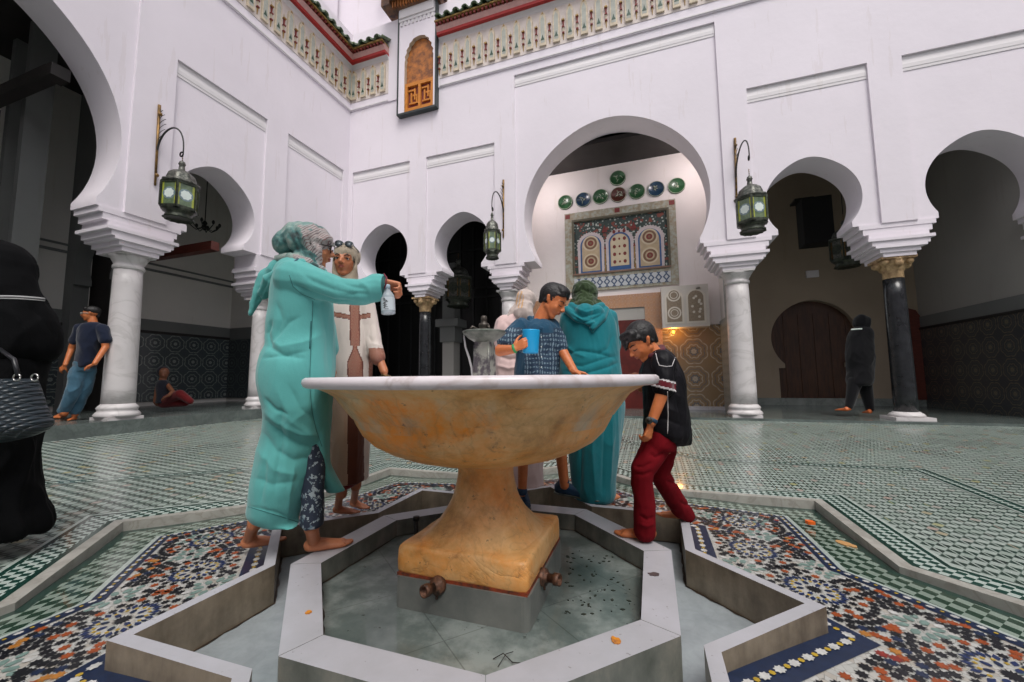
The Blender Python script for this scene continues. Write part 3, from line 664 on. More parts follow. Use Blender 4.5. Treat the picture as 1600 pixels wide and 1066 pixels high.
# ---------------------------------------------------------------- columns
def column(label, x, y, z0, r0, r1, ztop, kind):
    t = thing('column', label, 'column', (x, y, z0), 'courtyard columns')
    sh_m = M_col if kind != 'black' else M_colb
    b = .2 if kind != 'black' else .2
    k = r0/.19
    mb = MB()
    if kind == 'big' or kind == 'white':
        mb.prism([(x+.30*k*cos(a), y+.30*k*sin(a)) for a in [pi/4+i*pi/2 for i in range(4)]], z0, z0+.04)
        mb.lathe([(.25*k, .04), (.26*k, .07), (.235*k, .11), (.22*k, .125), (.225*k, .15), (.235*k, .17), (.215*k, .20), (.2*k, .215), (r0*1.0, .23)], (x, y, z0), 40)
    else:
        mb.prism([(x+.36*cos(a), y+.36*sin(a)) for a in [pi/4+i*pi/2 for i in range(4)]], z0, z0+.05)
        mb.lathe([(.22, .05), (.235, .07), (.21, .10), (.19, .11), (r0*1.1, .13)], (x, y, z0), 40)
    obj('base', mb, M_col, t)
    zc = ztop-.22 if kind != 'black' else ztop-.35
    mb = MB(); zb = z0+(.2 if kind != 'black' else .11)
    prof = [(r0+(r1-r0)*(q/8)**1.3, zb+(zc-zb)*q/8) for q in range(9)]
    mb.lathe([(r, z) for r, z in prof], (x, y, 0), 40); obj('shaft', mb, sh_m, t)
    mb = MB()
    if kind != 'black':
        mb.lathe([(r1*1.02, zc-.03), (r1*1.12, zc-.01), (r1*1.12, zc+.03), (r1*1.02, zc+.05), (r1*1.1, zc+.08), (r1*1.3, zc+.15), (r1*1.42, zc+.18)], (x, y, 0), 40)
        mb.box((x-r1*1.35, y-r1*1.35, zc+.18), (x+r1*1.35, y+r1*1.35, ztop))
        obj('capital', mb, M_col, t)
    else:
        mb.lathe([(r1*.95, zc-.0), (r1*1.0, zc+.02), (r1, zc+.12), (r1*1.15, zc+.16), (r1*1.3, zc+.22), (r1*1.75, zc+.30), (r1*1.5, zc+.33)], (x, y, 0), 48, f=lambda a, z: 1+.10*cos(8*a)*(z > zc+.12)+.05*cos(16*a)*(z > zc+.14))
        for i in range(4):
            a = pi/4+i*pi/2; mb.ell((x+r1*1.65*cos(a), y+r1*1.65*sin(a), zc+.27), (.055, .055, .06))
            a = i*pi/2; mb.ell((x+r1*1.45*cos(a), y+r1*1.45*sin(a), zc+.24), (.06, .06, .07))
        mb.box((x-r1*1.7, y-r1*1.7, zc+.31), (x+r1*1.7, y+r1*1.7, ztop)); obj('capital', mb, M_gold, t)
    return t
column('thick white marble column left, beside the man in the navy shirt', -7.62, 3.85, ZL, .195, .17, 2.96, 'big')
column('white marble column of the left wing, partly behind the woman in aqua', -7.62, 6.10, ZL, .15, .135, 2.68, 'white')
column('black column with gilt capital between the two small arches of the back wing', -5.15, 8.48, ZB, .15, .14, 2.95, 'black')
column('white column behind the boy with the blue cup, left foot of the big arch', -2.97, 8.48, ZB, .2, .17, 2.95, 'white')
column('white marble column at the right foot of the big arch', 1.6, 8.48, ZB, .215, .19, 2.95, 'big')
column('black column with gilt capital and cream base, right of the big arch', 3.96, 8.48, ZB, .155, .14, 2.95, 'black')
column('white column cut by the right edge of the frame', 6.35, 8.48, ZB, .2, .18, 2.95, 'big')
column('white column of the left wing nearest the camera, left of the big arch', -7.62, -.55, ZL, .195, .17, 2.96, 'big')
# ================================================================ courtyard floor and fountain
CX, CY = -.777, 1.85
def star(Rt, Rc, off=0.0):
    """16 vertices, tips at 0+45k, notches at 22.5+45k; off = outward offset of the edges"""
    if off:
        T = Vector((Rt, 0)); C = Vector((Rc*cos(pi/8), Rc*sin(pi/8))); e = C-T; n = Vector((e.y, -e.x)).normalized()
        if n.dot(T) < 0: n = -n
        h = n.dot(T)+off; Rt2 = h/n.x; Rc2 = h/(n.x*cos(pi/8)+n.y*sin(pi/8)); Rt, Rc = Rt2, Rc2
    return [(CX+(Rt if k % 2 == 0 else Rc)*cos(k*pi/8), CY+(Rt if k % 2 == 0 else Rc)*sin(k*pi/8)) for k in range(16)]
def octo(R): return [(CX+R*cos(pi/8+k*pi/4), CY+R*sin(pi/8+k*pi/4)) for k in range(8)]
SW = (1.285, .975); KB = (2.78, 2.12); IL = (2.33, 1.77)
# ---- main floor: green and white zellige, drained towards the fountain
m, g = nmat('green_white_zellige', .22, Coat_Weight=.15, Coat_Roughness=.12)
x, y, z = g.sep(g.obj())[:3]
a_, b_ = .070, .084
p = g.m_('ADD', g.m_('DIVIDE', x, a_), g.m_('DIVIDE', y, b_)); q = g.m_('SUBTRACT', g.m_('DIVIDE', x, a_), g.m_('DIVIDE', y, b_))
fp, fq = g.m_('FLOOR', p), g.m_('FLOOR', q); par = g.m_('ABSOLUTE', g.m_('SUBTRACT', g.m_('MULTIPLY', g.m_('FRACT', g.m_('MULTIPLY', g.m_('ADD', fp, fq), .5)), 2), 0))
dark = g.m_('GREATER_THAN', par, .5)
lp, lq = g.m_('FRACT', p), g.m_('FRACT', q)
line = g.m_('LESS_THAN', g.m_('ABSOLUTE', g.m_('SUBTRACT', g.m_('ADD', lp, lq), 1)), .13)
edge = g.m_('LESS_THAN', g.m_('MINIMUM', g.m_('MINIMUM', lp, g.m_('SUBTRACT', 1, lp)), g.m_('MINIMUM', lq, g.m_('SUBTRACT', 1, lq))), .05)
wn = g.N.new('ShaderNodeTexWhiteNoise'); wn.noise_dimensions = '2D'; g.L.new(g.comb(fp, fq), wn.inputs['Vector'])
white = g.ramp(wn.outputs['Value'], [(0, (.28, .34, .30)), (.5, (.38, .44, .40)), (.9, (.34, .39, .36)), (.96, (.40, .30, .26)), (1.0, (.36, .36, .18))])
green = g.ramp(wn.outputs['Value'], [(0, (.008, .022, .016)), (.5, (.012, .035, .027)), (.9, (.006, .014, .012)), (1, (.02, .07, .05))])
dk = g.m_('MULTIPLY', dark, g.m_('SUBTRACT', 1, line))
c = g.mix(dk, white, green); c = g.mix(g.m_('MULTIPLY', edge, .6), c, (.10, .14, .12))
wet = g.noise(g.obj(), .9, 5); c = g.mix(g.m_('MULTIPLY', g.ramp(wet, [(.4, (0, 0, 0)), (.7, (1, 1, 1))]), .25), c, (.16, .20, .17)); g.color(c)
g.put(g.b.inputs['Roughness'], g.ramp(g.noise(g.obj(), 1.4, 5), [(.35, (.15, .15, .15)), (.65, (.42, .42, .42))]))
g.bump(g.m_('ADD', g.m_('MULTIPLY', edge, -.5), g.noise(g.obj(), 14, 3)), .12, .006)
M_floor = m
rect = []
X0, X1, Y0, Y1 = -7.3, 14.0, -8.0, 8.12
for k in range(16):
    a = k*pi/8; dx, dy = cos(a), sin(a); t = min((X1-CX)/dx if dx > 1e-6 else ((X0-CX)/dx if dx < -1e-6 else 1e9), (Y1-CY)/dy if dy > 1e-6 else ((Y0-CY)/dy if dy < -1e-6 else 1e9))
    rect.append((CX+dx*t, CY+dy*t))
def zrect(x, y): return .25 if x < -5 else .205
zk = .012
ins = star(*KB, off=.03); S2 = star(*KB, off=.34)
mb = MB(); NR = 10
corners = {(1): (X1, Y1), (5): (X0, Y1)}
# rays at the star vertices plus the four corners of the court
angs = sorted([k*pi/8 for k in range(16)]+[math.atan2(y-CY, x-CX) % (2*pi) for x, y in ((X0, Y0), (X0, Y1), (X1, Y0), (X1, Y1))])
def polyhit(poly, a):
    d = Vector((cos(a), sin(a))); best = None; c = Vector((CX, CY))
    for i in range(len(poly)):
        p1 = Vector(poly[i])-c; p2 = Vector(poly[(i+1) % len(poly)])-c; e = p2-p1
        den = d.x*(-e.y)+e.x*d.y
        if abs(den) < 1e-9: continue
        t = (p1.x*(-e.y)+e.x*p1.y)/den; s_ = (d.x*p1.y-d.y*p1.x)/den
        if t > 0 and -1e-6 <= s_ <= 1+1e-6: best = t if best is None else min(best, t)
    return best
RECT = [(X0, Y0), (X1, Y0), (X1, Y1), (X0, Y1)]
cols = []
for a in angs:
    r0 = polyhit(ins, a); r1 = polyhit(RECT, a); x1, y1 = CX+r1*cos(a), CY+r1*sin(a); z1 = zrect(x1, y1)
    cols.append([(CX+(r0+(r1-r0)*t)*cos(a), CY+(r0+(r1-r0)*t)*sin(a), zk+(z1-zk)*t) for t in [j/NR for j in range(NR+1)]])
n = len(cols)
vs = [p for c_ in cols for p in c_]; fs = []
for i in range(n):
    j = (i+1) % n
    for k in range(NR): fs.append((i*(NR+1)+k, i*(NR+1)+k+1, j*(NR+1)+k+1, j*(NR+1)+k))
mb.add(vs, fs); floor = obj('courtyard_floor', mb, M_floor, kind='structure')
# ground below everything (reaches under the wings)
mb = MB(); mb.add([(-60, -60, -.35), (60, -60, -.35), (60, 60, -.35), (-60, 60, -.35)], [(0, 1, 2, 3)]); obj('ground', mb, mat('packed_earth', (.2, .18, .15), .9), kind='structure')
# kerb of the fountain star
def fz(x, y): # floor height near the kerb
    return zk
mb = MB(); mb.ring(star(*KB, off=-.035), star(*KB, off=.03), -.1, .030)
tag(obj('fountain_kerb', mb, marble('worn_kerb_marble', (.42, .41, .37), (.2, .18, .15), 6, .35, .35)), 'low outer star-shaped marble kerb between green floor and coloured mosaic', 'kerb')
bv = bpy.data.objects['fountain_kerb'].modifiers.new('b', 'BEVEL'); bv.width = .010; bv.segments = 3; bv.limit_method = 'ANGLE'
# border bands round the kerb: green line, small checker, green line, white line; then the outer star line
def band(mb, o0, o1, z, mi, base=KB, tilt=0):
    a = star(*base, off=o0); b = star(*base, off=o1)
    for i in range(16):
        j = (i+1) % 16
        mb.add([(*a[i], z+tilt*o0), (*a[j], z+tilt*o0), (*b[j], z+tilt*o1), (*b[i], z+tilt*o1)], [(0, 3, 2, 1)], mi)
def zfl(r, a):
    r0 = polyhit(ins, a); r1 = polyhit(RECT, a); x1, y1 = CX+r1*cos(a), CY+r1*sin(a); return zk+(zrect(x1, y1)-zk)*(r-r0)/(r1-r0)
def band2(mb, base, o0, o1, mi, lift=.004, sub=6):
    a = star(*base, off=o0); b = star(*base, off=o1)
    for i in range(16):
        j = (i+1) % 16
        for s_ in range(sub):
            P = []
            for (u, w_) in ((a, s_/sub), (a, (s_+1)/sub), (b, (s_+1)/sub), (b, s_/sub)):
                x_ = u[i][0]*(1-w_)+u[j][0]*w_; y_ = u[i][1]*(1-w_)+u[j][1]*w_
                aa = math.atan2(y_-CY, x_-CX); P.append((x_, y_, zfl(hypot(x_-CX, y_-CY), aa)+lift))
            mb.add(P, [(0, 3, 2, 1)], mi)
M_gl = mat('deep_green_tile', (.012, .05, .038), .2, .4, 20, coat=.4); M_wl = mat('pale_tile_line', (.42, .48, .44), .3, .2, 20, coat=.3)
m, g = nmat('small_green_checker', .22, Coat_Weight=.35)
x, y, z = g.sep(g.obj())[:3]; s_ = .052
ck = g.m_('GREATER_THAN', g.m_('FRACT', g.m_('MULTIPLY', g.m_('ADD', g.m_('FLOOR', g.m_('DIVIDE', g.m_('ADD', x, y), s_)), g.m_('FLOOR', g.m_('DIVIDE', g.m_('SUBTRACT', x, y), s_))), .5)), .25)
g.color(g.mix(ck, (.42, .49, .45), (.012, .05, .038))); M_ck = m
mb = MB()
band2(mb, KB, .03, .075, 0); band2(mb, KB, .075, .20, 1); band2(mb, KB, .20, .225, 0); band2(mb, KB, .225, .245, 2)
band2(mb, KB, 1.16, 1.175, 2); band2(mb, KB, 1.175, 1.20, 0); band2(mb, KB, 1.20, 1.26, 1); band2(mb, KB, 1.26, 1.285, 0); band2(mb, KB, 1.285, 1.30, 2)
obj('floor_border', mb, [M_gl, M_ck, M_wl], kind='structure')

# ---- mosaic apron
def zm(x, y):
    r = hypot(x-CX, y-CY); return max(-.035, .085-(r-1.0)*.082)
m, g = nmat('mosaic_ground', .35, Coat_Weight=.1, Coat_Roughness=.1)
vo = g.N.new('ShaderNodeTexVoronoi'); vo.feature = 'DISTANCE_TO_EDGE'; vo.inputs['Scale'].default_value = 34; g.L.new(g.obj(), vo.inputs['Vector'])
vc = g.N.new('ShaderNodeTexVoronoi'); vc.inputs['Scale'].default_value = 34; g.L.new(g.obj(), vc.inputs['Vector'])
c = g.ramp(g.sep(vc.outputs['Color'])[0], [(0, (.38, .40, .38)), (.6, (.50, .50, .48)), (1, (.38, .35, .30))])
c = g.mix(g.m_('LESS_THAN', vo.outputs['Distance'], .025), c, (.22, .22, .20))
g.color(g.mix(g.m_('MULTIPLY', g.noise(g.obj(), 2.5, 5), .35), c, (.25, .22, .18))); M_mg = m
M_chk = nmat('channel_checker', .2, Coat_Weight=.4)
m, g = M_chk; x, y, z = g.sep(g.obj())[:3]; s_ = .078
ck = g.m_('GREATER_THAN', g.m_('FRACT', g.m_('MULTIPLY', g.m_('ADD', g.m_('FLOOR', g.m_('DIVIDE', g.m_('ADD', g.m_('MULTIPLY', x, 1.2), y), s_)), g.m_('FLOOR', g.m_('DIVIDE', g.m_('SUBTRACT', g.m_('MULTIPLY', x, 1.2), y), s_))), .5)), .25)
g.color(g.mix(g.m_('MULTIPLY', g.noise(g.obj(), 3, 5), .7), g.mix(ck, (.34, .42, .36), (.010, .042, .027)), (.05, .075, .05))); M_chk = m
mb = MB()
L0 = star(*SW, off=.0); L1 = star(*IL); LW = star(*IL, off=.03); LG = star(*KB, off=-.085); LK = star(*KB, off=-.03)
def sheet(mb, A, B, mi, sub=8, lift=0):
    for i in range(16):
        j = (i+1) % 16
        for s_ in range(sub):
            for t_ in range(4 if mi == 0 else 1):
                T = (t_/4, (t_+1)/4) if mi == 0 else (0, 1); P = []
                for (t, w_) in ((T[0], s_/sub), (T[0], (s_+1)/sub), (T[1], (s_+1)/sub), (T[1], s_/sub)):
                    xa = A[i][0]*(1-w_)+A[j][0]*w_; ya = A[i][1]*(1-w_)+A[j][1]*w_; xb = B[i][0]*(1-w_)+B[j][0]*w_; yb = B[i][1]*(1-w_)+B[j][1]*w_
                    x_ = xa+(xb-xa)*t; y_ = ya+(yb-ya)*t; P.append((x_, y_, zm(x_, y_)+lift))
                mb.add(P, [(0, 3, 2, 1)], mi)
sheet(mb, L0, L1, 0); sheet(mb, L1, LW, 1); sheet(mb, LW, LG, 2); sheet(mb, LG, LK, 3)
obj('mosaic_apron', mb, [M_mg, M_wl, M_chk, M_gl], kind='structure')
# tesserae
PALN = ['black', 'rust', 'ochre', 'blue', 'yellow', 'pale_green', 'white', 'navy', 'red']
PALC = [(.008, .009, .012), (.32, .065, .012), (.42, .17, .03), (.014, .030, .105), (.48, .32, .03), (.18, .27, .24), (.55, .55, .53), (.010, .022, .060), (.26, .03, .02)]
PAL = [mat(n_+'_tessera', c_, .32, .3, 40, coat=.1) for n_, c_ in zip(PALN, PALC)]
tm = MB()
def inside(x, y, A, B, ma=.01):
    a = math.atan2(y-CY, x-CX); r = hypot(x-CX, y-CY); return polyhit(A, a)+ma < r < polyhit(B, a)-ma
def tess(x, y, r, col, n=8, inner=.55, rot=0, sx=1, sy=1, chk=True, lift=.003, A=None, B=None):
    if chk and not inside(x, y, A or MA, B or MBB, r*.6): return
    P = []
    k = n*2 if inner < 1 else n
    for i in range(k):
        a = 2*pi*i/k; rr = r*(1 if (i % 2 == 0 or inner >= 1) else inner); px, py = rr*cos(a)*sx, rr*sin(a)*sy
        X_, Y_ = x+px*cos(rot)-py*sin(rot), y+px*sin(rot)+py*cos(rot); P.append((X_, Y_, zm(x, y)+lift))
    tm.add(P, [tuple(range(k))], col)
MA = star(*SW, off=.165); MBB = star(*IL, off=-.065)
ros = []; grn = []
for k in range(8):
    a0 = pi/8+k*pi/4
    for s_ in (-1, 1): ros.append((1.47, a0+s_*radians(8.2)))
    for s_ in (-1, 1): grn.append((1.73, a0+s_*radians(15.5)))
    grn.append((1.66, a0)); grn.append((1.98, k*pi/4)); grn.append((1.25, a0))
    ros.append((1.85, a0+radians(22.5)-radians(0)))
ros = [(CX+r*cos(a), CY+r*sin(a), a) for r, a in ros]; grn = [(CX+r*cos(a), CY+r*sin(a), a) for r, a in grn]
for x, y, a in ros:
    K = .87; tess(x, y, .036, 0, 16, .62, a)
    for i in range(16):
        b = a+2*pi*i/16
        def at_(r, db=0): return x+r*K*cos(b+db), y+r*K*sin(b+db)
        if i % 2 == 0: tess(*at_(.068), .016, 3 if i % 4 else 7, 8, 1, b, 1, .62)
        tess(*at_(.094), .0085, 4, 4, 1, b)
        tess(*at_(.120, pi/16), .020, 3, 4, 1, b+pi/16, 1, .55)
        tess(*at_(.120), .015, 7, 4, 1, b, 1, .5)
        tess(*at_(.154), .0195, 0, 8, .55, b)
        tess(*at_(.190, pi/16), .0215, 0 if i % 2 else 1, 8, .58, b)
for x, y, a in grn:
    tess(x, y, .026, 0, 8, .5, a)
    for i in range(8):
        b = a+2*pi*i/8
        tess(x+.058*cos(b), y+.058*sin(b), .025, 5, 6, 1, b, 1, .62)
        tess(x+.092*cos(b+pi/8), y+.092*sin(b+pi/8), .020, 5 if i % 2 else 6, 6, 1, b+pi/8, 1, .7)
rng = random.Random(11)
def near2(x, y):
    D = sorted((hypot(x-cx, y-cy), i) for i, (cx, cy, a) in enumerate(ros)); return D[0], D[1]
for ri, (cx, cy, a) in enumerate(ros):
    for j in range(12):
        r = .202+.0365*j; n_ = int(round(2*pi*r/.0365/8))*8
        for k in range(n_):
            b = a+2*pi*(k+.5*(j % 2))/n_; x = cx+r*cos(b); y = cy+r*sin(b)
            if y < CY-2.3 or not (1.0 < hypot(x-CX, y-CY) < 2.4): continue
            (d0, i0_), (d1, i1_) = near2(x, y)
            if i0_ != ri: continue
            e = min(hypot(x-gx, y-gy) for gx, gy, ga in grn)
            if e < .108: continue
            h_ = noise.noise(Vector((x*5, y*5, 3)))
            if e < .15: col = 0
            elif j == 0: col = 1 if k % 2 else 0
            elif j % 3 == 1: col = 0
            elif j % 3 == 2: col = 0 if k % 2 else 7
            else: col = (1 if h_ > -.12 else (2 if h_ > -.3 else 8)) if k % 4 != 3 else 0
            if d1-d0 < .025: col = 0 if h_ > 0 else 1
            tess(x, y, .0222, col, 8, .62, b+(pi/8 if j % 2 else 0))
# navy borders with white and yellow lozenges
def border(A, B, n_per, sz, lf=.003):
    for i in range(16):
        j = (i+1) % 16; ax, ay = A[i]; bx, by = A[j]; cx, cy = B[j]; dx_, dy_ = B[i]
        sub = 5
        for s_ in range(sub):
            P = []
            for (P0, P1, t) in (((ax, ay), (bx, by), s_/sub), ((ax, ay), (bx, by), (s_+1)/sub), ((dx_, dy_), (cx, cy), (s_+1)/sub), ((dx_, dy_), (cx, cy), s_/sub)):
                xx = P0[0]*(1-t)+P1[0]*t; yy = P0[1]*(1-t)+P1[1]*t; P.append((xx, yy, zm(xx, yy)+lf))
            tm.add(P, [(0, 3, 2, 1)], 7)
        m0 = ((ax+dx_)/2, (ay+dy_)/2); m1 = ((bx+cx)/2, (by+cy)/2); L_ = hypot(m1[0]-m0[0], m1[1]-m0[1]); n_ = max(2, int(L_/n_per)); rot = math.atan2(m1[1]-m0[1], m1[0]-m0[0])
        for q in range(n_):
            t = (q+.5)/n_; x, y = m0[0]*(1-t)+m1[0]*t, m0[1]*(1-t)+m1[1]*t
            if q % 2: tess(x, y, sz*.5, 4, 6, 1, rot, chk=False, lift=lf*2)
            else: tess(x, y, sz, 6, 8, .72, rot, 1.1, .85, chk=False, lift=lf*2)
border(star(*SW, off=.048), star(*SW, off=.155), .036, .021)
border(star(*IL, off=-.06), star(*IL, off=0), .036, .015)
obj('mosaic_tesserae', tm, PAL, kind='stuff'); bpy.data.objects['mosaic_tesserae']['kind'] = 'structure'

# ---- star wall, channel, octagonal basin
M_wtop = marble('pale_wall_marble', (.52, .51, .53), (.30, .28, .27), 3, .3, .15)
def wallmat(name):
    m, g = nmat(name, .35)
    o = g.obj(); x, y, z = g.sep(o)[:3]
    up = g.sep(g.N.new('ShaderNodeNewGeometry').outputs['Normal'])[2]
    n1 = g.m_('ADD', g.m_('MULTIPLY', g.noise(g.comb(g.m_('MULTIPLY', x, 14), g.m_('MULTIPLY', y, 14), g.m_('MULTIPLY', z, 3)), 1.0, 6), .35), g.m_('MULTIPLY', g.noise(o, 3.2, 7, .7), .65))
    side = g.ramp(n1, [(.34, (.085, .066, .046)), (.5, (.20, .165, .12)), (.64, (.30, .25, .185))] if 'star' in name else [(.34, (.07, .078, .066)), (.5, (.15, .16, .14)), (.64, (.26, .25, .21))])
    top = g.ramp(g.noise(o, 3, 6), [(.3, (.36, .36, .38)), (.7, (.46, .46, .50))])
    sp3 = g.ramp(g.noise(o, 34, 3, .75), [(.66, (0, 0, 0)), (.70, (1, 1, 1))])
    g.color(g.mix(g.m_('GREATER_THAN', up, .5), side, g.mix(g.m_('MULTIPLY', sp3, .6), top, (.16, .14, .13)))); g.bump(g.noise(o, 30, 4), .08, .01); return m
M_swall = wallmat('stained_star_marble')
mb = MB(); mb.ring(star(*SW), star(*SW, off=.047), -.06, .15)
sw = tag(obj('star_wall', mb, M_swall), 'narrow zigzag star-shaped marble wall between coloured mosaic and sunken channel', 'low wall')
bv = sw.modifiers.new('b', 'BEVEL'); bv.width = .003; bv.segments = 2; bv.limit_method = 'ANGLE'
mb = MB(); mb.prism([(CX+1.34*cos(k*pi/8), CY+1.34*sin(k*pi/8)) for k in range(16)], -.12, -.022)
M_chan = marble('wet_channel_marble', (.36, .40, .42), (.16, .18, .19), 6, .22, .35, .1, .14)
obj('channel_floor', mb, M_chan, kind='structure')
ow = octo(.905); iw = octo(.768)
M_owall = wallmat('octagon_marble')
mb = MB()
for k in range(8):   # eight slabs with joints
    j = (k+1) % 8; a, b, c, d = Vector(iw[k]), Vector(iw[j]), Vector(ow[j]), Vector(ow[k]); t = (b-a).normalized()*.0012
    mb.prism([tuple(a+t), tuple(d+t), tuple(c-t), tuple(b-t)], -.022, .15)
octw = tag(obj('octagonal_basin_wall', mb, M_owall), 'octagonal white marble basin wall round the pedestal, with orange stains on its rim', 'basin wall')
bv = octw.modifiers.new('b', 'BEVEL'); bv.width = .004; bv.segments = 2; bv.limit_method = 'ANGLE'
mb = MB(); mb.prism(octo(.80), -.05, .055)
m, g = nmat('wet_basin_floor', .28, Coat_Weight=.45, Coat_Roughness=.06)
o = g.obj(); n1 = g.noise(o, 2.2, 7, .65); sp_ = g.noise(o, 26, 4, .7); sp2 = g.noise(o, 60, 2)
c = g.ramp(n1, [(.32, (.045, .065, .06)), (.5, (.12, .15, .14)), (.60, (.25, .285, .27))])
c = g.mix(g.ramp(sp_, [(.66, (0, 0, 0)), (.70, (1, 1, 1))]), c, (.015, .018, .015))
x_, y_, z_ = g.sep(o)[:3]; jl = g.m_('LESS_THAN', g.m_('ABSOLUTE', g.m_('SUBTRACT', g.m_('FRACT', g.m_('DIVIDE', g.m_('ADD', g.m_('MULTIPLY', x_, .8), y_), .52)), .5)), .006)
jl2 = g.m_('LESS_THAN', g.m_('ABSOLUTE', g.m_('SUBTRACT', g.m_('FRACT', g.m_('DIVIDE', g.m_('SUBTRACT', g.m_('MULTIPLY', x_, 1.1), y_), .61)), .4)), .005)
c = g.mix(g.m_('MULTIPLY', g.m_('MAXIMUM', jl, jl2), .45), c, (.02, .025, .02))
g.color(c); g.bump(n1, .1, .01)
obj('basin_floor', mb, m, kind='structure')
# grime along the star wall foot, and shade painted as strips along the pool edge
M_grime_shade = mat('grime_and_shade_brown', (.05, .03, .018), .5, .7, 25, rgb2=(.012, .010, .008))
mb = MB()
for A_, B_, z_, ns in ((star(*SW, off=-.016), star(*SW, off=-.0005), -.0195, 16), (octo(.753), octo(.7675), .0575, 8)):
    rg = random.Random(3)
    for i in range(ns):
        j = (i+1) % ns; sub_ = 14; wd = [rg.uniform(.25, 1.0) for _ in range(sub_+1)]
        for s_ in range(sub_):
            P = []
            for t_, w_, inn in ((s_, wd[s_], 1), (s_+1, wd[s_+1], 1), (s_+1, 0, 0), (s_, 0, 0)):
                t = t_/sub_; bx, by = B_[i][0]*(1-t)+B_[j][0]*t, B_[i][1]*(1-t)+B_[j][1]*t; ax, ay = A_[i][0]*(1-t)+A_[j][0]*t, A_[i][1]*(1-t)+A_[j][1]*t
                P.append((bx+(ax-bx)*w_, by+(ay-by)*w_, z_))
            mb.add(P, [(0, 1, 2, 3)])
obj('wall_foot_grime_shade', mb, M_grime_shade, kind='structure')
# debris and stains
M_stain = mat('orange_rust_stain', (.75, .28, .01), .4, .6, 60, rgb2=(.35, .14, .05)); M_ltw = mat('dry_leaf', (.10, .07, .07), .6, .4, 30)
def blob(name, p, r, m_, lab, cat, sx=1, rot=0, h=.003, seed=0):
    mb = MB(); P = []; r_ = random.Random(seed)
    for i in range(16):
        a = 2*pi*i/16; rr = r*(.75+.4*r_.random()); x_, y_ = rr*cos(a)*sx, rr*sin(a); P.append((p.x+x_*cos(rot)-y_*sin(rot), p.y+x_*sin(rot)+y_*cos(rot)))
    mb.prism(P, p.z+.0008, p.z+.0008+h); return tag(obj(name, mb, m_), lab, cat)
blob('orange_petal', on_z(482, 958, .15), .011, M_stain, 'small orange petal on the left slab of the octagonal basin wall', 'petal', 1.0, 0, .004, 1)
blob('orange_petal', on_z(962, 1002, .15), .020, M_stain, 'larger curled orange petal on the front right slab of the octagonal basin wall', 'petal', .7, .5, .003, 2)
blob('dry_leaf', on_z(1022, 898, .15), .016, M_ltw, 'small dark dry leaf on the right slab of the octagonal basin wall', 'leaf', 1.6, .2, .003, 3)
blob('orange_petal', on_z(1266, 819, .0), .026, mat('orange_flower', (.75, .13, .01), .5), 'bright orange fallen flower on the green and white tiles inside the kerb', 'flower', 1, 0, .02, 4)
blob('orange_petal', on_z(1322, 851, -.01), .03, mat('pale_petal', (.50, .27, .10), .5), 'pale yellow-orange petal on the green and white tiles inside the kerb', 'petal', 1.8, 2.2, .006, 5)
mb = MB(); r_ = random.Random(9)
for i in range(70):
    px, py = r_.uniform(885, 985), r_.uniform(860, 960); q = on_z(px, py, .057)
    if hypot(q.x-CX, q.y-CY) > .68: continue
    s_ = r_.uniform(.002, .007); a = r_.random()*pi; mb.prism([(q.x+s_*1.6*cos(a), q.y+s_*1.6*sin(a)), (q.x-s_*sin(a), q.y+s_*cos(a)), (q.x-s_*1.6*cos(a), q.y-s_*1.6*sin(a)), (q.x+s_*sin(a), q.y-s_*cos(a))], .0555, .058)
tag(obj('leaf_litter', mb, mat('wet_leaf_bits', (.025, .03, .02), .5), kind='stuff'), 'dark bits of wet leaf scattered on the basin floor right of the pedestal', 'litter')
q0 = on_z(770, 1030, .06); mb = MB(); mb.tube([q0, q0+Vector((.03, .02, .012)), q0+Vector((.07, .0, .004)), q0+Vector((.10, .01, .002))], [.0015, .002, .002, .001], 5); mb.tube([q0+Vector((.03, -.03, .002)), q0+Vector((.04, .02, .012)), q0+Vector((.055, .05, .004))], .0014, 5)
tag(obj('twig', mb, mat('black_twig', (.02, .018, .015), .6)), 'small dark forked twig lying on the wet basin floor in front', 'twig')

# ---- the cup fountain
FX, FY = -.757, 1.80
m, g = nmat('honey_marble', .42, Coat_Weight=.05, Subsurface_Weight=.0)
o = g.obj(); n1 = g.noise(o, 3.4, 8, .72); n2 = g.noise(o, 5.5, 7, .7)
base = g.ramp(n1, [(.30, (.36, .18, .06)), (.42, (.64, .36, .13)), (.54, (.86, .55, .25)), (.64, (.78, .45, .17)), (.76, (.56, .34, .17))])
og = g.ramp(g.noise(g.comb(*[g.m_('MULTIPLY', q, k) for q, k in zip(g.sep(o)[:3], (1.2, 1.2, 2.6))]), 1.5, 4), [(.38, (0, 0, 0)), (.55, (1, 1, 1))])
mot = g.ramp(g.noise(o, 11, 6, .7), [(.38, (.35, .35, .35)), (.6, (1, 1, 1))])
lat_ = g.m_('ADD', g.m_('MULTIPLY', g.sep(o)[0], cos(_Y)), g.m_('MULTIPLY', g.sep(o)[1], sin(_Y))); l0 = FX*cos(_Y)+FY*sin(_Y)-.27
q1 = g.m_('DIVIDE', g.m_('SUBTRACT', lat_, l0), .34); q2 = g.m_('DIVIDE', g.m_('SUBTRACT', g.sep(o)[2], .80), .17)
dd_ = g.m_('SQRT', g.m_('ADD', g.m_('MULTIPLY', q1, q1), g.m_('MULTIPLY', q2, q2)))
pm = g.ramp(g.m_('ADD', g.m_('SUBTRACT', 1.05, dd_), g.m_('MULTIPLY', g.m_('SUBTRACT', g.noise(o, 5, 5), .5), 1.8)), [(.15, (0, 0, 0)), (.6, (1, 1, 1))])
c = g.mix(g.m_('MULTIPLY', g.m_('MAXIMUM', g.m_('MULTIPLY', og, .55), pm), mot), base, (.92, .30, .010))
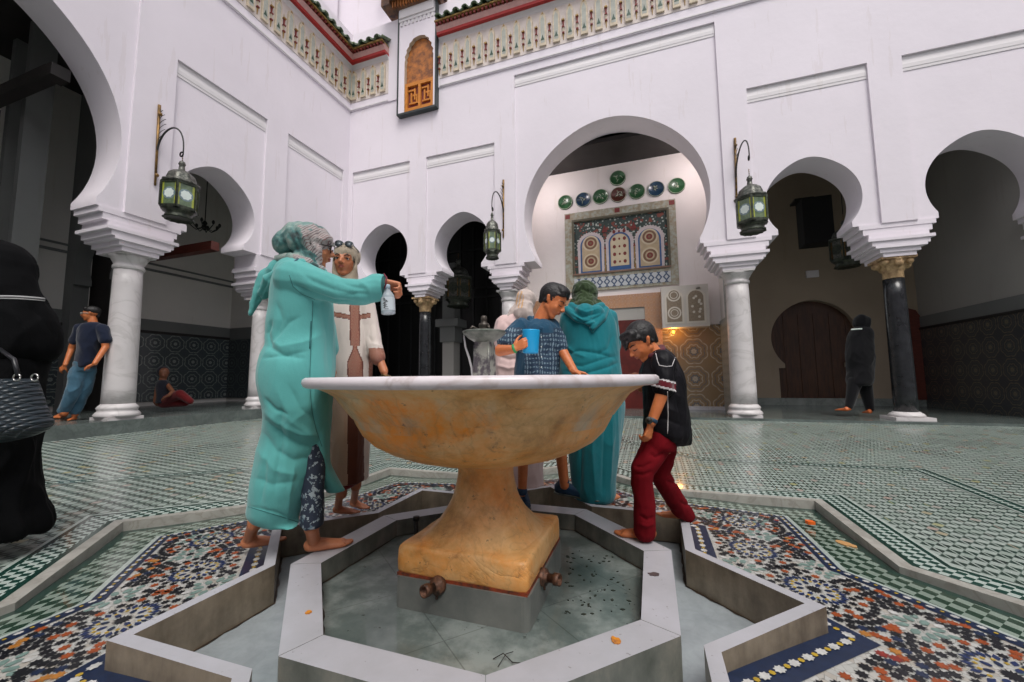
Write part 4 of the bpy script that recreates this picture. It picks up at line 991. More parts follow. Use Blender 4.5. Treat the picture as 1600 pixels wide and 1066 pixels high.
zz_ = g.sep(o)[2]; gr_ = g.m_('MULTIPLY', g.m_('GREATER_THAN', zz_, .80), g.ramp(g.noise(g.comb(*[g.m_('MULTIPLY', q, k) for q, k in zip(g.sep(o)[:3], (4, 4, 1.2))]), 1.3, 5), [(.50, (0, 0, 0)), (.70, (1, 1, 1))]))
c = g.mix(g.m_('MULTIPLY', gr_, .7), c, (.50, .50, .40))
vn = g.N.new('ShaderNodeTexNoise'); vn.inputs['Scale'].default_value = 1.9; vn.inputs['Detail'].default_value = 9; vn.inputs['Distortion'].default_value = 1.8; g.L.new(o, vn.inputs['Vector'])
vf = g.ramp(g.m_('ABSOLUTE', g.m_('SUBTRACT', vn.outputs['Fac'], .5)), [(0, (1, 1, 1)), (.012, (.3, .3, .3)), (.03, (0, 0, 0))])
c = g.mix(g.m_('MULTIPLY', vf, g.ramp(n2, [(.56, (0, 0, 0)), (.66, (.6, .6, .6))])), c, (.13, .07, .04))
pit = g.ramp(g.noise(o, 19, 6, .75), [(.62, (0, 0, 0)), (.68, (1, 1, 1))]); c = g.mix(g.m_('MULTIPLY', pit, .75), c, (.12, .06, .03))
v2 = g.N.new('ShaderNodeTexNoise'); v2.inputs['Scale'].default_value = 4.2; v2.inputs['Detail'].default_value = 9; v2.inputs['Distortion'].default_value = .9; g.L.new(o, v2.inputs['Vector'])
f2 = g.ramp(g.m_('ABSOLUTE', g.m_('SUBTRACT', v2.outputs['Fac'], .47)), [(0, (1, 1, 1)), (.008, (.35, .35, .35)), (.03, (0, 0, 0))]); c = g.mix(g.m_('MULTIPLY', f2, .28), c, (.36, .17, .06))
g.color(c); g.bump(g.m_('ADD', g.noise(o, 9, 6), g.m_('MULTIPLY', vf, -.6)), .35, .012); M_honey = m
M_rim = marble('pinkish_rim_marble', (.76, .70, .73), (.45, .36, .34), 3, .3, .1)
F = thing('fountain', 'large honey-coloured marble cup fountain on a flared square pedestal in the middle of the court', 'fountain', (FX, FY, .055))
rr = random.Random(5)
mb = MB()
pro = [(.10, .575), (.13, .600), (.20, .614), (.30, .637), (.38, .659), (.45, .687), (.51, .721), (.555, .765), (.583, .815), (.602, .862), (.622, .892), (.655, .920), (.695, .945), (.74, .967), (.765, .977)]
mb.lathe(pro+[(.755, .985), (.72, .975), (.67, .93), (.60, .84), (.45, .74), (.25, .68), (.02, .665)], (FX, FY, 0), 96)
bowl = obj('bowl', mb, M_honey, F)
mb = MB(); mb.lathe([(.745, .966), (.768, .966), (.781, .972), (.787, .986), (.784, .999), (.773, 1.007), (.75, 1.004), (.735, .985)], (FX, FY, 0), 128, f=lambda a, z: 1+.004*sin(5*a+1)+.003*sin(11*a)); obj('rim', mb, M_rim, bowl)
# pedestal: round neck flaring to a square block
mb = MB(); R = []
def sq(r, a, k):  # blend circle -> square of half side r
    c_, s_ = abs(cos(a)), abs(sin(a)); q = 1/max(c_, s_); return r*((1-k)+k*min(q, 1.36))
for z, r, k in [(.296, .268, .60), (.304, .258, .50), (.314, .246, .42), (.33, .230, .34), (.355, .210, .24), (.385, .190, .14), (.415, .173, .07), (.44, .160, .03), (.475, .147, 0), (.515, .138, 0), (.545, .132, 0), (.58, .130, 0), (.592, .138, 0), (.606, .140, 0)]:
    R.append([Vector((FX+sq(r, 2*pi*i/96, k)*cos(2*pi*i/96), FY+sq(r, 2*pi*i/96, k)*sin(2*pi*i/96), z)) for i in range(96)])
mb.rings(R, 0)
R = []
for z, r in [(.185, .280), (.20, .288), (.24, .289), (.282, .287), (.296, .283), (.302, .276), (.303, .20)]:
    R.append([Vector((FX+r*min(1/max(abs(cos(a)), abs(sin(a))), 1.39)*cos(a), FY+r*min(1/max(abs(cos(a)), abs(sin(a))), 1.39)*sin(a), z+.002*sin(a*7+r*40))) for a in [2*pi*i/96 for i in range(96)]])
mb.rings(R, 0); ped = obj('pedestal', mb, M_honey, F)
mb = MB(); s_ = .280
mb.prism([(FX-s_-.006, FY-s_-.006), (FX+s_+.006, FY-s_-.006), (FX+s_+.006, FY+s_+.006), (FX-s_-.006, FY+s_+.006)], .178, .192)
obj('rust_joint', mb, mat('rust_and_moss', (.30, .05, .015), .6, .8, 30, rgb2=(.03, .02, .012)), F)
M_plin = mat('wet_grey_stone', (.20, .205, .185), .35, .4, 5, .1, rgb2=(.12, .13, .12))
mb = MB(); s_ = .294; c_ = .03; P = []
for qx, qy in ((-1, -1), (1, -1), (1, 1), (-1, 1)):
    for k in range(5):
        a = atan2(qy, qx)-pi/4+k*pi/8; P.append((FX+qx*(s_-c_)+c_*cos(a), FY+qy*(s_-c_)+c_*sin(a)))
mb.prism(P, .05, .180); plin = obj('plinth', mb, M_plin, F)
bv = plin.modifiers.new('b', 'BEVEL'); bv.width = .006; bv.segments = 2
M_rust = mat('corroded_copper', (.20, .09, .05), .5, .7, 40, .5, 60, metal=.3, rgb2=(.03, .02, .015))
for (px, py, pz, dr_) in ((708, 925, .115, Vector((-.25, -1, .12))), (868, 885, .135, Vector((1, -.25, .1)))):
    base = Vector((FX-.085, FY-.294, .172)) if dr_.y < -.5 else Vector((FX+.294, FY-.10, .172))
    d = dr_.normalized(); mb = MB()
    mb.lathe([(.034, -.01), (.036, .0), (.034, .016), (.02, .02), (.02, .03)], base, 20, 0, axis=d)
    mb.lathe([(.017, .02), (.017, .055), (.024, .058), (.024, .082), (.018, .084), (.016, .06)], base, 20, 0, axis=d)
    mb.tube([base+d*.01+Vector((0, 0, -.03)), base+d*.01+Vector((0, 0, -.05))], .006, 6)
    obj('spigot', mb, M_rust, F)
# spout in the middle of the cup
M_lead = mat('patinated_lead', (.20, .22, .19), .42, .5, 14, .4, 40, metal=.5, rgb2=(.06, .075, .06))
M_spst = mat('scaly_spout_metal', (.36, .37, .32), .45, .55, 18, .5, 50, metal=.35, rgb2=(.10, .09, .10), contrast=(.42, .55))
SX, SY = FX-.005, FY
sp = obj('spout', MB(), M_spst, F) if 0 else None
mb = MB(); R = []
for z, r in ((.70, .040), (.99, .040), (1.15, .0365), (1.175, .036)):
    R.append([Vector((SX+q*r, SY+w_*r, z)) for q, w_ in ((-1, -1), (1, -1), (1, 1), (-1, 1))])
mb.rings(R, 0, smooth=False)
for k in range(4):
    a = pi/4+k*pi/2; mb.tube([(SX+.056*cos(a), SY+.056*sin(a), .99), (SX+.051*cos(a), SY+.051*sin(a), 1.16)], .005, 6)
spt = obj('spout_post', mb, M_spst, F)
mb = MB(); mb.lathe([(.045, 1.172), (.055, 1.178), (.075, 1.19), (.10, 1.212), (.106, 1.222), (.100, 1.228), (.07, 1.222), (.03, 1.216), (.001, 1.215)], (SX, SY, 0), 36, f=lambda a, z: 1+.03*cos(12*a)*(z > 1.19))
obj('spout_dish', mb, M_lead, F)
mb = MB(); mb.lathe([(.026, 1.216), (.028, 1.235), (.022, 1.245), (.027, 1.252), (.024, 1.265), (.012, 1.270), (.015, 1.278), (.015, 1.296), (.010, 1.303), (.001, 1.305)], (SX-.002, SY, 0), 20)
mb.tube([(SX-.03, SY, 1.235), (SX-.055, SY-.02, 1.25), (SX-.07, SY-.03, 1.225)], .006, 8)
mb.tube([(SX+.02, SY, 1.24), (SX+.03, SY-.02, 1.25), (SX+.038, SY-.03, 1.235)], .006, 8)
obj('spout_knob', mb, mat('dark_knob_metal', (.10, .085, .07), .4, .5, 20, metal=.5), F)
mb = MB(); lt = Vector((-cos(_Y), -sin(_Y), 0)); pts = [Vector((SX, SY, 0))+lt*d_+Vector((0, 0, z_)) for d_, z_ in ((.10, 1.21), (.092, 1.15), (.075, 1.10), (.062, 1.05), (.058, 1.0), (.057, .93))]
mb.tube(pts, [.004, .005, .006, .006, .006, .006], 8); obj('hose', mb, mat('pale_hose', (.5, .5, .5), .3), F)
mb = MB(); q = on_z(650, 858, .055); mb.tube([q, q+Vector((0, 0, .16))], .012, 12); mb.tube([q+Vector((0, 0, .155)), q+Vector((0, 0, .175))], .018, 12)
tag(obj('standpipe', mb, M_iron), 'short dark iron pipe standing behind the left side of the pedestal', 'pipe')

# ================================================================ wall lanterns
M_lf = mat('lantern_frame_metal', (.07, .08, .055), .4, .6, 20, metal=.5, rgb2=(.02, .025, .02)); M_dome = mat('lantern_dome_metal', (.16, .16, .14), .4, .6, 30, .4, 60, metal=.6, rgb2=(.04, .045, .04))
M_gg = mat('green_stained_glass', (.17, .23, .13), .2, .4, 12, coat=.3, rgb2=(.08, .12, .07)); M_yg = mat('yellow_green_glass', (.38, .42, .06), .15, .3, 12, coat=.5); M_wg = mat('frosted_pale_glass', (.70, .78, .74), .2, .1, 12, coat=.5); M_bg = mat('blue_grey_glass', (.20, .28, .30), .15, .3, 12, coat=.5)
def bracket(top, bot, out, reach, label, wallp):
    t = thing('wall_bracket', label, 'bracket', bot, 'brackets carrying the wall lanterns')
    mb = MB(); o_ = Vector(out)
    mb.tube([bot+o_*.02, top+o_*.02], [.016, .022], 8)
    for q in (.12, .88): mb.ell(bot.lerp(top, q)+o_*.05, (.03, .03, .03), n=10, m=6)
    obj('wall_bar', mb, M_brass, t)
    mb = MB(); H = (top-bot).length; s0 = bot.lerp(top, .40); pts = [s0+o_*.02]
    apex = bot.z+H*.66
    for k in range(1, 22):
        a = pi*k/20*1.02; rx = reach/2
        pts.append(Vector((s0.x, s0.y, 0))+o_*(.02+rx*(1-cos(min(a, pi))))+Vector((0, 0, s0.z+(apex-s0.z)*sin(min(a, pi/2)) if a < pi/2 else apex-(H*.30)*(1-sin(a)) )))
    end = pts[-1]; mb.tube(pts, [.016-.007*i/len(pts) for i in range(len(pts))], 8)
    curl = [end+o_*(.035*cos(b)-.035)+Vector((0, 0, .035*sin(-b))) for b in [2*pi*i/14*.9 for i in range(15)]]; mb.tube(curl, .011, 8)
    obj('scroll_arm', mb, M_iron, t)
    mb = MB()
    for k in range(7):
        z0 = s0.z+(top.z-s0.z)*(.15+.75*k/7); P0 = Vector((s0.x, s0.y, z0))+o_*.03; d_ = reach*.33*sin(pi*(k+1)/8)*.8
        c_ = [P0+o_*(d_*.5*(1-cos(b)))+Vector((0, 0, .03*sin(b)+.02*b)) for b in [pi*i/8 for i in range(9)]]; mb.tube(c_, .004, 5)
    obj('filigree', mb, M_iron, t)
    return end
def lantern(p, s, label, group='green glass lanterns on the courtyard walls', rot=0.0, dark=False, rw=.25):
    """p = hook point, s = overall height"""
    t = thing('lantern' if not dark else 'hanging_lamp', label, 'lantern', p, group)
    Z = lambda q: p.z-q*s
    mb = MB(); mb.tube([(p.x, p.y, Z(0)), (p.x, p.y, Z(.12))], .004, 6); 
    for k in range(4): mb.lathe([(.008, -.003), (.012, 0), (.008, .003)], (p.x, p.y, Z(.02+.028*k)), 10)
    obj('chain', mb, M_brass, t)
    mb = MB(); r = rw*s; WX = rw/.28
    mb.lathe([(q_*WX*s, z_) for q_, z_ in [(.001, Z(.11)), (.04, Z(.13)), (.055, Z(.17)), (.04, Z(.19)), (.05, Z(.26)), (.12, Z(.29)), (.19, Z(.345)), (.215, Z(.41)), (.22, Z(.45)), (.27, Z(.46)), (.27, Z(.485)), (.20, Z(.5))]], (p.x, p.y, 0), 32, f=lambda a, z: 1+.05*cos(8*a)*(z < Z(.26)))
    obj('dome', mb, M_dome, t)
    hexa = lambda rr: [(p.x+rr*cos(rot+k*pi/3), p.y+rr*sin(rot+k*pi/3)) for k in range(6)]
    fr = MB(); zt_, zb_ = Z(.50), Z(.86)
    fr.prism(hexa(r), zt_-.02*s, zt_+.015*s); fr.prism(hexa(r), zb_-.015*s, zb_+.02*s)
    for (x_, y_) in hexa(r*.98): fr.box((x_-.012*s, y_-.012*s, zb_), (x_+.012*s, y_+.012*s, zt_))
    fr.lathe([(r*.9, zb_-.015*s), (r*.72, Z(.91)), (r*.66, Z(.95)), (r*.76, Z(.98)), (r*.74, Z(1.0)), (r*.60, Z(.98))], (p.x, p.y, 0), 6 if 0 else 24, f=lambda a, z: 1+.06*cos(12*a)*(z < Z(.96)))
    obj('frame', fr, M_lf, t)
    H6 = hexa(r*.93)
    for k in range(6):
        a_, b_ = Vector((*H6[k], 0)), Vector((*H6[(k+1) % 6], 0)); e = b_-a_; nrm = Vector((e.y, -e.x, 0)).normalized(); mid = (a_+b_)/2
        if nrm.dot(mid-Vector((p.x, p.y, 0))) < 0: nrm = -nrm
        mb = MB(); z0, z1 = zb_+.02*s, zt_-.02*s
        def P(u, z, d=0): q = a_+e*u+nrm*d; return (q.x, q.y, z)
        mb.add([P(0, z0), P(1, z0), P(1, z1), P(0, z1)], [(0, 1, 2, 3)], 0)
        mb.add([P(.02, z0, .002), P(.16, z0, .002), P(.16, z1, .002), P(.02, z1, .002)], [(0, 1, 2, 3)], 2); mb.add([P(.84, z0, .002), P(.98, z0, .002), P(.98, z1, .002), P(.84, z1, .002)], [(0, 1, 2, 3)], 2)
        zc = (z0+z1)/2; R_ = .33*e.length
        mb.add([(*(mid+e.normalized()*(R_*1.25*cos(j*pi/8))+nrm*.003).xy, zc+R_*1.25*sin(j*pi/8)) for j in range(16)], [tuple(range(16))], 3)
        mb.add([(*(mid+e.normalized()*(R_*(1 if j % 2 else .86)*cos(j*pi/8))+nrm*.005).xy, zc+R_*(1 if j % 2 else .86)*sin(j*pi/8)) for j in range(16)], [tuple(range(16))], 1)
        obj('glass_panel', mb, [M_gg, M_wg, M_yg, M_bg] if not dark else [M_dome, M_lf, M_brass, M_lf], t)
    mb = MB(); mb.lathe([(.001, Z(.86)), (.3*r, Z(.88)), (.6*r, Z(.9)), (.45*r, Z(.93)), (.001, Z(.95))], (p.x, p.y, 0), 16); obj('bottom_glass', mb, M_gg if not dark else M_dome, t)
    return t
def wl(top, bot, out, lx, htop, hbot, blab, llab, rw=.25):
    o_ = Vector(out)
    # reach so that the lantern hangs under pixel column lx
    best = None
    for k in range(5, 140):
        q = bot+o_*(k*.01); d = q-O; px = 800+F_PX*d.dot(RT)/d.dot(FW)
        if best is None or abs(px-lx) < best[0]: best = (abs(px-lx), k*.01)
    reach = best[1]; c = bot+o_*reach
    dep = (c-O).dot(FW); d0 = ray(lx, htop); d1 = ray(lx, hbot)
    z0 = O.z+d0.z*dep/d0.dot(FW); z1 = O.z+d1.z*dep/d1.dot(FW)
    end = bracket(top, bot, out, reach, blab, None)
    print('lantern', reach, z0-z1, end.z, z0)
    lantern(Vector((c.x, c.y, z0)), z0-z1, llab, rot=.35, rw=rw)
wl(on_x(248, 165, -7.33), on_x(241, 290, -7.33), (1, 0, 0), 283, 238, 346, 'brass bracket with scrolled iron arm on the left wing wall', 'large green glass lantern on the left wing wall', .23)
wl(on_y(787, 282, 8.21), on_y(787, 372, 8.21), (0, -1, 0), 769, 322, 406, 'brass bracket left of the big arch with the plates', 'slim green glass lantern left of the big arch with the plates', .155)
wl(on_y(1148, 217, 8.21), on_y(1151, 322, 8.21), (0, -1, 0), 1171, 263, 366, 'brass bracket right of the big arch with the plates', 'wide green glass lantern right of the big arch with the plates', .225)
def hung(px, py0, py1, dY, lab, grp=None, axis='y'):
    a, b = (on_y(px, py0, dY), on_y(px, py1, dY)) if axis == 'y' else (on_x(px, py0, dY), on_x(px, py1, dY))
    t = lantern(a, (a-b).length, lab, grp, dark=True)
    mb = MB(); mb.tube([a, Vector((a.x, a.y, 6.88))], .008, 6); obj('rod', mb, M_iron, t)
hung(1317, 335, 418, 9.9, 'dark metal lamp hanging in the shadow right of the black box speaker')
hung(716, 395, 480, 10.0, 'dark lamp with a brass glint hanging behind the second small arch')
# dim chandelier behind the small left arch
c = on_x(320, 352, -9.3); t = thing('chandelier', 'dim branched chandelier hanging behind the small left arch', 'chandelier', c)
mb = MB(); mb.tube([c, Vector((c.x, c.y, 6.88))], .01, 6); mb.lathe([(.02, -.12), (.07, -.06), (.03, 0), (.05, .05), (.02, .1)], c, 12)
for k in range(8):
    a = k*pi/4; mb.tube([c+Vector((0, 0, -.05)), c+Vector((.15*cos(a), .15*sin(a), -.12)), c+Vector((.27*cos(a), .27*sin(a), -.02))], .01, 6); mb.ell(c+Vector((.27*cos(a), .27*sin(a), .03)), (.03, .03, .05), n=8, m=6)
obj('arms', mb, M_iron, t)
# ================================================================ people
NH = Vector((-sin(_Y), cos(_Y), 0)); RH = Vector((cos(_Y), sin(_Y), 0)); UZ = Vector((0, 0, 1))
def proj(v):
    d = Vector(v)-O; z = d.dot(FW); return 800+F_PX*d.dot(RT)/z, 533-F_PX*d.dot(UP)/z
class Fig:
    def __init__(s, h): s.h = h; s.k = h/F_PX
    def p(s, x, y, d=0): r = ray(x, y); return O+r*((s.h+d)/r.dot(NH))
    def c(s, mb, a, ra, b, rb, **k): mb.cap(s.p(*a), ra*s.k, s.p(*b), rb*s.k, **k)
    def chain(s, mb, pts, **k):
        for (a, ra), (b, rb) in zip(pts, pts[1:]): s.c(mb, a, ra, b, rb, **k)
    def e(s, mb, c, r): mb.ell(s.p(*c), (r[0]*s.k, r[1]*s.k, r[2]*s.k), Matrix((RH, NH, UZ)).transposed())
    def loft(s, mb, rows, n=44, sub=5, sq=1.0):
        R = []; rows = [tuple(map(float, r)) for r in rows]
        for i in range(len(rows)-1):
            r0 = rows[max(i-1, 0)]; r1 = rows[i]; r2 = rows[i+1]; r3 = rows[min(i+2, len(rows)-1)]
            for j in range(sub):
                t = j/sub; q = [.5*((2*b)+(-a+c_)*t+(2*a-5*b+4*c_-d)*t*t+(-a+3*b-3*c_+d)*t**3) for a, b, c_, d in zip(r0, r1, r2, r3)]; R.append(q)
        R.append(list(rows[-1])); out = []
        for y, xl, xr, b, d in R:
            A = s.p(xl, y, d); B = s.p(xr, y, d); c_ = (A+B)/2; dv = c_-O; dv.z = 0; dv.normalize(); lv = Vector((dv.y, -dv.x, 0)); a = (B-A).dot(lv)/2
            out.append([c_+lv*(a*cos(2*pi*i/n))+dv*(b*sin(2*pi*i/n)) for i in range(n)])
        mb.rings(out, 0)
def folds(me, amp=.006, freq=9, vs=.22, creases=(), seed=0, ctr=None, lo=None, warp=.5):
    me.update(); nr = [v.normal.copy() for v in me.vertices]
    cr = [([Vector(p) for p in pts], w_, a_) for pts, w_, a_ in creases]
    for i, v in enumerate(me.vertices):
        co = v.co; a = 0
        if amp:
            q = Vector((co.x*freq+seed, co.y*freq, co.z*freq*vs)); q += Vector((noise.noise(co*4), noise.noise(co*4+Vector((5, 0, 0))), 0))*warp
            n_ = noise.noise(q); n2 = noise.noise(q*2.3+Vector((9, 9, 9)))
            k = 1 if lo is None else max(0, min(1, (lo-co.z)/.35))
            a = amp*((1-2.6*abs(n_)**.85)+.35*(1-2*abs(n2)))*(.3+.7*k)
        if cr and nr[i].dot(NH) < .25:
            px = Vector(proj(co))
            for pts, w_, a_ in cr:
                best = 1e9; tt = 0; m = len(pts)-1
                for j in range(m):
                    e = pts[j+1]-pts[j]; t = max(0, min(1, (px-pts[j]).dot(e)/e.length_squared)); dd = (px-pts[j]-e*t).length
                    if dd < best: best = dd; tt = (j+t)/m
                if best < 3.5*w_: a += a_*1.25*math.exp(-(best/w_)**1.25)*min(1, 4*tt+.15, 4*(1-tt)+.15)
        v.co = co+nr[i]*a
    me.update(); return me
def garment(name, mb, mats, root, vox=.009, sm=5, fold=None, matfn=None, label=None, parent=None):
    me = remesh(mb, vox, sm)
    if fold: folds(me, **fold)
    if not isinstance(mats, (list, tuple)): mats = [mats]
    o = obj(name, me, mats, parent or root, label)
    if matfn:
        for f in me.polygons:
            x, y = proj(f.center); f.material_index = matfn(x, y, f.center, f.normal)
    return o
def rot_about(v, ax, a): return Matrix.Rotation(a, 3, ax) @ v
def hand(mb, wr, d, pn, L=.17, curl=(.3, .5, .4), thumb=1, tcurl=.4, spread=.10, fc=None):
    """wr wrist, d towards the fingers, pn palm side normal, thumb=+1/-1 side"""
    d = d.normalized(); pn = (pn-d*pn.dot(d)).normalized(); s = d.cross(pn).normalized()*thumb   # s points to thumb side
    k = L/.18; W = .078*k; pl = .095*k
    for i, (ln, rr, off) in enumerate(((.070, .0088, .36), (.078, .0090, .12), (.072, .0086, -.12), (.056, .0078, -.35))):
        kn = wr+d*(pl*(1-.06*abs(i-1)))+s*(W*off); mb.cap(wr+d*.012*k+s*(W*off*.55), .013*k, kn, .0125*k, n=10)
        c_ = fc[i] if fc else curl
        q = kn; dd = (d+s*spread*off*2).normalized(); ax = dd.cross(pn).normalized()
        for j, (fr, cu) in enumerate(zip((.48, .29, .23), c_)):
            dd = rot_about(dd, ax, cu); q2 = q+dd*ln*fr*k; mb.cap(q, rr*k*(1-.07*j), q2, rr*k*(1-.07*(j+1)), n=9); q = q2
    b = wr+d*.022*k+s*.022*k+pn*.008*k; td = (d*.65+s*.75+pn*.25).normalized()
    ax = td.cross(-s*.6+pn).normalized(); q = b+td*.042*k; mb.cap(b, .015*k, q, .0125*k, n=9)
    for fr, cu in ((.032, tcurl), (.026, tcurl)):
        td = rot_about(td, ax, cu); q2 = q+td*fr*k; mb.cap(q, .0105*k, q2, .009*k, n=9); q = q2
    mb.cap(wr-d*.02*k, .021*k, wr+d*.02*k, .020*k, flat=pn, fl=.7)
def foot(mb, heel, toe, side=1, k=1.0, ankle=None):
    """heel & toe points on the ground"""
    d = (toe-heel); L = d.length; d.normalize(); s = d.cross(UZ).normalized(); u = s.cross(d).normalized(); q = L/.24
    P = lambda a, b, c_: heel+d*(a*L)+s*(b*.24*q)+u*(c_*.24*q)
    mb.cap(P(.12, 0, .115), .028*q, P(.10, 0, .14), .026*q)
    mb.ell(P(.13, 0, .11), (.031*q, .031*q, .027*q))
    mb.cap(P(.17, 0, .16), .032*q, P(.70, .0, .085), .021*q, flat=u, fl=.95)
    mb.cap(P(.2, .05*side, .09), .021*q, P(.74, .085*side, .065), .016*q); mb.cap(P(.2, -.05*side, .10), .021*q, P(.76, -.07*side, .075), .018*q)
    mb.cap(P(.70, -.08*side, .07), .017*q, P(.70, .1*side, .06), .014*q)
    for i in range(5):
        o_ = (-.085+.05*i)*side; ln = (.97, .96, .93, .89, .84)[i]; r_ = (.0125, .0085, .008, .0075, .007)[i]
        mb.cap(P(.74, o_*.95, .06), r_*q*1.05, P(ln-.03, o_, .045), r_*q, n=9)
    if ankle is not None: mb.cap(P(.19, 0, .2), .031*q, ankle, .031*q); mb.ell(P(.19, .11, .27), (.012*q,)*3); mb.ell(P(.19, -.11, .27), (.012*q,)*3)
def head(mb, C, fwd, H=.215, up=UZ, neck=None, nr=.25, ear=True, fem=False):
    f = fwd.normalized(); u = (up-f*up.dot(f)).normalized(); r = f.cross(u); M = Matrix((r, f, u)).transposed()
    Q = lambda x, y, z: C+M @ Vector((x*H, y*H, z*H))
    E = lambda c_, rr: mb.ell(Q(*c_), tuple(a*H for a in rr), M, 20, 14)
    E((0, -.07, .16), (.335, .415, .335)); E((0, .10, -.06), (.262, .275, .37)); E((0, .21, -.395), (.10, .095, .085))
    for s in (-1, 1):
        mb.cap(Q(.215*s, -.02, -.20), .08*H, Q(.06*s, .21, -.39), .072*H)
        E((.145*s, .23, -.12), (.095, .085, .10)); E((.045*s, .405, -.125), (.035, .045, .03))
        mb.cap(Q(.05*s, .345, .075), .034*H, Q(.20*s, .275, .075), .032*H)
        mb.cap(Q(.075*s, .352, .028), .016*H, Q(.20*s, .295, .018), .015*H)
        mb.cap(Q(.085*s, .335, -.045), .016*H, Q(.19*s, .295, -.035), .016*H)
        if ear:
            mb.cap(Q(.315*s, -.03, -.07), .035*H, Q(.355*s, -.07, .06), .05*H, flat=M @ Vector((1, .3, 0)), fl=.55)
            mb.cap(Q(.30*s, .0, -.10), .03*H, Q(.33*s, -.02, -.02), .03*H)
    mb.cap(Q(0, .355, .04), .030*H, Q(0, .452, -.10), .042*H)
    mb.cap(Q(-.05, .355, -.205), .022*H, Q(.05, .355, -.205), .022*H); mb.cap(Q(-.045, .345, -.255), .026*H, Q(.045, .345, -.255), .026*H)
    if neck is not None: mb.cap(Q(0, -.09, -.22), nr*H*.86, neck, nr*H)
    return Q, M
def face_bits(root, Q, M, H, skin_lip, look=0, brow=None, eyes=True, lids=False, sides=(-1, 1), lipw=1, parent=None):
    parent = parent or root
    for s in sides:
        if not lids:
            mb = MB(); mb.ell(Q(.138*s, .315, -.008), (.052*H, .03*H, .027*H), M); obj('eye', mb, M_eyew, parent)
            e = bpy.data.objects['eye'] if 0 else None
            mb = MB(); mb.ell(Q(.138*s+look, .338, -.008), (.024*H, .012*H, .025*H), M); obj('iris', mb, M_iris, parent)
        mb = MB(); mb.tube([Q(.075*s, .362, .012 if not lids else -.02), Q(.138*s, .357, .022 if not lids else -.035), Q(.21*s, .30, .006 if not lids else -.02)], [.008*H, .012*H, .006*H], 6); obj('eyelashes', mb, M_lash, parent)
        mb = MB(); mb.tube([Q(.06*s, .378, .085), Q(.14*s, .355, .118), Q(.225*s, .275, .095)], [.013*H, .017*H, .007*H], 6); obj('eyebrow', mb, brow or M_lash, parent)
    mb = MB(); mb.tube([Q(-.085*lipw, .345, -.225), Q(-.04, .376, -.213), Q(0, .382, -.218), Q(.04, .376, -.213), Q(.085*lipw, .345, -.225)], [.008*H, .018*H, .018*H, .018*H, .008*H], 8)
    mb.tube([Q(-.07*lipw, .345, -.243), Q(0, .374, -.256), Q(.07*lipw, .345, -.243)], [.008*H, .022*H, .008*H], 8); obj('lips', mb, skin_lip, parent)
def skin(name, c, c2):
    m, g = nmat(name, .48, Subsurface_Weight=.12, Subsurface_Scale=.01); g.b.inputs['Subsurface Radius'].default_value = (1, .35, .2)
    o = g.obj(); g.color(g.ramp(g.noise(o, 22, 5), [(.3, c2), (.7, c)])); g.bump(g.noise(o, 160, 3), .08, .002); return m
S_tan = skin('warm_tan_skin', (.52, .20, .095), (.43, .15, .065)); S_or = skin('tan_skin', (.62, .20, .068), (.50, .145, .045)); S_dk = skin('brown_skin', (.26, .10, .05), (.19, .07, .035)); S_fair = skin('fair_skin', (.66, .36, .24), (.58, .29, .18))
M_eyew = mat('eye_white', (.55, .52, .50), .2, .05); M_iris = mat('dark_iris', (.015, .009, .006), .1, .2); M_lash = mat('black_lashes', (.012, .009, .008), .6)
M_lip = mat('rose_lips', (.38, .10, .07), .4, .1, 20); M_lipb = mat('brown_lips', (.38, .13, .075), .45, .1, 20)
M_hair = mat('black_hair', (.010, .008, .009), .5, .6, 60, .35, 200, rgb2=(.003, .003, .003), stretch=(1, 1, .5))
def cloth(name, c, var=.14, rough=.8, weave=220, bump=.25, sheen=.25):
    m, g = nmat(name, rough, Sheen_Weight=sheen, Specular_IOR_Level=.12)
    o = g.obj(); g.color(g.ramp(g.noise(o, 4, 6), [(.3, tuple(q*(1-var) for q in c)), (.7, c)]))
    g.bump(g.m_('ADD', g.m_('ADD', g.m_('MULTIPLY', g.noise(o, weave, 2), .25), g.noise(o, 16, 6)), g.m_('MULTIPLY', g.m_('ABSOLUTE', g.m_('SUBTRACT', g.noise(g.comb(g.m_('MULTIPLY', g.sep(o)[0], 1.8), g.m_('MULTIPLY', g.sep(o)[1], 1.8), g.m_('MULTIPLY', g.sep(o)[2], .6)), 7, 3), .5)), -1.6)), min(1, bump), .009); return m
def person(lab, at, grp=None): return thing('person', lab, 'person', at, grp)

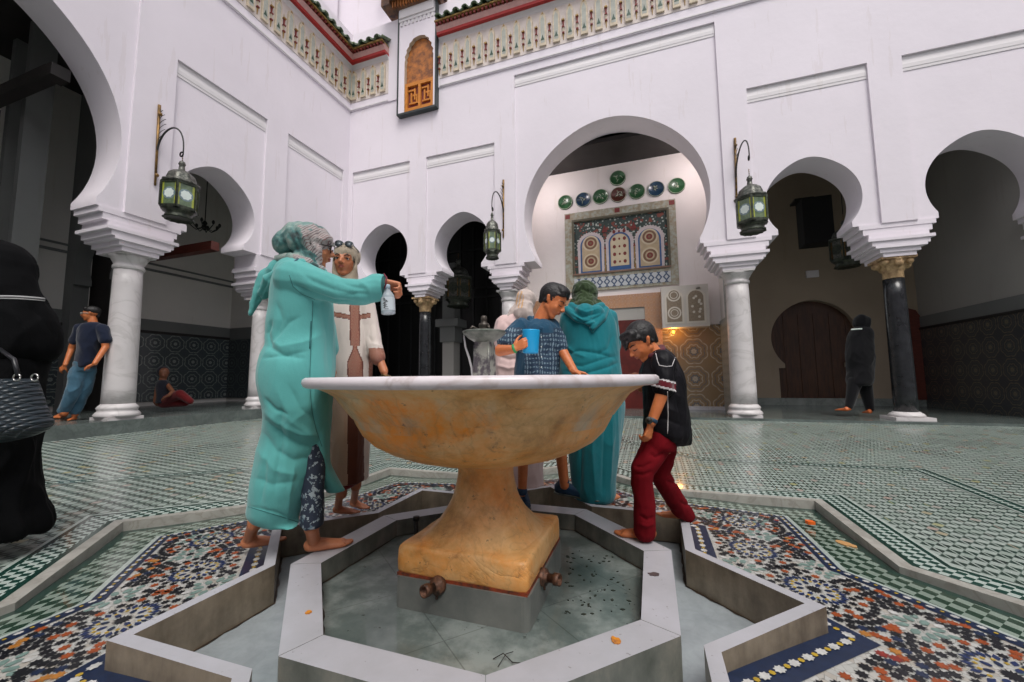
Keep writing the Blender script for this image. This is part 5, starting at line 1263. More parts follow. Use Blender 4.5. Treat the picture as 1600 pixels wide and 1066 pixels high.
# ---------------------------------------------------------------- 1. woman in aqua djellaba
def woman_aqua():
    f = Fig(2.02); P = f.p
    root = person('woman in long aqua hooded robe and patterned headscarf, barefoot, holding out a small bottle', Vector((-1.7, 1.66, .15)))
    H = .215; fwd = RH*.87+NH*.42-UZ*.06
    C = P(490, 388, .0); b = MB()
    Q, M = head(b, C, fwd, H, neck=P(474, 428, .02), nr=.27, ear=False)
    # body
    f.c(b, (470, 440, 0), 26, (468, 520, 0), 26); f.c(b, (468, 520, 0), 26, (460, 590, 0), 34)
    f.c(b, (452, 600, .06), 26, (418, 720, .13), 18); f.c(b, (418, 720, .13), 17, (398, 820, .135), 11)
    f.c(b, (472, 600, .0), 20, (486, 700, .04), 11); f.c(b, (486, 700, .04), 11, (487, 825, -.01), 11)
    f.c(b, (458, 438, -.12), 20, (530, 458, -.10), 14); f.c(b, (530, 458, -.10), 13, (598, 443, -.04), 9)
    f.c(b, (475, 440, .14), 18, (500, 500, .16), 13); f.c(b, (500, 500, .16), 12, (512, 560, .10), 9)
    hand(b, P(599, 441, -.04), RH*.92-UZ*.30+NH*.2, -UZ*.75-NH*.5, .165, fc=[(1.0, .9, .6), (1.1, 1.0, .6), (1.2, 1.0, .6), (1.2, 1.1, .6)], thumb=1, tcurl=.5)
    hand(b, P(512, 562, .10), -UZ+RH*.2, -NH, .165, curl=(.4, .4, .3))
    # feet
    fh = P(472, 862, .0); fh.z = .15; ft = P(553, 846, -.0); ft.z = .15
    h1 = O+ray(474, 864)*((.15-CAMZ)/ray(474, 864).z); t1 = on_z(554, 850, .15)
    foot(b, h1, t1, 1, 1, ankle=P(487, 825, -.02))
    h2 = on_z(378, 858, .085); t2 = on_z(446, 846, .12); foot(b, h2, t2, 1, 1, ankle=P(398, 815, .135))
    body = garment('body', b, S_tan, root, .0055, 3)
    face_bits(root, Q, M, H, M_lip, look=0, sides=(1,) if 0 else (-1, 1), parent=body)
    # glasses
    mb = MB()
    for s in (-1, 1):
        ring = [Q(.15*s+.10*cos(a), .40-.02*abs(s), .0+.085*sin(a)) for a in [2*pi*i/20 for i in range(21)]]; mb.tube(ring, .0028, 6); mb.tube([Q(.25*s, .38, .03), Q(.33*s, .1, .03), Q(.345*s, -.08, .0)], .003, 6)
    mb.tube([Q(-.05, .42, .02), Q(.05, .42, .02)], .003, 6); obj('glasses', mb, M_lash, root)
    # robe
    g = MB()
    f.loft(g, [(404, 452, 496, .05, .0), (414, 436, 508, .10, 0), (428, 428, 517, .15, 0), (450, 424, 521, .17, 0), (478, 421, 523, .17, 0), (503, 417, 524, .16, 0), (523, 415.5, 525, .155, 0), (540, 415, 525, .165, .0), (558, 407, 526, .18, .0), (580, 402.5, 526, .19, .0), (600, 402.5, 524, .19, .0), (622, 407, 522, .185, .0), (640, 411.5, 520, .175, .0), (660, 411, 518, .16, .01), (680, 408.5, 516, .15, .02), (707, 402, 506, .15, .02), (735, 395, 497, .15, .02), (760, 390, 488, .15, .02), (785, 387, 478, .145, .025), (800, 386, 472, .14, .03), (812, 400, 468, .12, .03), (821, 438, 467, .07, .0)])
    f.loft(g, [(640, 470, 520, .13, .06), (690, 480, 516, .12, .08), (725, 492, 517, .10, .10), (750, 500, 528, .07, .12), (768, 512, 540, .03, .13)])
    f.chain(g, [((462, 436, -.10), 30), ((490, 442, -.12), 25), ((530, 455, -.11), 20), ((565, 457, -.08), 20), ((588, 450, -.05), 21)])
    f.c(g, (588, 449, -.05), 21, (594, 449, -.05), 20.5)
    f.chain(g, [((480, 440, .12), 26), ((502, 500, .16), 20), ((512, 545, .12), 18)])
    cre = [([(452, 441), (480, 455), (520, 470), (575, 476)], 4, -.012), ([(470, 425), (490, 440), (520, 452), (556, 460)], 5, -.006), ([(530, 440), (552, 448), (575, 452)], 4, -.006), ([(540, 462), (560, 458), (590, 462)], 4, -.006), ([(560, 440), (575, 450), (580, 468)], 4, .006),
           ([(414, 528), (440, 542), (475, 535), (510, 520)], 6, .007), ([(416, 540), (445, 556), (480, 560)], 5, -.009), ([(418, 548), (428, 530), (450, 505), (470, 495)], 5, -.007),
           ([(408, 560), (440, 556), (485, 548)], 4, -.006), ([(413, 655), (440, 680), (470, 695), (500, 700)], 6, -.011), ([(412, 640), (435, 662), (470, 678), (502, 680)], 7, .010), ([(408, 672), (430, 705), (460, 720), (498, 712)], 7, -.009),
           ([(400, 700), (430, 735), (465, 742)], 8, .008), ([(395, 745), (425, 758), (470, 750)], 6, -.006), ([(489, 500), (487, 560), (484, 600)], 2.0, -.005), ([(491, 470), (490, 500)], 2.5, -.008), ([(484, 600), (490, 650), (502, 700)], 2.0, -.005),
           ([(425, 500), (418, 520), (424, 545)], 3, -.010), ([(432, 470), (440, 500), (430, 530)], 5, -.007), ([(440, 620), (438, 700), (428, 780)], 5, -.008), ([(420, 700), (412, 750), (405, 795)], 4, -.007), ([(462, 720), (452, 770), (448, 815)], 4, .007), ([(414, 622), (430, 640), (452, 648)], 3, -.010), ([(450, 600), (470, 640), (500, 660)], 8, -.008), ([(430, 600), (452, 655), (500, 690)], 8, .007), ([(388, 790), (430, 800), (468, 815)], 2, -.004), ([(500, 470), (512, 530), (515, 590)], 7, -.006)]
    M_aq = cloth('aqua_cotton', (.11, .41, .39), .08, bump=.28)
    robe = garment('robe', g, M_aq, root, .0065, 5, dict(amp=.0032, freq=8, vs=.2, creases=cre, seed=2))
    pc = P(601, 448, -.05)
    for v in robe.data.vertices:
        e_ = (v.co-pc).dot(RH)
        if e_ > 0 and abs(v.co.z-pc.z) < .15: v.co = v.co-RH*(e_*.97)
    mb = MB(); mb.lathe([(.001, .0), (17.5*f.k, .0), (18*f.k, .002), (.001, .004)], pc+RH*.002, 28, axis=RH); obj('cuff_shade_disc', mb, mat('painted_sleeve_shade', (.03, .12, .12), .9), root)  # solid disc, its dark colour painting the shade inside the open sleeve
    M_seam = mat('dark_teal_seam', (.03, .16, .16), .8)  # darker teal for the drawn seam, hem and pocket lines
    for pts in ([(489, 470), (487, 520), (485, 560), (484, 600), (487, 640), (494, 672), (503, 698)], [(452, 430), (458, 448), (472, 460), (492, 468)], [(388, 792), (425, 803), (466, 816)], [(486, 502), (484, 545)]):
        q = on_surf(robe, dense(pts, 6), .001)
        if len(q) > 3: mb = MB(); mb.tube(q, .0016 if pts[0][0] != 486 else .003, 5); obj('seam', mb, M_seam, root)
    # hood hanging at the back
    g = MB(); f.chain(g, [((470, 412, .0), 15), ((440, 416, .02), 13), ((418, 432, .03), 12), ((405, 458, .03), 8.5), ((391, 490, .03), 3)]); f.chain(g, [((452, 420, -.10), 9), ((425, 438, -.06), 12), ((412, 460, -.02), 8)]); f.chain(g, [((476, 412, -.10), 7), ((455, 416, -.12), 8)])
    garment('hood', g, M_aq, root, .007, 5, dict(amp=.006, freq=16, vs=.6, creases=[([(425, 425), (412, 450), (396, 484)], 3, -.010), ([(450, 410), (430, 430), (420, 455)], 3, -.010)], seed=7))
    # patterned scarf
    m, gg = nmat('patterned_scarf', .7, Sheen_Weight=.3); o_ = gg.obj(); x, y, z = gg.sep(o_)[:3]
    lat = gg.m_('ADD', gg.m_('MULTIPLY', x, RH.x), gg.m_('MULTIPLY', y, RH.y)); cl = C.dot(RH)
    wv = gg.m_('SINE', gg.m_('MULTIPLY', gg.m_('ADD', gg.m_('ADD', gg.m_('MULTIPLY', lat, 1.0), gg.m_('MULTIPLY', z, -.85)), gg.m_('MULTIPLY', gg.noise(o_, 5, 3), .05)), 420))
    base = gg.ramp(gg.noise(o_, 9, 4), [(.34, (.03, .06, .06)), (.42, (.05, .17, .165)), (.50, (.18, .28, .25)), (.57, (.27, .32, .29)), (.64, (.30, .29, .27)), (.72, (.34, .10, .09))])
    lines = gg.mix(gg.m_('GREATER_THAN', gg.m_('ADD', wv, gg.m_('MULTIPLY', gg.noise(o_, 30, 4), 3.6)), 2.35), gg.ramp(gg.noise(o_, 12, 3), [(.4, (.26, .30, .29)), (.6, (.36, .31, .30))]), gg.ramp(gg.noise(o_, 20, 3), [(.42, (.11, .09, .10)), (.6, (.20, .09, .09))]))
    msk = gg.m_('GREATER_THAN', gg.m_('ADD', gg.m_('SUBTRACT', lat, cl), gg.m_('MULTIPLY', gg.m_('SUBTRACT', gg.noise(o_, 9, 3), .5), .62)), -.006)
    gg.color(gg.mix(msk, base, lines)); gg.bump(gg.noise(o_, 25, 4), .3, .01)
    g = MB()
    g.ell(Q(0, -.10, .17), (.40*H, .50*H, .41*H), M, 24, 16); f.e(g, (446, 380, .0), (18, 20, 20)); f.c(g, (446, 380, 0), 17, (465, 372, 0), 26)
    g.cap(Q(-.30, .05, -.05), .12*H, Q(-.24, .10, -.38), .12*H); g.cap(Q(.30, .05, -.05), .12*H, Q(.24, .10, -.38), .12*H); g.cap(Q(-.22, .28, .22), .11*H, Q(.22, .28, .22), .11*H)
    g.cap(Q(-.30, .06, .1), .12*H, Q(-.20, .27, .24), .10*H); g.cap(Q(.30, .06, .1), .12*H, Q(.20, .27, .24), .10*H)
    g.cap(Q(-.2, .1, -.46), .13*H, Q(.2, .1, -.46), .13*H); g.cap(Q(0, -.1, -.3), .33*H, Q(0, -.12, -.5), .36*H)
    g.cap(Q(0, .40, .20), .03*H, Q(.0, .47, .10), .02*H)
    f.chain(g, [((434, 404, 0), 5), ((455, 402, -.06), 7), ((480, 410, -.10), 7), ((502, 420, -.06), 5)]); f.chain(g, [((434, 408, 0), 4), ((455, 404, .08), 7), ((490, 408, .10), 6)])
    garment('headscarf', g, m, root, .0055, 4, dict(amp=.004, freq=22, vs=.8, creases=[([(457, 352), (467, 378), (480, 405)], 3, -.009), ([(466, 350), (478, 378), (488, 404)], 3, .006), ([(448, 360), (462, 385), (472, 404)], 3, -.006), ([(497, 340), (498, 370), (493, 400)], 2.2, -.006), ([(478, 360), (486, 385), (490, 405)], 2, -.005)], seed=4))
    # floral trousers
    m, gg = nmat('navy_floral_cotton', .75); o_ = gg.obj(); nv = gg.N.new('ShaderNodeTexVoronoi'); nv.inputs['Scale'].default_value = 45; gg.L.new(o_, nv.inputs['Vector'])
    gg.color(gg.mix(gg.m_('GREATER_THAN', gg.noise(o_, 38, 3), .56), (.018, .028, .05), gg.ramp(gg.sep(nv.outputs['Color'])[0], [(.3, (.30, .36, .38)), (.8, (.12, .18, .22))])))
    g = MB(); f.loft(g, [(600, 458, 508, .08, .04), (640, 464, 512, .08, .04), (720, 472, 510, .08, .03), (770, 471, 507, .07, .01), (815, 470, 505, .065, -.005), (822, 470, 504, .063, -.005)])
    garment('trousers', g, m, root, .007, 4, dict(amp=.004, freq=14, vs=.3, seed=1))
    # shoulder strap seen at her back and red wrist string
    mb = MB(); mb.tube([P(600, 428, -.06), P(604, 434, -.09), P(603, 444, -.10), P(600, 452, -.07)], .0035, 6); obj('wrist_string', mb, mat('dark_red_string', (.18, .01, .03), .6), root)
    mb = MB(); mb.tube([P(466, 404, -.135), P(452, 415, -.175), P(436, 434, -.165), P(424, 450, -.10)], .0035, 6); obj('hood_cord', mb, mat('slate_cord', (.05, .10, .15), .7), root)
    # bottle
    t = thing('water_bottle', 'small clear plastic bottle with printed label held over the basin by the woman in aqua', 'bottle', P(606, 491, -.03))
    c0 = P(607, 491, -.055); k = f.k; up = (P(605, 450, -.055)-c0).normalized()
    gl = bpy.data.materials.new('clear_plastic'); gl.use_nodes = True; bb = gl.node_tree.nodes['Principled BSDF']; bb.inputs['Base Color'].default_value = (.62, .72, .78, 1); bb.inputs['Roughness'].default_value = .12; bb.inputs['Alpha'].default_value = .55
    mb = MB(); mb.lathe([(9.5*k, 0), (10.5*k, 1*k), (10.5*k, 27*k), (9.5*k, 30*k), (5.5*k, 36*k), (4.2*k, 38*k), (4.2*k, 40*k)], c0, 24, axis=up); obj('bottle_body', mb, gl, t)
    mb = MB(); mb.lathe([(4.8*k, 39*k), (4.8*k, 45*k), (4*k, 46*k)], c0, 16, axis=up); obj('cap', mb, mat('pale_blue_cap', (.45, .60, .70), .4), t)
    mb = MB(); mb.lathe([(10.6*k, 5*k), (10.6*k, 25*k)], c0, 24, axis=up, cap=False); lb = obj('label_sleeve', mb, mat('pale_label', (.55, .62, .66), .5), t)
    mb = MB(); rr_ = random.Random(2)
    for q in range(11):
        zz = (6+1.65*q)*k; w_ = rr_.uniform(2, 5)*k; a = c0+up*zz-NH*(10.75*k)+RH*(rr_.uniform(-3, 1)*k)
        mb.add([a-RH*w_*.6, a+RH*w_*.6, a+RH*w_*.6+up*.8*k, a-RH*w_*.6+up*.8*k], [(0, 1, 2, 3)])
        if q % 2: mb.add([a-RH*.4*k, a+RH*.4*k, a+RH*.4*k+up*2*k, a-RH*.4*k+up*2*k], [(0, 1, 2, 3)])
    obj('lettering', mb, M_lash, lb)
woman_aqua()

# ---------------------------------------------------------------- 2. woman in white caftan
def woman_white():
    f = Fig(2.50); P = f.p
    root = person('woman in cream embroidered caftan and beige headscarf, sunglasses pushed up, facing the camera', on_z(545, 800, .15))
    H = .215; C = P(540, 408, .0); fwd = -NH*1.0+RH*.10-UZ*.05; b = MB()
    Q, M = head(b, C, fwd, H, up=UZ+RH*.06, neck=P(545, 450, .03), nr=.26, ear=False)
    f.c(b, (545, 468, .02), 20, (547, 560, .02), 24); f.c(b, (547, 560, .02), 24, (548, 620, .02), 28)
    f.c(b, (535, 620, .02), 20, (532, 700, .0), 13); f.c(b, (532, 700, 0), 13, (534, 772, .0), 8); f.c(b, (560, 620, .04), 20, (560, 700, .05), 13); f.c(b, (560, 700, .05), 12, (556, 760, .06), 8)
    f.c(b, (572, 480, 0), 8, (583, 535, .0), 7); f.c(b, (583, 535, 0), 7, (600, 580, -.06), 6.2); f.c(b, (514, 474, 0), 10, (506, 530, .02), 8); f.c(b, (506, 530, .02), 8, (510, 580, -.04), 6.5)
    hand(b, P(602, 586, -.07), -UZ+RH*.15, -RH*.8, .16, curl=(.3, .4, .3)); hand(b, P(510, 582, -.04), -UZ, RH, .16, curl=(.3, .4, .3), thumb=-1)
    foot(b, on_z(520, 802, .15), on_z(562, 803, .15), 1, ankle=P(531, 772, 0)); foot(b, on_z(548, 790, .10), on_z(575, 797, .10), 1, ankle=P(556, 760, .06))
    body = garment('body', b, S_tan, root, .0055, 3); face_bits(root, Q, M, H, M_lip, parent=body, look=-.01)
    mb = MB()
    for s in (-1, 1):
        for rr_ in (.018,): mb.tube([Q(.14*s+.12*cos(a), .25+.02*sin(a), .44+.085*sin(a)) for a in [2*pi*i/18 for i in range(19)]], .0028, 6); mb.lathe([(.001, 0), (.022, .001), (.001, .002)], Q(.14*s, .26, .44), 16, axis=M @ Vector((0, 1, .3)))
        mb.tube([Q(.26*s, .22, .42), Q(.36*s, -.05, .3)], .0028, 6)
    obj('sunglasses', mb, mat('smoky_lens', (.10, .13, .15), .15, .2, 9, coat=.8), root)
    g = MB(); g.ell(Q(0, -.10, .17), (.365*H, .44*H, .365*H), M, 24, 16)
    for s in (-1, 1): g.cap(Q(.31*s, .02, .10), .055*H, Q(.29*s, .03, -.30), .06*H); g.cap(Q(.30*s, .04, .12), .05*H, Q(.12*s, .20, .38), .05*H); g.cap(Q(.29*s, .03, -.3), .06*H, Q(.18*s, .0, -.62), .13*H)
    g.cap(Q(0, -.2, -.2), .3*H, Q(0, -.1, -.6), .36*H)
    garment('headscarf', g, cloth('beige_scarf', (.46, .385, .29), .4), root, .0055, 4, dict(amp=.004, freq=25, vs=.4, seed=5))
    mb = MB()
    for s in (-1, 1): mb.cap(Q(.05*s, .27, .34), .035*H, Q(.24*s, .18, .20), .04*H); mb.cap(Q(.24*s, .18, .2), .04*H, Q(.29*s, .12, -.05), .025*H)
    garment('hair', mb, mat('dark_olive_hair', (.045, .035, .018), .5, .5, 60), root, .005, 2)
    g = MB()
    f.loft(g, [(458, 527, 563, .05, .02), (466, 514, 577, .09, .02), (480, 508, 581, .12, .02), (510, 508, 583, .13, .02), (550, 510, 582, .14, .02), (590, 508, 582, .16, .02), (640, 507, 580, .17, .02), (700, 508, 578, .17, .02), (745, 509, 577, .165, .02), (748, 510, 576, .15, .02)])
    f.chain(g, [((570, 478, .0), 15), ((578, 510, .0), 13), ((584, 540, -.02), 12), ((590, 558, -.04), 12)]); f.chain(g, [((518, 478, .0), 14), ((508, 520, .02), 13), ((508, 555, 0), 12)])
    def mf(x, y, c, n):
        if n.dot(NH) > .5: return 0
        if y < 600:
            cx = 554+(y-470)*.01
            if x > 576 and 544 < y: return 1
            if 535 < y <= 544 and x > 575: return 0
            if y < 545:
                w_ = 8 if y < 540 else 4
                if abs(x-cx) < w_: return 1 if abs(x-cx) < w_-1.8 else 2
                if abs(y-(497-abs(x-cx)*.18)) < 4 and x < 579: return 1 if abs(y-(497-abs(x-cx)*.18)) < 2.6 else 2
            else:
                w_ = 3+min(9.5, (y-543)*.42)
                if abs(x-cx) < w_: return 1 if abs(x-cx) < w_-1.8 else 2
            return 0
        if x > 569: return 0
        if x > 543: return 3
        return 4
    me_emb = zmat('embroidered_band', (.30, .10, .06), (.42, .26, .16), (.22, .06, .04), .022, .7)
    garment('caftan', g, [cloth('cream_caftan', (.62, .55, .50), .06), me_emb, mat('dark_trim', (.14, .04, .025), .7), cloth('dark_red_panel', (.12, .035, .02), .3), cloth('beige_panel', (.42, .28, .20), .1)], root, .0065, 5,
            dict(amp=.005, freq=12, vs=.15, seed=3, creases=[([(572, 620), (573, 700), (572, 745)], 2, -.008), ([(543, 610), (542, 680), (543, 740)], 2, -.010), ([(556, 610), (558, 680), (556, 740)], 3, .006), ([(577, 535), (588, 540), (594, 543)], 3, .006), ([(580, 505), (575, 525), (583, 540)], 3, -.006)]), mf)
    g = MB(); f.loft(g, [(740, 524, 568, .09, .03), (755, 526, 560, .08, .03), (762, 528, 548, .07, .02)]); garment('underskirt', g, cloth('crimson_underskirt', (.18, .02, .02), .2), root, .006, 3)
    mb = MB(); c_ = P(603, 587, -.07); mb.lathe([(.027, -.006), (.030, 0), (.027, .006)], c_, 20, axis=RH*.2+UZ); obj('bracelet', mb, M_brass, root)
woman_white()

# ---------------------------------------------------------------- 3. boy with blue cup
def boy_cup():
    f = Fig(2.66); P = f.p; B_ = RH
    root = person('boy in dark blue checked shirt looking down, blue cup in his hand', on_z(850, 785, .15))
    H = .222; C = P(864, 472, .0); fwd = RH*.72-NH*.40-UZ*.48; b = MB()
    Q, M = head(b, C, fwd, H, up=UZ+RH*.35, neck=P(840, 512, .03), nr=.25)
    f.c(b, (842, 525, .03), 17, (838, 590, .06), 18); f.c(b, (838, 590, .06), 18, (840, 625, .08), 20)
    f.c(b, (832, 630, .05), 14, (818, 700, .03), 10); f.c(b, (818, 700, .03), 9.5, (816, 770, .02), 6.5)
    f.c(b, (850, 630, .12), 14, (875, 695, .12), 10); f.c(b, (875, 695, .12), 10, (882, 758, .16), 7.5)
    f.c(b, (810, 510, -.02), 11, (789, 538, -.08), 8.5); f.c(b, (781, 548, -.10), 9, (802, 546, -.24), 6.3); f.c(b, (789, 538, -.08), 8.5, (781, 548, -.10), 8.5)
    f.c(b, (862, 518, .05), 8.5, (876, 545, .02), 7.5); f.c(b, (877, 545, .02), 8.2, (897, 580, -.06), 6)
    hand(b, P(802, 545, -.245), RH*.80+UZ*.38-NH*.25, NH*.9+RH*.35, .15, fc=[(.30, .45, .35), (.32, .5, .35), (.35, .5, .35), (.38, .5, .4)], thumb=1, tcurl=.45)
    hand(b, P(896, 579, -.06), RH*.93-UZ*.28, -UZ, .145, curl=(.15, .2, .2), thumb=-1, tcurl=.2)
    foot(b, on_z(812, 790, .165), on_z(828, 786, .165), 1, ankle=P(816, 765, .02)) if 0 else None
    body = garment('body', b, S_or, root, .005, 3); face_bits(root, Q, M, H, M_lipb, lids=True, parent=body)
    g = MB(); g.ell(Q(0, -.12, .19), (.362*H, .42*H, .385*H), M, 24, 16); g.cap(Q(-.16, .20, .36), .12*H, Q(.16, .20, .36), .12*H); g.ell(Q(0, .03, .42), (.28*H, .33*H, .17*H), M)
    for s in (-1, 1): g.cap(Q(.28*s, -.02, .12), .05*H, Q(.28*s, -.14, -.10), .045*H); g.cap(Q(.16*s, -.36, .0), .07*H, Q(.12*s, -.32, -.16), .06*H); g.cap(Q(.26*s, .14, .24), .05*H, Q(.15*s, .31, .30), .045*H)
    garment('hair', g, M_hair, root, .005, 3, dict(amp=.0012, freq=90, vs=.6, seed=1))
    # shirt
    m, gg = nmat('blue_check_cotton', .75); o_ = gg.obj(); x, y, z = gg.sep(o_)[:3]; lat = gg.m_('ADD', gg.m_('MULTIPLY', x, RH.x), gg.m_('MULTIPLY', y, RH.y))
    nz_ = gg.m_('MULTIPLY', gg.noise(o_, 8, 3), .05); lz = gg.m_('ADD', lat, nz_)
    s1 = gg.m_('SINE', gg.m_('MULTIPLY', lz, 330)); s2 = gg.m_('SINE', gg.m_('MULTIPLY', gg.m_('ADD', z, nz_), 210)); s3 = gg.m_('SINE', gg.m_('MULTIPLY', lz, 70))
    k = gg.m_('MULTIPLY', gg.m_('GREATER_THAN', s1, .35), gg.m_('GREATER_THAN', gg.m_('ADD', s2, gg.m_('MULTIPLY', s3, .8)), -.1))
    gg.color(gg.mix(gg.m_('MULTIPLY', k, .9), gg.mix(gg.m_('GREATER_THAN', s2, .6), (.012, .035, .07), (.035, .075, .11)), (.17, .25, .31))); gg.bump(gg.noise(o_, 30, 4), .3, .008); M_chk2 = m
    M_yoke = cloth('denim_blue_yoke', (.015, .07, .13), .3)
    g = MB()
    f.loft(g, [(500, 828, 856, .05, .03), (506, 812, 866, .08, .03), (516, 804, 872, .11, .03), (535, 806, 874, .12, .04), (560, 806, 874, .13, .05), (590, 804, 872, .14, .06), (625, 803, 870, .145, .07), (635, 806, 868, .13, .07)])
    f.chain(g, [((814, 512, -.02), 15), ((800, 526, -.06), 14.5), ((791, 535, -.08), 13.5)]); f.chain(g, [((862, 512, .05), 14), ((873, 532, .03), 11.5), ((877, 542, .02), 10.5)])
    def mf(x, y, c, n): return 1 if (y < 512 or (y < 520 and 815 < x < 865) or (y > 552 and x < 820)) else 0
    shirt = garment('shirt', g, [M_chk2, M_yoke], root, .006, 5, dict(amp=.005, freq=16, vs=.3, seed=8, creases=[([(844, 512), (846, 550), (845, 590)], 1.5, -.006), ([(820, 545), (835, 560), (842, 580)], 4, -.008), ([(868, 520), (860, 545), (850, 560)], 4, -.007), ([(870, 540), (862, 565), (860, 588)], 4, -.007)]), mf)
    g = MB(); f.chain(g, [((828, 500, .0), 4), ((834, 510, -.05), 5), ((846, 514, -.07), 4.5)]); f.chain(g, [((828, 500, .0), 5), ((840, 497, .07), 5), ((856, 506, .04), 4)]); f.c(g, (828, 498, 0), 5, (830, 508, 0), 6)
    garment('collar', g, M_yoke, root, .005, 3)
    mb = MB()
    for yy in (522, 540, 558, 575): mb.ell(P(845.5, yy, -.088-.0004*(yy-522)), (.006,)*3, n=8, m=6)
    for q in on_surf(shirt, [(846, 527), (846, 542), (846, 558), (846, 574)], .001):
        mb = MB(); mb.lathe([(.001, -.001), (.005, 0), (.001, .0015)], q, 10, axis=-NH); obj('button', mb, M_wg, root)
    q = on_surf(shirt, dense([(843, 512), (843.5, 550), (843, 586)], 6), .0008); mb = MB(); mb.tube(q, .0012, 4); obj('placket', mb, M_lash, root)
    g = MB(); f.loft(g, [(615, 804, 868, .13, .07), (650, 800, 872, .13, .07), (680, 802, 880, .11, .08), (694, 806, 886, .10, .09)]); garment('shorts', g, cloth('dark_shorts', (.02, .03, .05), .3), root, .008, 4)
    mb = MB(); c_ = P(804, 545, -.245); mb.lathe([(.026, -.007), (.030, 0), (.026, .007)], c_, 20, axis=RH*.8+UZ*.3-NH*.3); obj('wristband', mb, mat('green_rubber', (.03, .30, .09), .5), root)
    # blue trainers
    M_sho = mat('blue_trainers', (.012, .05, .11), .6, .3, 30)
    for (a, b2, an, lab) in ((on_z(874, 772, .165), on_z(930, 783, .165), P(882, 750, .16), None), (on_z(815, 778, .165), on_z(823, 796, .165), P(816, 765, .02), None)):
        g = MB(); d = (b2-a).normalized(); g.cap(a+UZ*.035, .036, b2+UZ*.022, .028, flat=UZ, fl=.9); g.cap(a+UZ*.05, .036, an-UZ*.01, .034); g.cap(a+d*.07+UZ*.055, .034, b2-d*.03+UZ*.03, .030)
        sh_ = garment('shoe', g, M_sho, root, .006, 3)
        g = MB(); g.cap(a-d*.01+UZ*.008, .034, b2+d*.01+UZ*.008, .030, flat=UZ, fl=.35); garment('sole', g, M_lead, root, .005, 1, parent=sh_)
    # cup
    c0 = P(829, 552, -.225); k = (2.66-.225)/F_PX
    t = thing('drinking_cup', 'plain bright blue plastic cup in the hand of the boy in the checked shirt', 'cup', c0)
    mb = MB(); mb.lathe([(.001, 1.5*k), (11.3*k, 1.5*k), (11.8*k, 0), (12.2*k, 1*k), (13.6*k, 35*k), (13.9*k, 36.5*k), (13.2*k, 36.5*k), (12.6*k, 34*k), (11*k, 3*k), (.001, 3*k)], c0, 32, axis=UZ+RH*.04, cap=False); obj('cup_body', mb, mat('bright_blue_plastic', (.01, .36, .70), .35, .08), t)
boy_cup()

# ---------------------------------------------------------------- 4. person in pale pink
def pink_person():
    f = Fig(3.30); P = f.p
    root = person('person in pale pink robe and cream headscarf behind the boy with the blue cup', on_z(830, 762, .08))
    H = .21; C = P(822, 474, .0); b = MB(); Q, M = head(b, C, NH*.8+RH*.3-UZ*.3, H, neck=P(812, 498, 0), nr=.26, ear=False)
    f.c(b, (808, 515, 0), 18, (806, 600, 0), 22); f.c(b, (800, 620, 0), 14, (806, 750, 0), 8); f.c(b, (816, 620, .04), 14, (835, 750, .03), 8)
    f.c(b, (800, 600, 0), 20, (808, 622, 0), 18); f.c(b, (826, 505, .05), 9, (850, 560, .15), 7); f.c(b, (785, 510, .0), 9, (780, 560, .08), 7)
    foot(b, on_z(838, 765, .085), on_z(852, 756, .085), 1, ankle=P(836, 748, .02)); foot(b, on_z(803, 768, .085), on_z(814, 758, .085), 1, ankle=P(806, 748, .0))
    body = garment('body', b, S_fair, root, .007, 2)
    g = MB(); g.ell(Q(0, -.08, .13), (.39*H, .45*H, .39*H), M); g.cap(Q(0, -.15, -.1), .31*H, Q(0, -.15, -.55), .40*H); g.cap(Q(-.1, -.3, .1), .2*H, P(795, 500, -.03), .12*H)
    def mf(x, y, c, n): return 1 if 806 < x < 818 and 455 < y < 482 and (x+y*.2) % 5 < 2.6 else 0
    garment('headscarf', g, [cloth('cream_scarf', (.58, .49, .45), .2), cloth('blond_stripe', (.60, .38, .22), .2)], root, .007, 4, dict(amp=.007, freq=16, vs=.6, seed=3), mf)
    g = MB(); f.loft(g, [(490, 800, 828, .06, 0), (498, 784, 838, .09, 0), (512, 772, 844, .12, 0), (540, 770, 844, .13, 0), (590, 773, 842, .15, 0), (640, 775, 845, .16, 0), (700, 778, 848, .15, 0), (755, 790, 848, .13, 0), (762, 800, 846, .1, 0)])
    f.chain(g, [((788, 508, 0), 15), ((780, 545, .02), 13), ((782, 570, .1), 10)])
    garment('robe', g, cloth('pale_pink_cotton', (.68, .50, .48), .08), root, .008, 5, dict(amp=.008, freq=10, vs=.3, seed=9, creases=[([(778, 556), (795, 562), (812, 560)], 3, -.012), ([(776, 570), (795, 576), (812, 573)], 3, .010), ([(786, 500), (800, 515), (806, 530)], 3, -.008)]))
pink_person()

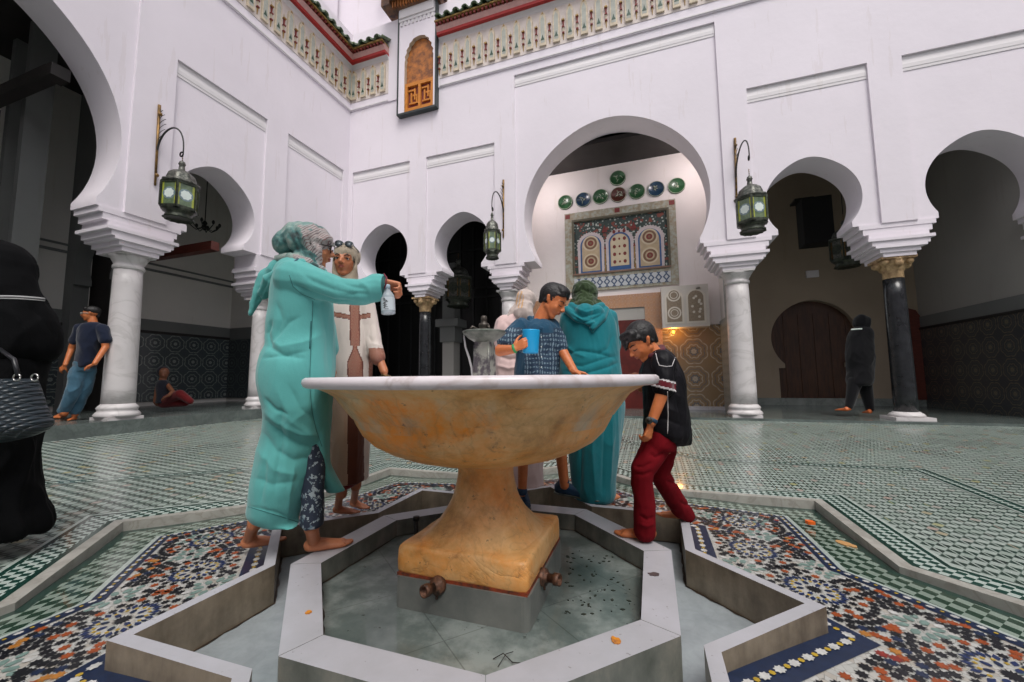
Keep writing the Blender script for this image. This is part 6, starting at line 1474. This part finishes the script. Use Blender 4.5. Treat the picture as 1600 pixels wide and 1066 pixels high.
# ---------------------------------------------------------------- 5. woman in teal, back to camera
def woman_teal():
    f = Fig(2.93); P = f.p
    root = person('woman in teal hooded robe and dark green headscarf with her back to the camera', on_z(935, 782, .08))
    H = .215; C = P(914, 466, .02); b = MB(); Q, M = head(b, C, NH*.9+RH*.2-UZ*.3, H, neck=P(918, 492, 0), nr=.27, ear=False)
    f.c(b, (921, 515, 0), 26, (923, 590, 0), 28); f.c(b, (915, 600, 0), 22, (915, 700, 0), 14); f.c(b, (915, 700, 0), 14, (920, 765, 0), 8); f.c(b, (940, 600, 0), 22, (942, 700, 0), 14); f.c(b, (942, 700, 0), 14, (944, 765, 0), 8)
    f.c(b, (888, 505, .02), 12, (882, 560, .10), 9); f.c(b, (952, 505, .02), 12, (958, 560, .10), 9); f.c(b, (882, 560, .1), 9, (905, 585, .25), 7); f.c(b, (958, 560, .1), 9, (940, 588, .25), 7)
    hand(b, P(905, 585, .25), NH, -UZ, .16, curl=(.3, .3, .3)); hand(b, P(940, 588, .25), NH, -UZ, .16, curl=(.3, .3, .3), thumb=-1)
    foot(b, on_z(942, 788, .085), on_z(968, 776, .085), 1, ankle=P(944, 765, 0)); foot(b, on_z(915, 788, .085), on_z(925, 772, .085), 1, ankle=P(920, 765, 0))
    garment('body', b, S_tan, root, .006, 3)
    g = MB(); g.ell(Q(0, -.08, .13), (.44*H, .50*H, .44*H), M, 24, 16); g.cap(Q(0, -.12, -.05), .38*H, Q(0, -.18, -.42), .42*H); f.c(g, (898, 474, 0), 8, (934, 476, 0), 8)
    garment('headscarf', g, cloth('dark_green_scarf', (.045, .075, .032), .35), root, .006, 4, dict(amp=.005, freq=24, vs=1.2, seed=2, creases=[([(890, 462), (910, 452), (935, 462)], 2.5, -.008), ([(892, 472), (912, 464), (936, 472)], 2.5, -.008), ([(895, 450), (905, 443), (925, 446)], 2.5, .006)]))
    M_teal = cloth('teal_jersey', (.010, .19, .225), .18, .8)
    g = MB()
    f.loft(g, [(478, 893, 940, .07, .0), (484, 884, 950, .10, 0), (495, 877, 957, .13, 0), (510, 875, 962, .15, 0), (540, 876, 966, .16, 0), (570, 874, 969, .18, 0), (590, 872, 971, .19, 0), (630, 874, 975, .20, 0), (652, 878, 974, .19, 0), (700, 886, 968, .18, 0), (742, 892, 962, .17, 0), (770, 896, 961, .16, 0), (780, 902, 958, .14, 0)])
    f.chain(g, [((890, 500, .0), 15), ((882, 540, .06), 13), ((890, 575, .2), 9)]); f.chain(g, [((950, 498, .0), 15), ((957, 540, .06), 13), ((950, 580, .2), 9)])
    cre = [([(880, 556), (905, 548), (935, 552), (962, 560)], 3, -.009), ([(878, 570), (910, 572), (940, 562), (965, 556)], 3, -.008), ([(880, 580), (915, 584), (950, 574), (968, 566)], 3, -.008), ([(884, 540), (898, 552), (920, 560)], 3, .007), ([(960, 520), (950, 545), (930, 556)], 4, -.007), ([(905, 640), (908, 700), (905, 775)], 4, -.015), ([(925, 650), (926, 710), (930, 775)], 4, .013), ([(945, 640), (944, 700), (942, 775)], 4, -.013), ([(956, 640), (955, 700), (952, 770)], 3, .010), ([(880, 590), (920, 594), (968, 588)], 2, -.006)]
    garment('robe', g, M_teal, root, .0065, 4, dict(amp=.005, freq=10, vs=.2, seed=6, creases=cre))
    g = MB(); f.chain(g, [((893, 478, -.05), 6), ((905, 484, -.10), 7), ((925, 484, -.11), 7), ((940, 478, -.06), 6)]); f.chain(g, [((886, 484, -.06), 6), ((902, 497, -.13), 7), ((925, 506, -.165), 6)]); f.chain(g, [((946, 484, -.06), 6), ((940, 497, -.13), 7), ((926, 512, -.165), 5)]); f.c(g, (914, 490, -.11), 16, (925, 510, -.15), 5); f.c(g, (932, 489, -.11), 12, (926, 512, -.155), 4); f.c(g, (925, 505, -.15), 5, (926, 519, -.16), 2)
    garment('hood', g, M_teal, root, .0055, 4, dict(amp=0, creases=[([(892, 485), (910, 496), (940, 488)], 1.8, -.008), ([(890, 491), (912, 505), (942, 492)], 1.8, -.008), ([(900, 500), (918, 512), (936, 500)], 1.8, -.006), ([(896, 480), (916, 488), (940, 481)], 1.8, .006)]))
woman_teal()

# ---------------------------------------------------------------- 6. boy in black shirt, red trousers
def boy_red():
    f = Fig(2.20); P = f.p
    root = person('barefoot boy in black shirt with maroon cuffs and red trousers, head bowed', on_z(995, 840, .15))
    H = .205; C = P(1002, 536, .0); fwd = -RH*.80-NH*.18-UZ*.58; b = MB()
    Q, M = head(b, C, fwd, H, up=UZ-RH*.45, neck=P(1026, 560, .0), nr=.25)
    f.c(b, (1034, 580, .0), 22, (1036, 650, .02), 22); f.c(b, (1036, 650, .02), 22, (1032, 690, .02), 22)
    f.c(b, (1022, 700, -.02), 17, (1002, 738, -.06), 14); f.c(b, (1004, 738, -.06), 12, (1008, 826, -.05), 7.5)
    f.c(b, (1040, 700, .06), 14, (1030, 738, .10), 11); f.c(b, (1030, 738, .10), 10.5, (1066, 800, .24), 8)
    f.c(b, (1040, 572, -.10), 12, (1036, 612, -.13), 9.5); f.c(b, (1036, 612, -.13), 9.5, (1018, 660, -.14), 7)
    f.c(b, (1020, 575, .12), 11, (1003, 605, .16), 9); f.c(b, (1003, 605, .16), 8.5, (992, 588, .10), 6.5)
    hand(b, P(1017, 663, -.14), -UZ*.92-RH*.30, -RH*.5+NH*.75, .135, fc=[(.6, .9, .6), (.7, .9, .6), (.75, .9, .6), (.8, .9, .6)], thumb=1, tcurl=.5)
    hand(b, P(992, 586, .08), -RH*.9-UZ*.1, -UZ, .13, curl=(.2, .2, .2))
    foot(b, on_z(1026, 843, .15), on_z(958, 836, .15), -1, ankle=P(1008, 824, -.05)); foot(b, on_z(1078, 812, .15), on_z(1024, 806, .15), -1, ankle=P(1068, 798, .24))
    body = garment('body', b, S_or, root, .005, 3); face_bits(root, Q, M, H, M_lipb, lids=True, parent=body)
    g = MB(); g.ell(Q(0, -.12, .19), (.365*H, .42*H, .39*H), M, 24, 16); g.cap(Q(-.2, .20, .36), .14*H, Q(.2, .20, .36), .14*H)
    for s in (-1, 1): g.cap(Q(.29*s, -.04, .10), .05*H, Q(.28*s, -.15, -.10), .045*H); g.cap(Q(.16*s, -.36, .0), .07*H, Q(.12*s, -.33, -.18), .06*H); g.cap(Q(.29*s, .12, .2), .06*H, Q(.16*s, .34, .28), .06*H)
    g.cap(Q(.1, .35, .28), .07*H, Q(.02, .46, .10), .035*H); g.cap(Q(.2, .3, .3), .06*H, Q(.12, .42, .12), .03*H); g.cap(Q(-.1, .35, .28), .06*H, Q(-.06, .43, .16), .03*H)
    garment('hair', g, M_hair, root, .0045, 3, dict(amp=.0012, freq=90, vs=.6, seed=2))
    M_bk = cloth('black_satin', (.010, .0095, .012), .3, .5, 200, .25, .0)
    g = MB()
    f.loft(g, [(546, 1016, 1040, .04, .0), (556, 1010, 1052, .08, 0), (570, 1003, 1060, .11, 0), (585, 998, 1067, .13, 0), (600, 1002, 1071, .13, 0), (624, 1005, 1074, .13, 0), (650, 1005, 1077, .135, 0), (668, 1005, 1079, .135, 0), (680, 1012, 1080, .13, 0), (692, 1040, 1080, .10, .02)])
    f.chain(g, [((1036, 566, -.09), 18), ((1038, 590, -.12), 16.5), ((1037, 605, -.13), 15.5)]); f.chain(g, [((1018, 572, .10), 13), ((1006, 595, .14), 12)])
    def mf(x, y, c, n):
        fr = n.dot(NH) < .3; dd = c.dot(NH)
        t = y-(600+(x-1037)*.24)
        if dd < 2.14 and 1016 < x < 1056:
            if -7.5 < t < 7.5 and y > 592: return 1 if (-4.8 < t < 4.4) else 2
            if abs(y-(557+abs(x-1040)*.1+(x-1040)*.25)) < 0: return 2
        return 0
    M_wp = cloth('white_piping', (.60, .58, .58), .05)
    shirt = garment('shirt', g, [M_bk, cloth('maroon_cuff', (.13, .012, .02), .2), M_wp], root, .0052, 5, dict(amp=.0045, freq=13, vs=.4, seed=5, creases=[([(1020, 575), (1024, 595), (1024, 615)], 3, -.010), ([(1053, 570), (1056, 595), (1054, 612)], 3, -.008), ([(1010, 640), (1035, 635), (1070, 650)], 5, .006), ([(1008, 655), (1040, 655), (1074, 668)], 4, -.006), ([(1056, 620), (1064, 650), (1068, 690)], 4, -.007)]), mf)
    g = MB(); f.chain(g, [((1012, 556, -.02), 4), ((1024, 556, -.06), 5), ((1036, 550, -.03), 6)]); f.chain(g, [((1036, 550, -.03), 6), ((1034, 544, .04), 6), ((1018, 548, .05), 4)])
    garment('collar', g, cloth('maroon_collar', (.10, .012, .02), .2), root, .005, 3)
    g = MB()
    f.loft(g, [(668, 1008, 1058, .11, .0), (690, 1003, 1058, .12, .0), (702, 1000, 1056, .12, .01)])
    f.chain(g, [((1024, 700, -.03), 20), ((1004, 733, -.07), 17), ((1003, 750, -.07), 15.5), ((1007, 790, -.06), 15), ((1008, 826, -.05), 15.5)]); f.chain(g, [((1040, 700, .06), 18), ((1030, 738, .10), 15.5), ((1045, 765, .16), 15.5), ((1064, 795, .24), 15), ((1074, 805, .26), 12)])
    f.c(g, (1007, 828, -.05), 15, (1008, 831, -.05), 15)
    garment('trousers', g, cloth('crimson_denim', (.16, .004, .009), .25, .9, sheen=.0), root, .0065, 4, dict(amp=.004, freq=12, vs=.5, seed=4, creases=[([(990, 728), (1004, 730), (1020, 722)], 2.5, -.009), ([(992, 740), (1005, 742), (1020, 736)], 2.5, -.008), ([(1000, 805), (1010, 812), (1022, 808)], 2.5, -.008), ([(998, 818), (1010, 822), (1024, 818)], 2.5, .006), ([(1040, 752), (1052, 756), (1062, 750)], 3, -.008), ([(1062, 784), (1072, 790), (1080, 786)], 2.5, -.008), ([(1014, 708), (1024, 715), (1042, 705)], 3, -.008)]))
    for pts in ([(1043, 612), (1044, 650), (1043, 678)], [(1026, 560), (1030, 571), (1042, 573), (1050, 572)], [(1050, 572), (1056, 556)], [(1024, 550), (1028, 566)]):
        q = on_surf(shirt, dense(pts, 6), .0005)
        if len(q) > 3: mb = MB(); mb.tube(q, .0022, 5); obj('piping', mb, M_wp, root)
    w_ = P(1015, 657, -.16); ax = (P(1018, 660, -.14)-P(1030, 630, -.13)).normalized()
    mb = MB(); mb.lathe([(.024, -.010), (.027, -.008), (.027, .008), (.024, .010)], P(1019, 657, -.14), 20, axis=ax); wt = obj('watch_strap', mb, mat('dark_blue_strap', (.015, .05, .09), .5), root)
    mb = MB(); mb.lathe([(.001, 0), (.016, 0), (.018, .004), (.016, .008), (.001, .008)], P(1014, 657, -.168), 20, axis=-NH-RH*.4); mb.lathe([(.001, .009), (.009, .009), (.001, .0095)], P(1014, 657, -.169), 16, mi=1, axis=-NH-RH*.4); obj('watch_face', mb, [M_dome, M_iron], wt)
boy_red()

# ---------------------------------------------------------------- 7. woman in black with handbag
def woman_black():
    f = Fig(2.36); P = f.p
    root = person('woman in black abaya and cape veil at the left edge, large handbag on her arm', on_z(20, 838, .05))
    H = .215; C = P(2, 418, .0); b = MB(); Q, M = head(b, C, -RH*.4+NH*.9, H, neck=P(0, 460, 0), nr=.27, ear=False)
    f.c(b, (0, 480, 0), 30, (0, 600, 0), 34); f.c(b, (-12, 620, 0), 26, (-8, 800, 0), 12); f.c(b, (16, 620, 0), 26, (20, 800, 0), 12); f.c(b, (30, 490, -.0), 12, (30, 545, -.0), 10); f.c(b, (30, 545, -.0), 9, (-5, 568, -.03), 8)
    f.c(b, (-45, 490, 0), 14, (-55, 580, 0), 10)
    hand(b, P(-8, 570, -.03), -RH*.7-UZ*.5, NH, .16, fc=[(1, 1, .6)]*4)
    foot(b, on_z(10, 845, .05), on_z(50, 842, .05), 1, ankle=P(20, 805, 0)) if 0 else foot(b, P(8, 832, 0), P(40, 834, 0), 1, ankle=P(20, 800, 0)); foot(b, P(-20, 832, .1), P(10, 834, .1), 1, ankle=P(-8, 800, 0))
    garment('body', b, S_tan, root, .008, 2)
    M_ab = cloth('black_crepe', (.0035, .0038, .0045), .4, .9, 120, .3, .0)
    g = MB(); f.loft(g, [(465, -62, 60, .12, 0), (500, -78, 78, .16, 0), (560, -80, 84, .17, 0), (600, -70, 72, .17, 0), (650, -64, 64, .17, 0), (680, -62, 63, .17, 0), (740, -66, 62, .18, 0), (790, -74, 71, .20, 0), (815, -80, 83, .21, 0), (834, -78, 80, .20, 0)])
    garment('abaya', g, M_ab, root, .011, 5, dict(amp=.022, freq=8, vs=.15, seed=1, lo=1.2))
    g = MB(); g.ell(P(-6, 425, 0), (.17, .17, .19)); f.loft(g, [(385, -30, 20, .08, 0), (400, -48, 44, .13, 0), (425, -60, 60, .15, 0), (450, -66, 69, .16, 0), (470, -74, 80, .17, 0), (492, -84, 96, .18, 0), (520, -88, 106, .19, 0), (548, -86, 104, .18, 0), (562, -70, 88, .15, 0)])
    garment('veil', g, M_ab, root, .010, 6, dict(amp=.008, freq=8, vs=.4, seed=5, creases=[([(40, 470), (70, 500), (95, 535)], 6, -.012), ([(10, 480), (40, 520), (60, 560)], 7, .012)]))
    mb = MB()
    pts = [P(-60+i*6.2, 463+4*abs((i-10)/11)**2, -.175+.10*(abs(i-9)/12)**2.2) for i in range(22)]; mb.tube(pts, .005, 6); mb.tube([p+UZ*-.012 for p in pts], .003, 6); obj('lace_trim', mb, mat('white_lace', (.45, .45, .45), .7), root)
    # handbag
    t = thing('handbag', 'large quilted black-blue handbag with silver rings at the left edge', 'handbag', P(20, 690, -.2))
    m, gg = nmat('quilted_leather', .32, Coat_Weight=.2); o_ = gg.obj(); x, y, z = gg.sep(o_)[:3]; lat = gg.m_('ADD', gg.m_('MULTIPLY', x, RH.x), gg.m_('MULTIPLY', y, RH.y))
    a1 = gg.m_('ABSOLUTE', gg.m_('SINE', gg.m_('MULTIPLY', gg.m_('ADD', lat, z), 95))); a2 = gg.m_('ABSOLUTE', gg.m_('SINE', gg.m_('MULTIPLY', gg.m_('SUBTRACT', lat, z), 95)))
    gg.color((.010, .020, .028)); gg.bump(gg.m_('POWER', gg.m_('MULTIPLY', a1, a2), .5), .9, .012)
    g = MB(); f.loft(g, [(592, -62, 60, .035, -.26), (600, -66, 66, .055, -.26), (640, -70, 80, .075, -.26), (668, -72, 90, .085, -.26), (684, -66, 60, .08, -.26), (692, -50, 20, .06, -.26)]); garment('bag_body', g, m, t, .007, 3)
    for x_ in (-30, 26, 54):
        mb = MB(); c_ = P(x_, 590, -.30); mb.tube([c_+RH*(.018*cos(a))+UZ*(.018*sin(a)) for a in [2*pi*i/16 for i in range(17)]], .004, 6); obj('ring', mb, mat('silver_ring', (.5, .5, .48), .25, .1, metal=1), t)
    mb = MB(); mb.tube([P(-30, 586, -.30), P(-24, 560, -.28), P(0, 546, -.25), P(22, 562, -.28), P(28, 586, -.30)], .010, 8); obj('handle', mb, mat('black_leather', (.012, .013, .016), .35), t)
woman_black()

# ---------------------------------------------------------------- 8. man at the column
def man_navy():
    f = Fig(5.90); P = f.p
    root = person('man in navy polo shirt and blue jeans leaning beside the thick left column, looking left', on_z(112, 655, .44))
    H = .22; C = P(141, 491, 0); b = MB(); Q, M = head(b, C, -RH*.75-NH*.45, H, neck=P(146, 508, .02), nr=.27)
    f.c(b, (143, 520, 0), 10, (136, 562, 0), 9.5); f.c(b, (128, 572, 0), 8, (114, 612, -.08), 5); f.c(b, (114, 612, -.08), 5, (100, 646, -.05), 4.2); f.c(b, (137, 574, .05), 8, (131, 612, .06), 5); f.c(b, (131, 612, .06), 5, (117, 648, .06), 4.2)
    f.c(b, (161, 516, 0), 6, (165, 542, 0), 4.6); f.c(b, (165, 542, 0), 4.4, (148, 568, -.15), 3.2); f.c(b, (124, 514, 0), 6, (112, 545, 0), 4.5); f.c(b, (112, 545, 0), 4.2, (102, 570, -.1), 3)
    hand(b, P(147, 569, -.15), -RH*.9-UZ*.4, -UZ, .17, curl=(.4, .5, .3)); hand(b, P(102, 571, -.1), -RH*.7-UZ*.7, NH, .17, curl=(.4, .5, .3))
    foot(b, on_z(101, 652, .445), on_z(88, 655, .445), 1, ankle=P(100, 645, -.05)); foot(b, on_z(119, 656, .445), on_z(104, 658, .445), 1, ankle=P(117, 648, .06))
    body = garment('body', b, S_or, root, .009, 2); face_bits(root, Q, M, H, M_lipb, parent=body)
    g = MB(); g.ell(Q(0, -.10, .24), (.37*H, .45*H, .33*H), M); g.cap(Q(0, -.42, .1), .12*H, Q(0, -.38, -.12), .1*H); g.cap(Q(-.15, .22, .36), .1*H, Q(.15, .22, .36), .1*H); garment('hair', g, M_hair, root, .008, 1)
    mb = MB(); 
    for s in (-1, 1): mb.tube([Q(.15*s+.09*cos(a), .40, .01+.06*sin(a)) for a in [2*pi*i/12 for i in range(13)]], .004, 5); mb.tube([Q(.24*s, .38, .03), Q(.34*s, -.05, .02)], .004, 5)
    obj('glasses', mb, mat('pale_glasses_frame', (.5, .5, .45), .3), root)
    g = MB(); f.loft(g, [(504, 138, 154, .08, .01), (508, 126, 164, .12, 0), (520, 121, 165, .14, 0), (545, 120, 158, .14, 0), (568, 116, 152, .14, 0), (574, 116, 150, .13, 0)]); f.c(g, (160, 514, 0), 8, (165, 531, 0), 7.5); f.c(g, (126, 514, 0), 8, (118, 532, 0), 7)
    garment('polo_shirt', g, cloth('navy_pique', (.010, .016, .038), .3), root, .011, 3, dict(amp=.01, freq=7, vs=.5))
    g = MB(); f.loft(g, [(566, 115, 148, .13, 0), (580, 113, 146, .13, 0)]); f.chain(g, [((124, 580, -.03), 11), ((114, 612, -.08), 8.2), ((100, 641, -.05), 6.4)]); f.chain(g, [((137, 580, .05), 10.5), ((131, 612, .06), 8.0), ((117, 643, .06), 6.2)])
    garment('jeans', g, cloth('mid_blue_denim', (.07, .17, .25), .5), root, .011, 3, dict(amp=.01, freq=9, vs=.6))
man_navy()

# ---------------------------------------------------------------- 9. dark figure on the right, 10. seated figure on the left
def dark_right():
    f = Fig(7.25); P = f.p
    root = person('person in black robe with orange slippers walking away past the keyhole door', on_z(1343, 649, .246))
    b = MB(); H = .22; Q, M = head(b, P(1347, 504, 0), NH*.9-RH*.3, H, neck=P(1346, 518, 0), nr=.27, ear=False)
    f.c(b, (1343, 528, 0), 10, (1343, 590, 0), 11); f.c(b, (1337, 595, 0), 8, (1326, 638, 0), 4); f.c(b, (1350, 595, 0), 8, (1359, 642, 0), 4); f.c(b, (1355, 530, 0), 3.5, (1353, 565, .0), 3); f.c(b, (1332, 530, 0), 3.5, (1334, 565, .0), 3)
    foot(b, P(1326, 643, -.05), P(1326, 643, -.05)+RH*-.06+NH*.22, 1, ankle=P(1326, 637, 0)); foot(b, P(1361, 647, -.1), P(1361, 647, -.1)+RH*.05+NH*.22, 1, ankle=P(1360, 641, 0))
    garment('body', b, mat('orange_slipper_and_skin', (.55, .13, .03), .5), root, .012, 1)
    g = MB(); f.e(g, (1347, 504, 0), (11, 11, 12.5)); f.loft(g, [(512, 1336, 1357, .11, 0), (520, 1325, 1364, .14, 0), (545, 1321, 1367, .17, -.02), (575, 1322, 1366, .17, 0), (597, 1322, 1364, .17, 0), (602, 1326, 1360, .15, 0)])
    M_k = cloth('black_wool', (.006, .006, .008), .3); garment('robe', g, M_k, root, .014, 3, dict(amp=.012, freq=6, vs=.4))
    g = MB(); f.c(g, (1336, 595, 0), 10, (1327, 635, 0), 5.5); f.c(g, (1350, 595, 0), 10, (1359, 638, 0), 6); garment('trousers', g, M_k, root, .014, 2)
    mb = MB(); f.c(mb, (1331, 515, -.15), 1.2, (1346, 514, -.17), 1.2); obj('neck_band', mb, M_wg, root)
dark_right()
def seated():
    f = Fig(7.6); P = f.p; gz = .45
    root = person('dim seated person in dark top and red skirt before the left tiled dado', on_z(262, 640, .44))
    H = .22; b = MB(); Q, M = head(b, P(256, 584, 0), RH*.4-NH*.6-UZ*.2, H, neck=P(254, 594, .0), nr=.27)
    f.c(b, (254, 604, 0), 9, (252, 626, 0), 10); f.c(b, (256, 628, 0), 7, (280, 616, -.1), 5); f.c(b, (280, 616, -.1), 5, (296, 628, -.1), 3.5); f.c(b, (262, 602, 0), 3.5, (270, 612, -.1), 3); f.c(b, (270, 612, -.1), 3, (264, 618, -.2), 2.5)
    hand(b, P(264, 618, -.2), -RH*.6-UZ*.3, -UZ, .17); foot(b, P(294, 631, -.1), P(303, 631, -.1), 1, ankle=P(296, 627, -.1))
    garment('body', b, S_dk, root, .011, 1)
    g = MB(); f.loft(g, [(594, 248, 262, .09, 0), (600, 243, 266, .13, 0), (618, 242, 265, .14, 0), (630, 241, 266, .15, 0)]); f.e(g, (255, 580, .05), (8, 9, 8)); garment('shirt', g, cloth('black_top', (.02, .02, .03)), root, .014, 2)
    g = MB(); f.c(g, (256, 628, 0), 9, (281, 616, -.1), 7); f.c(g, (281, 616, -.1), 7, (297, 627, -.1), 5); f.c(g, (256, 630, .0), 8, (290, 630, .0), 5); garment('skirt', g, cloth('dark_red_skirt', (.14, .01, .012)), root, .014, 2)
seated()
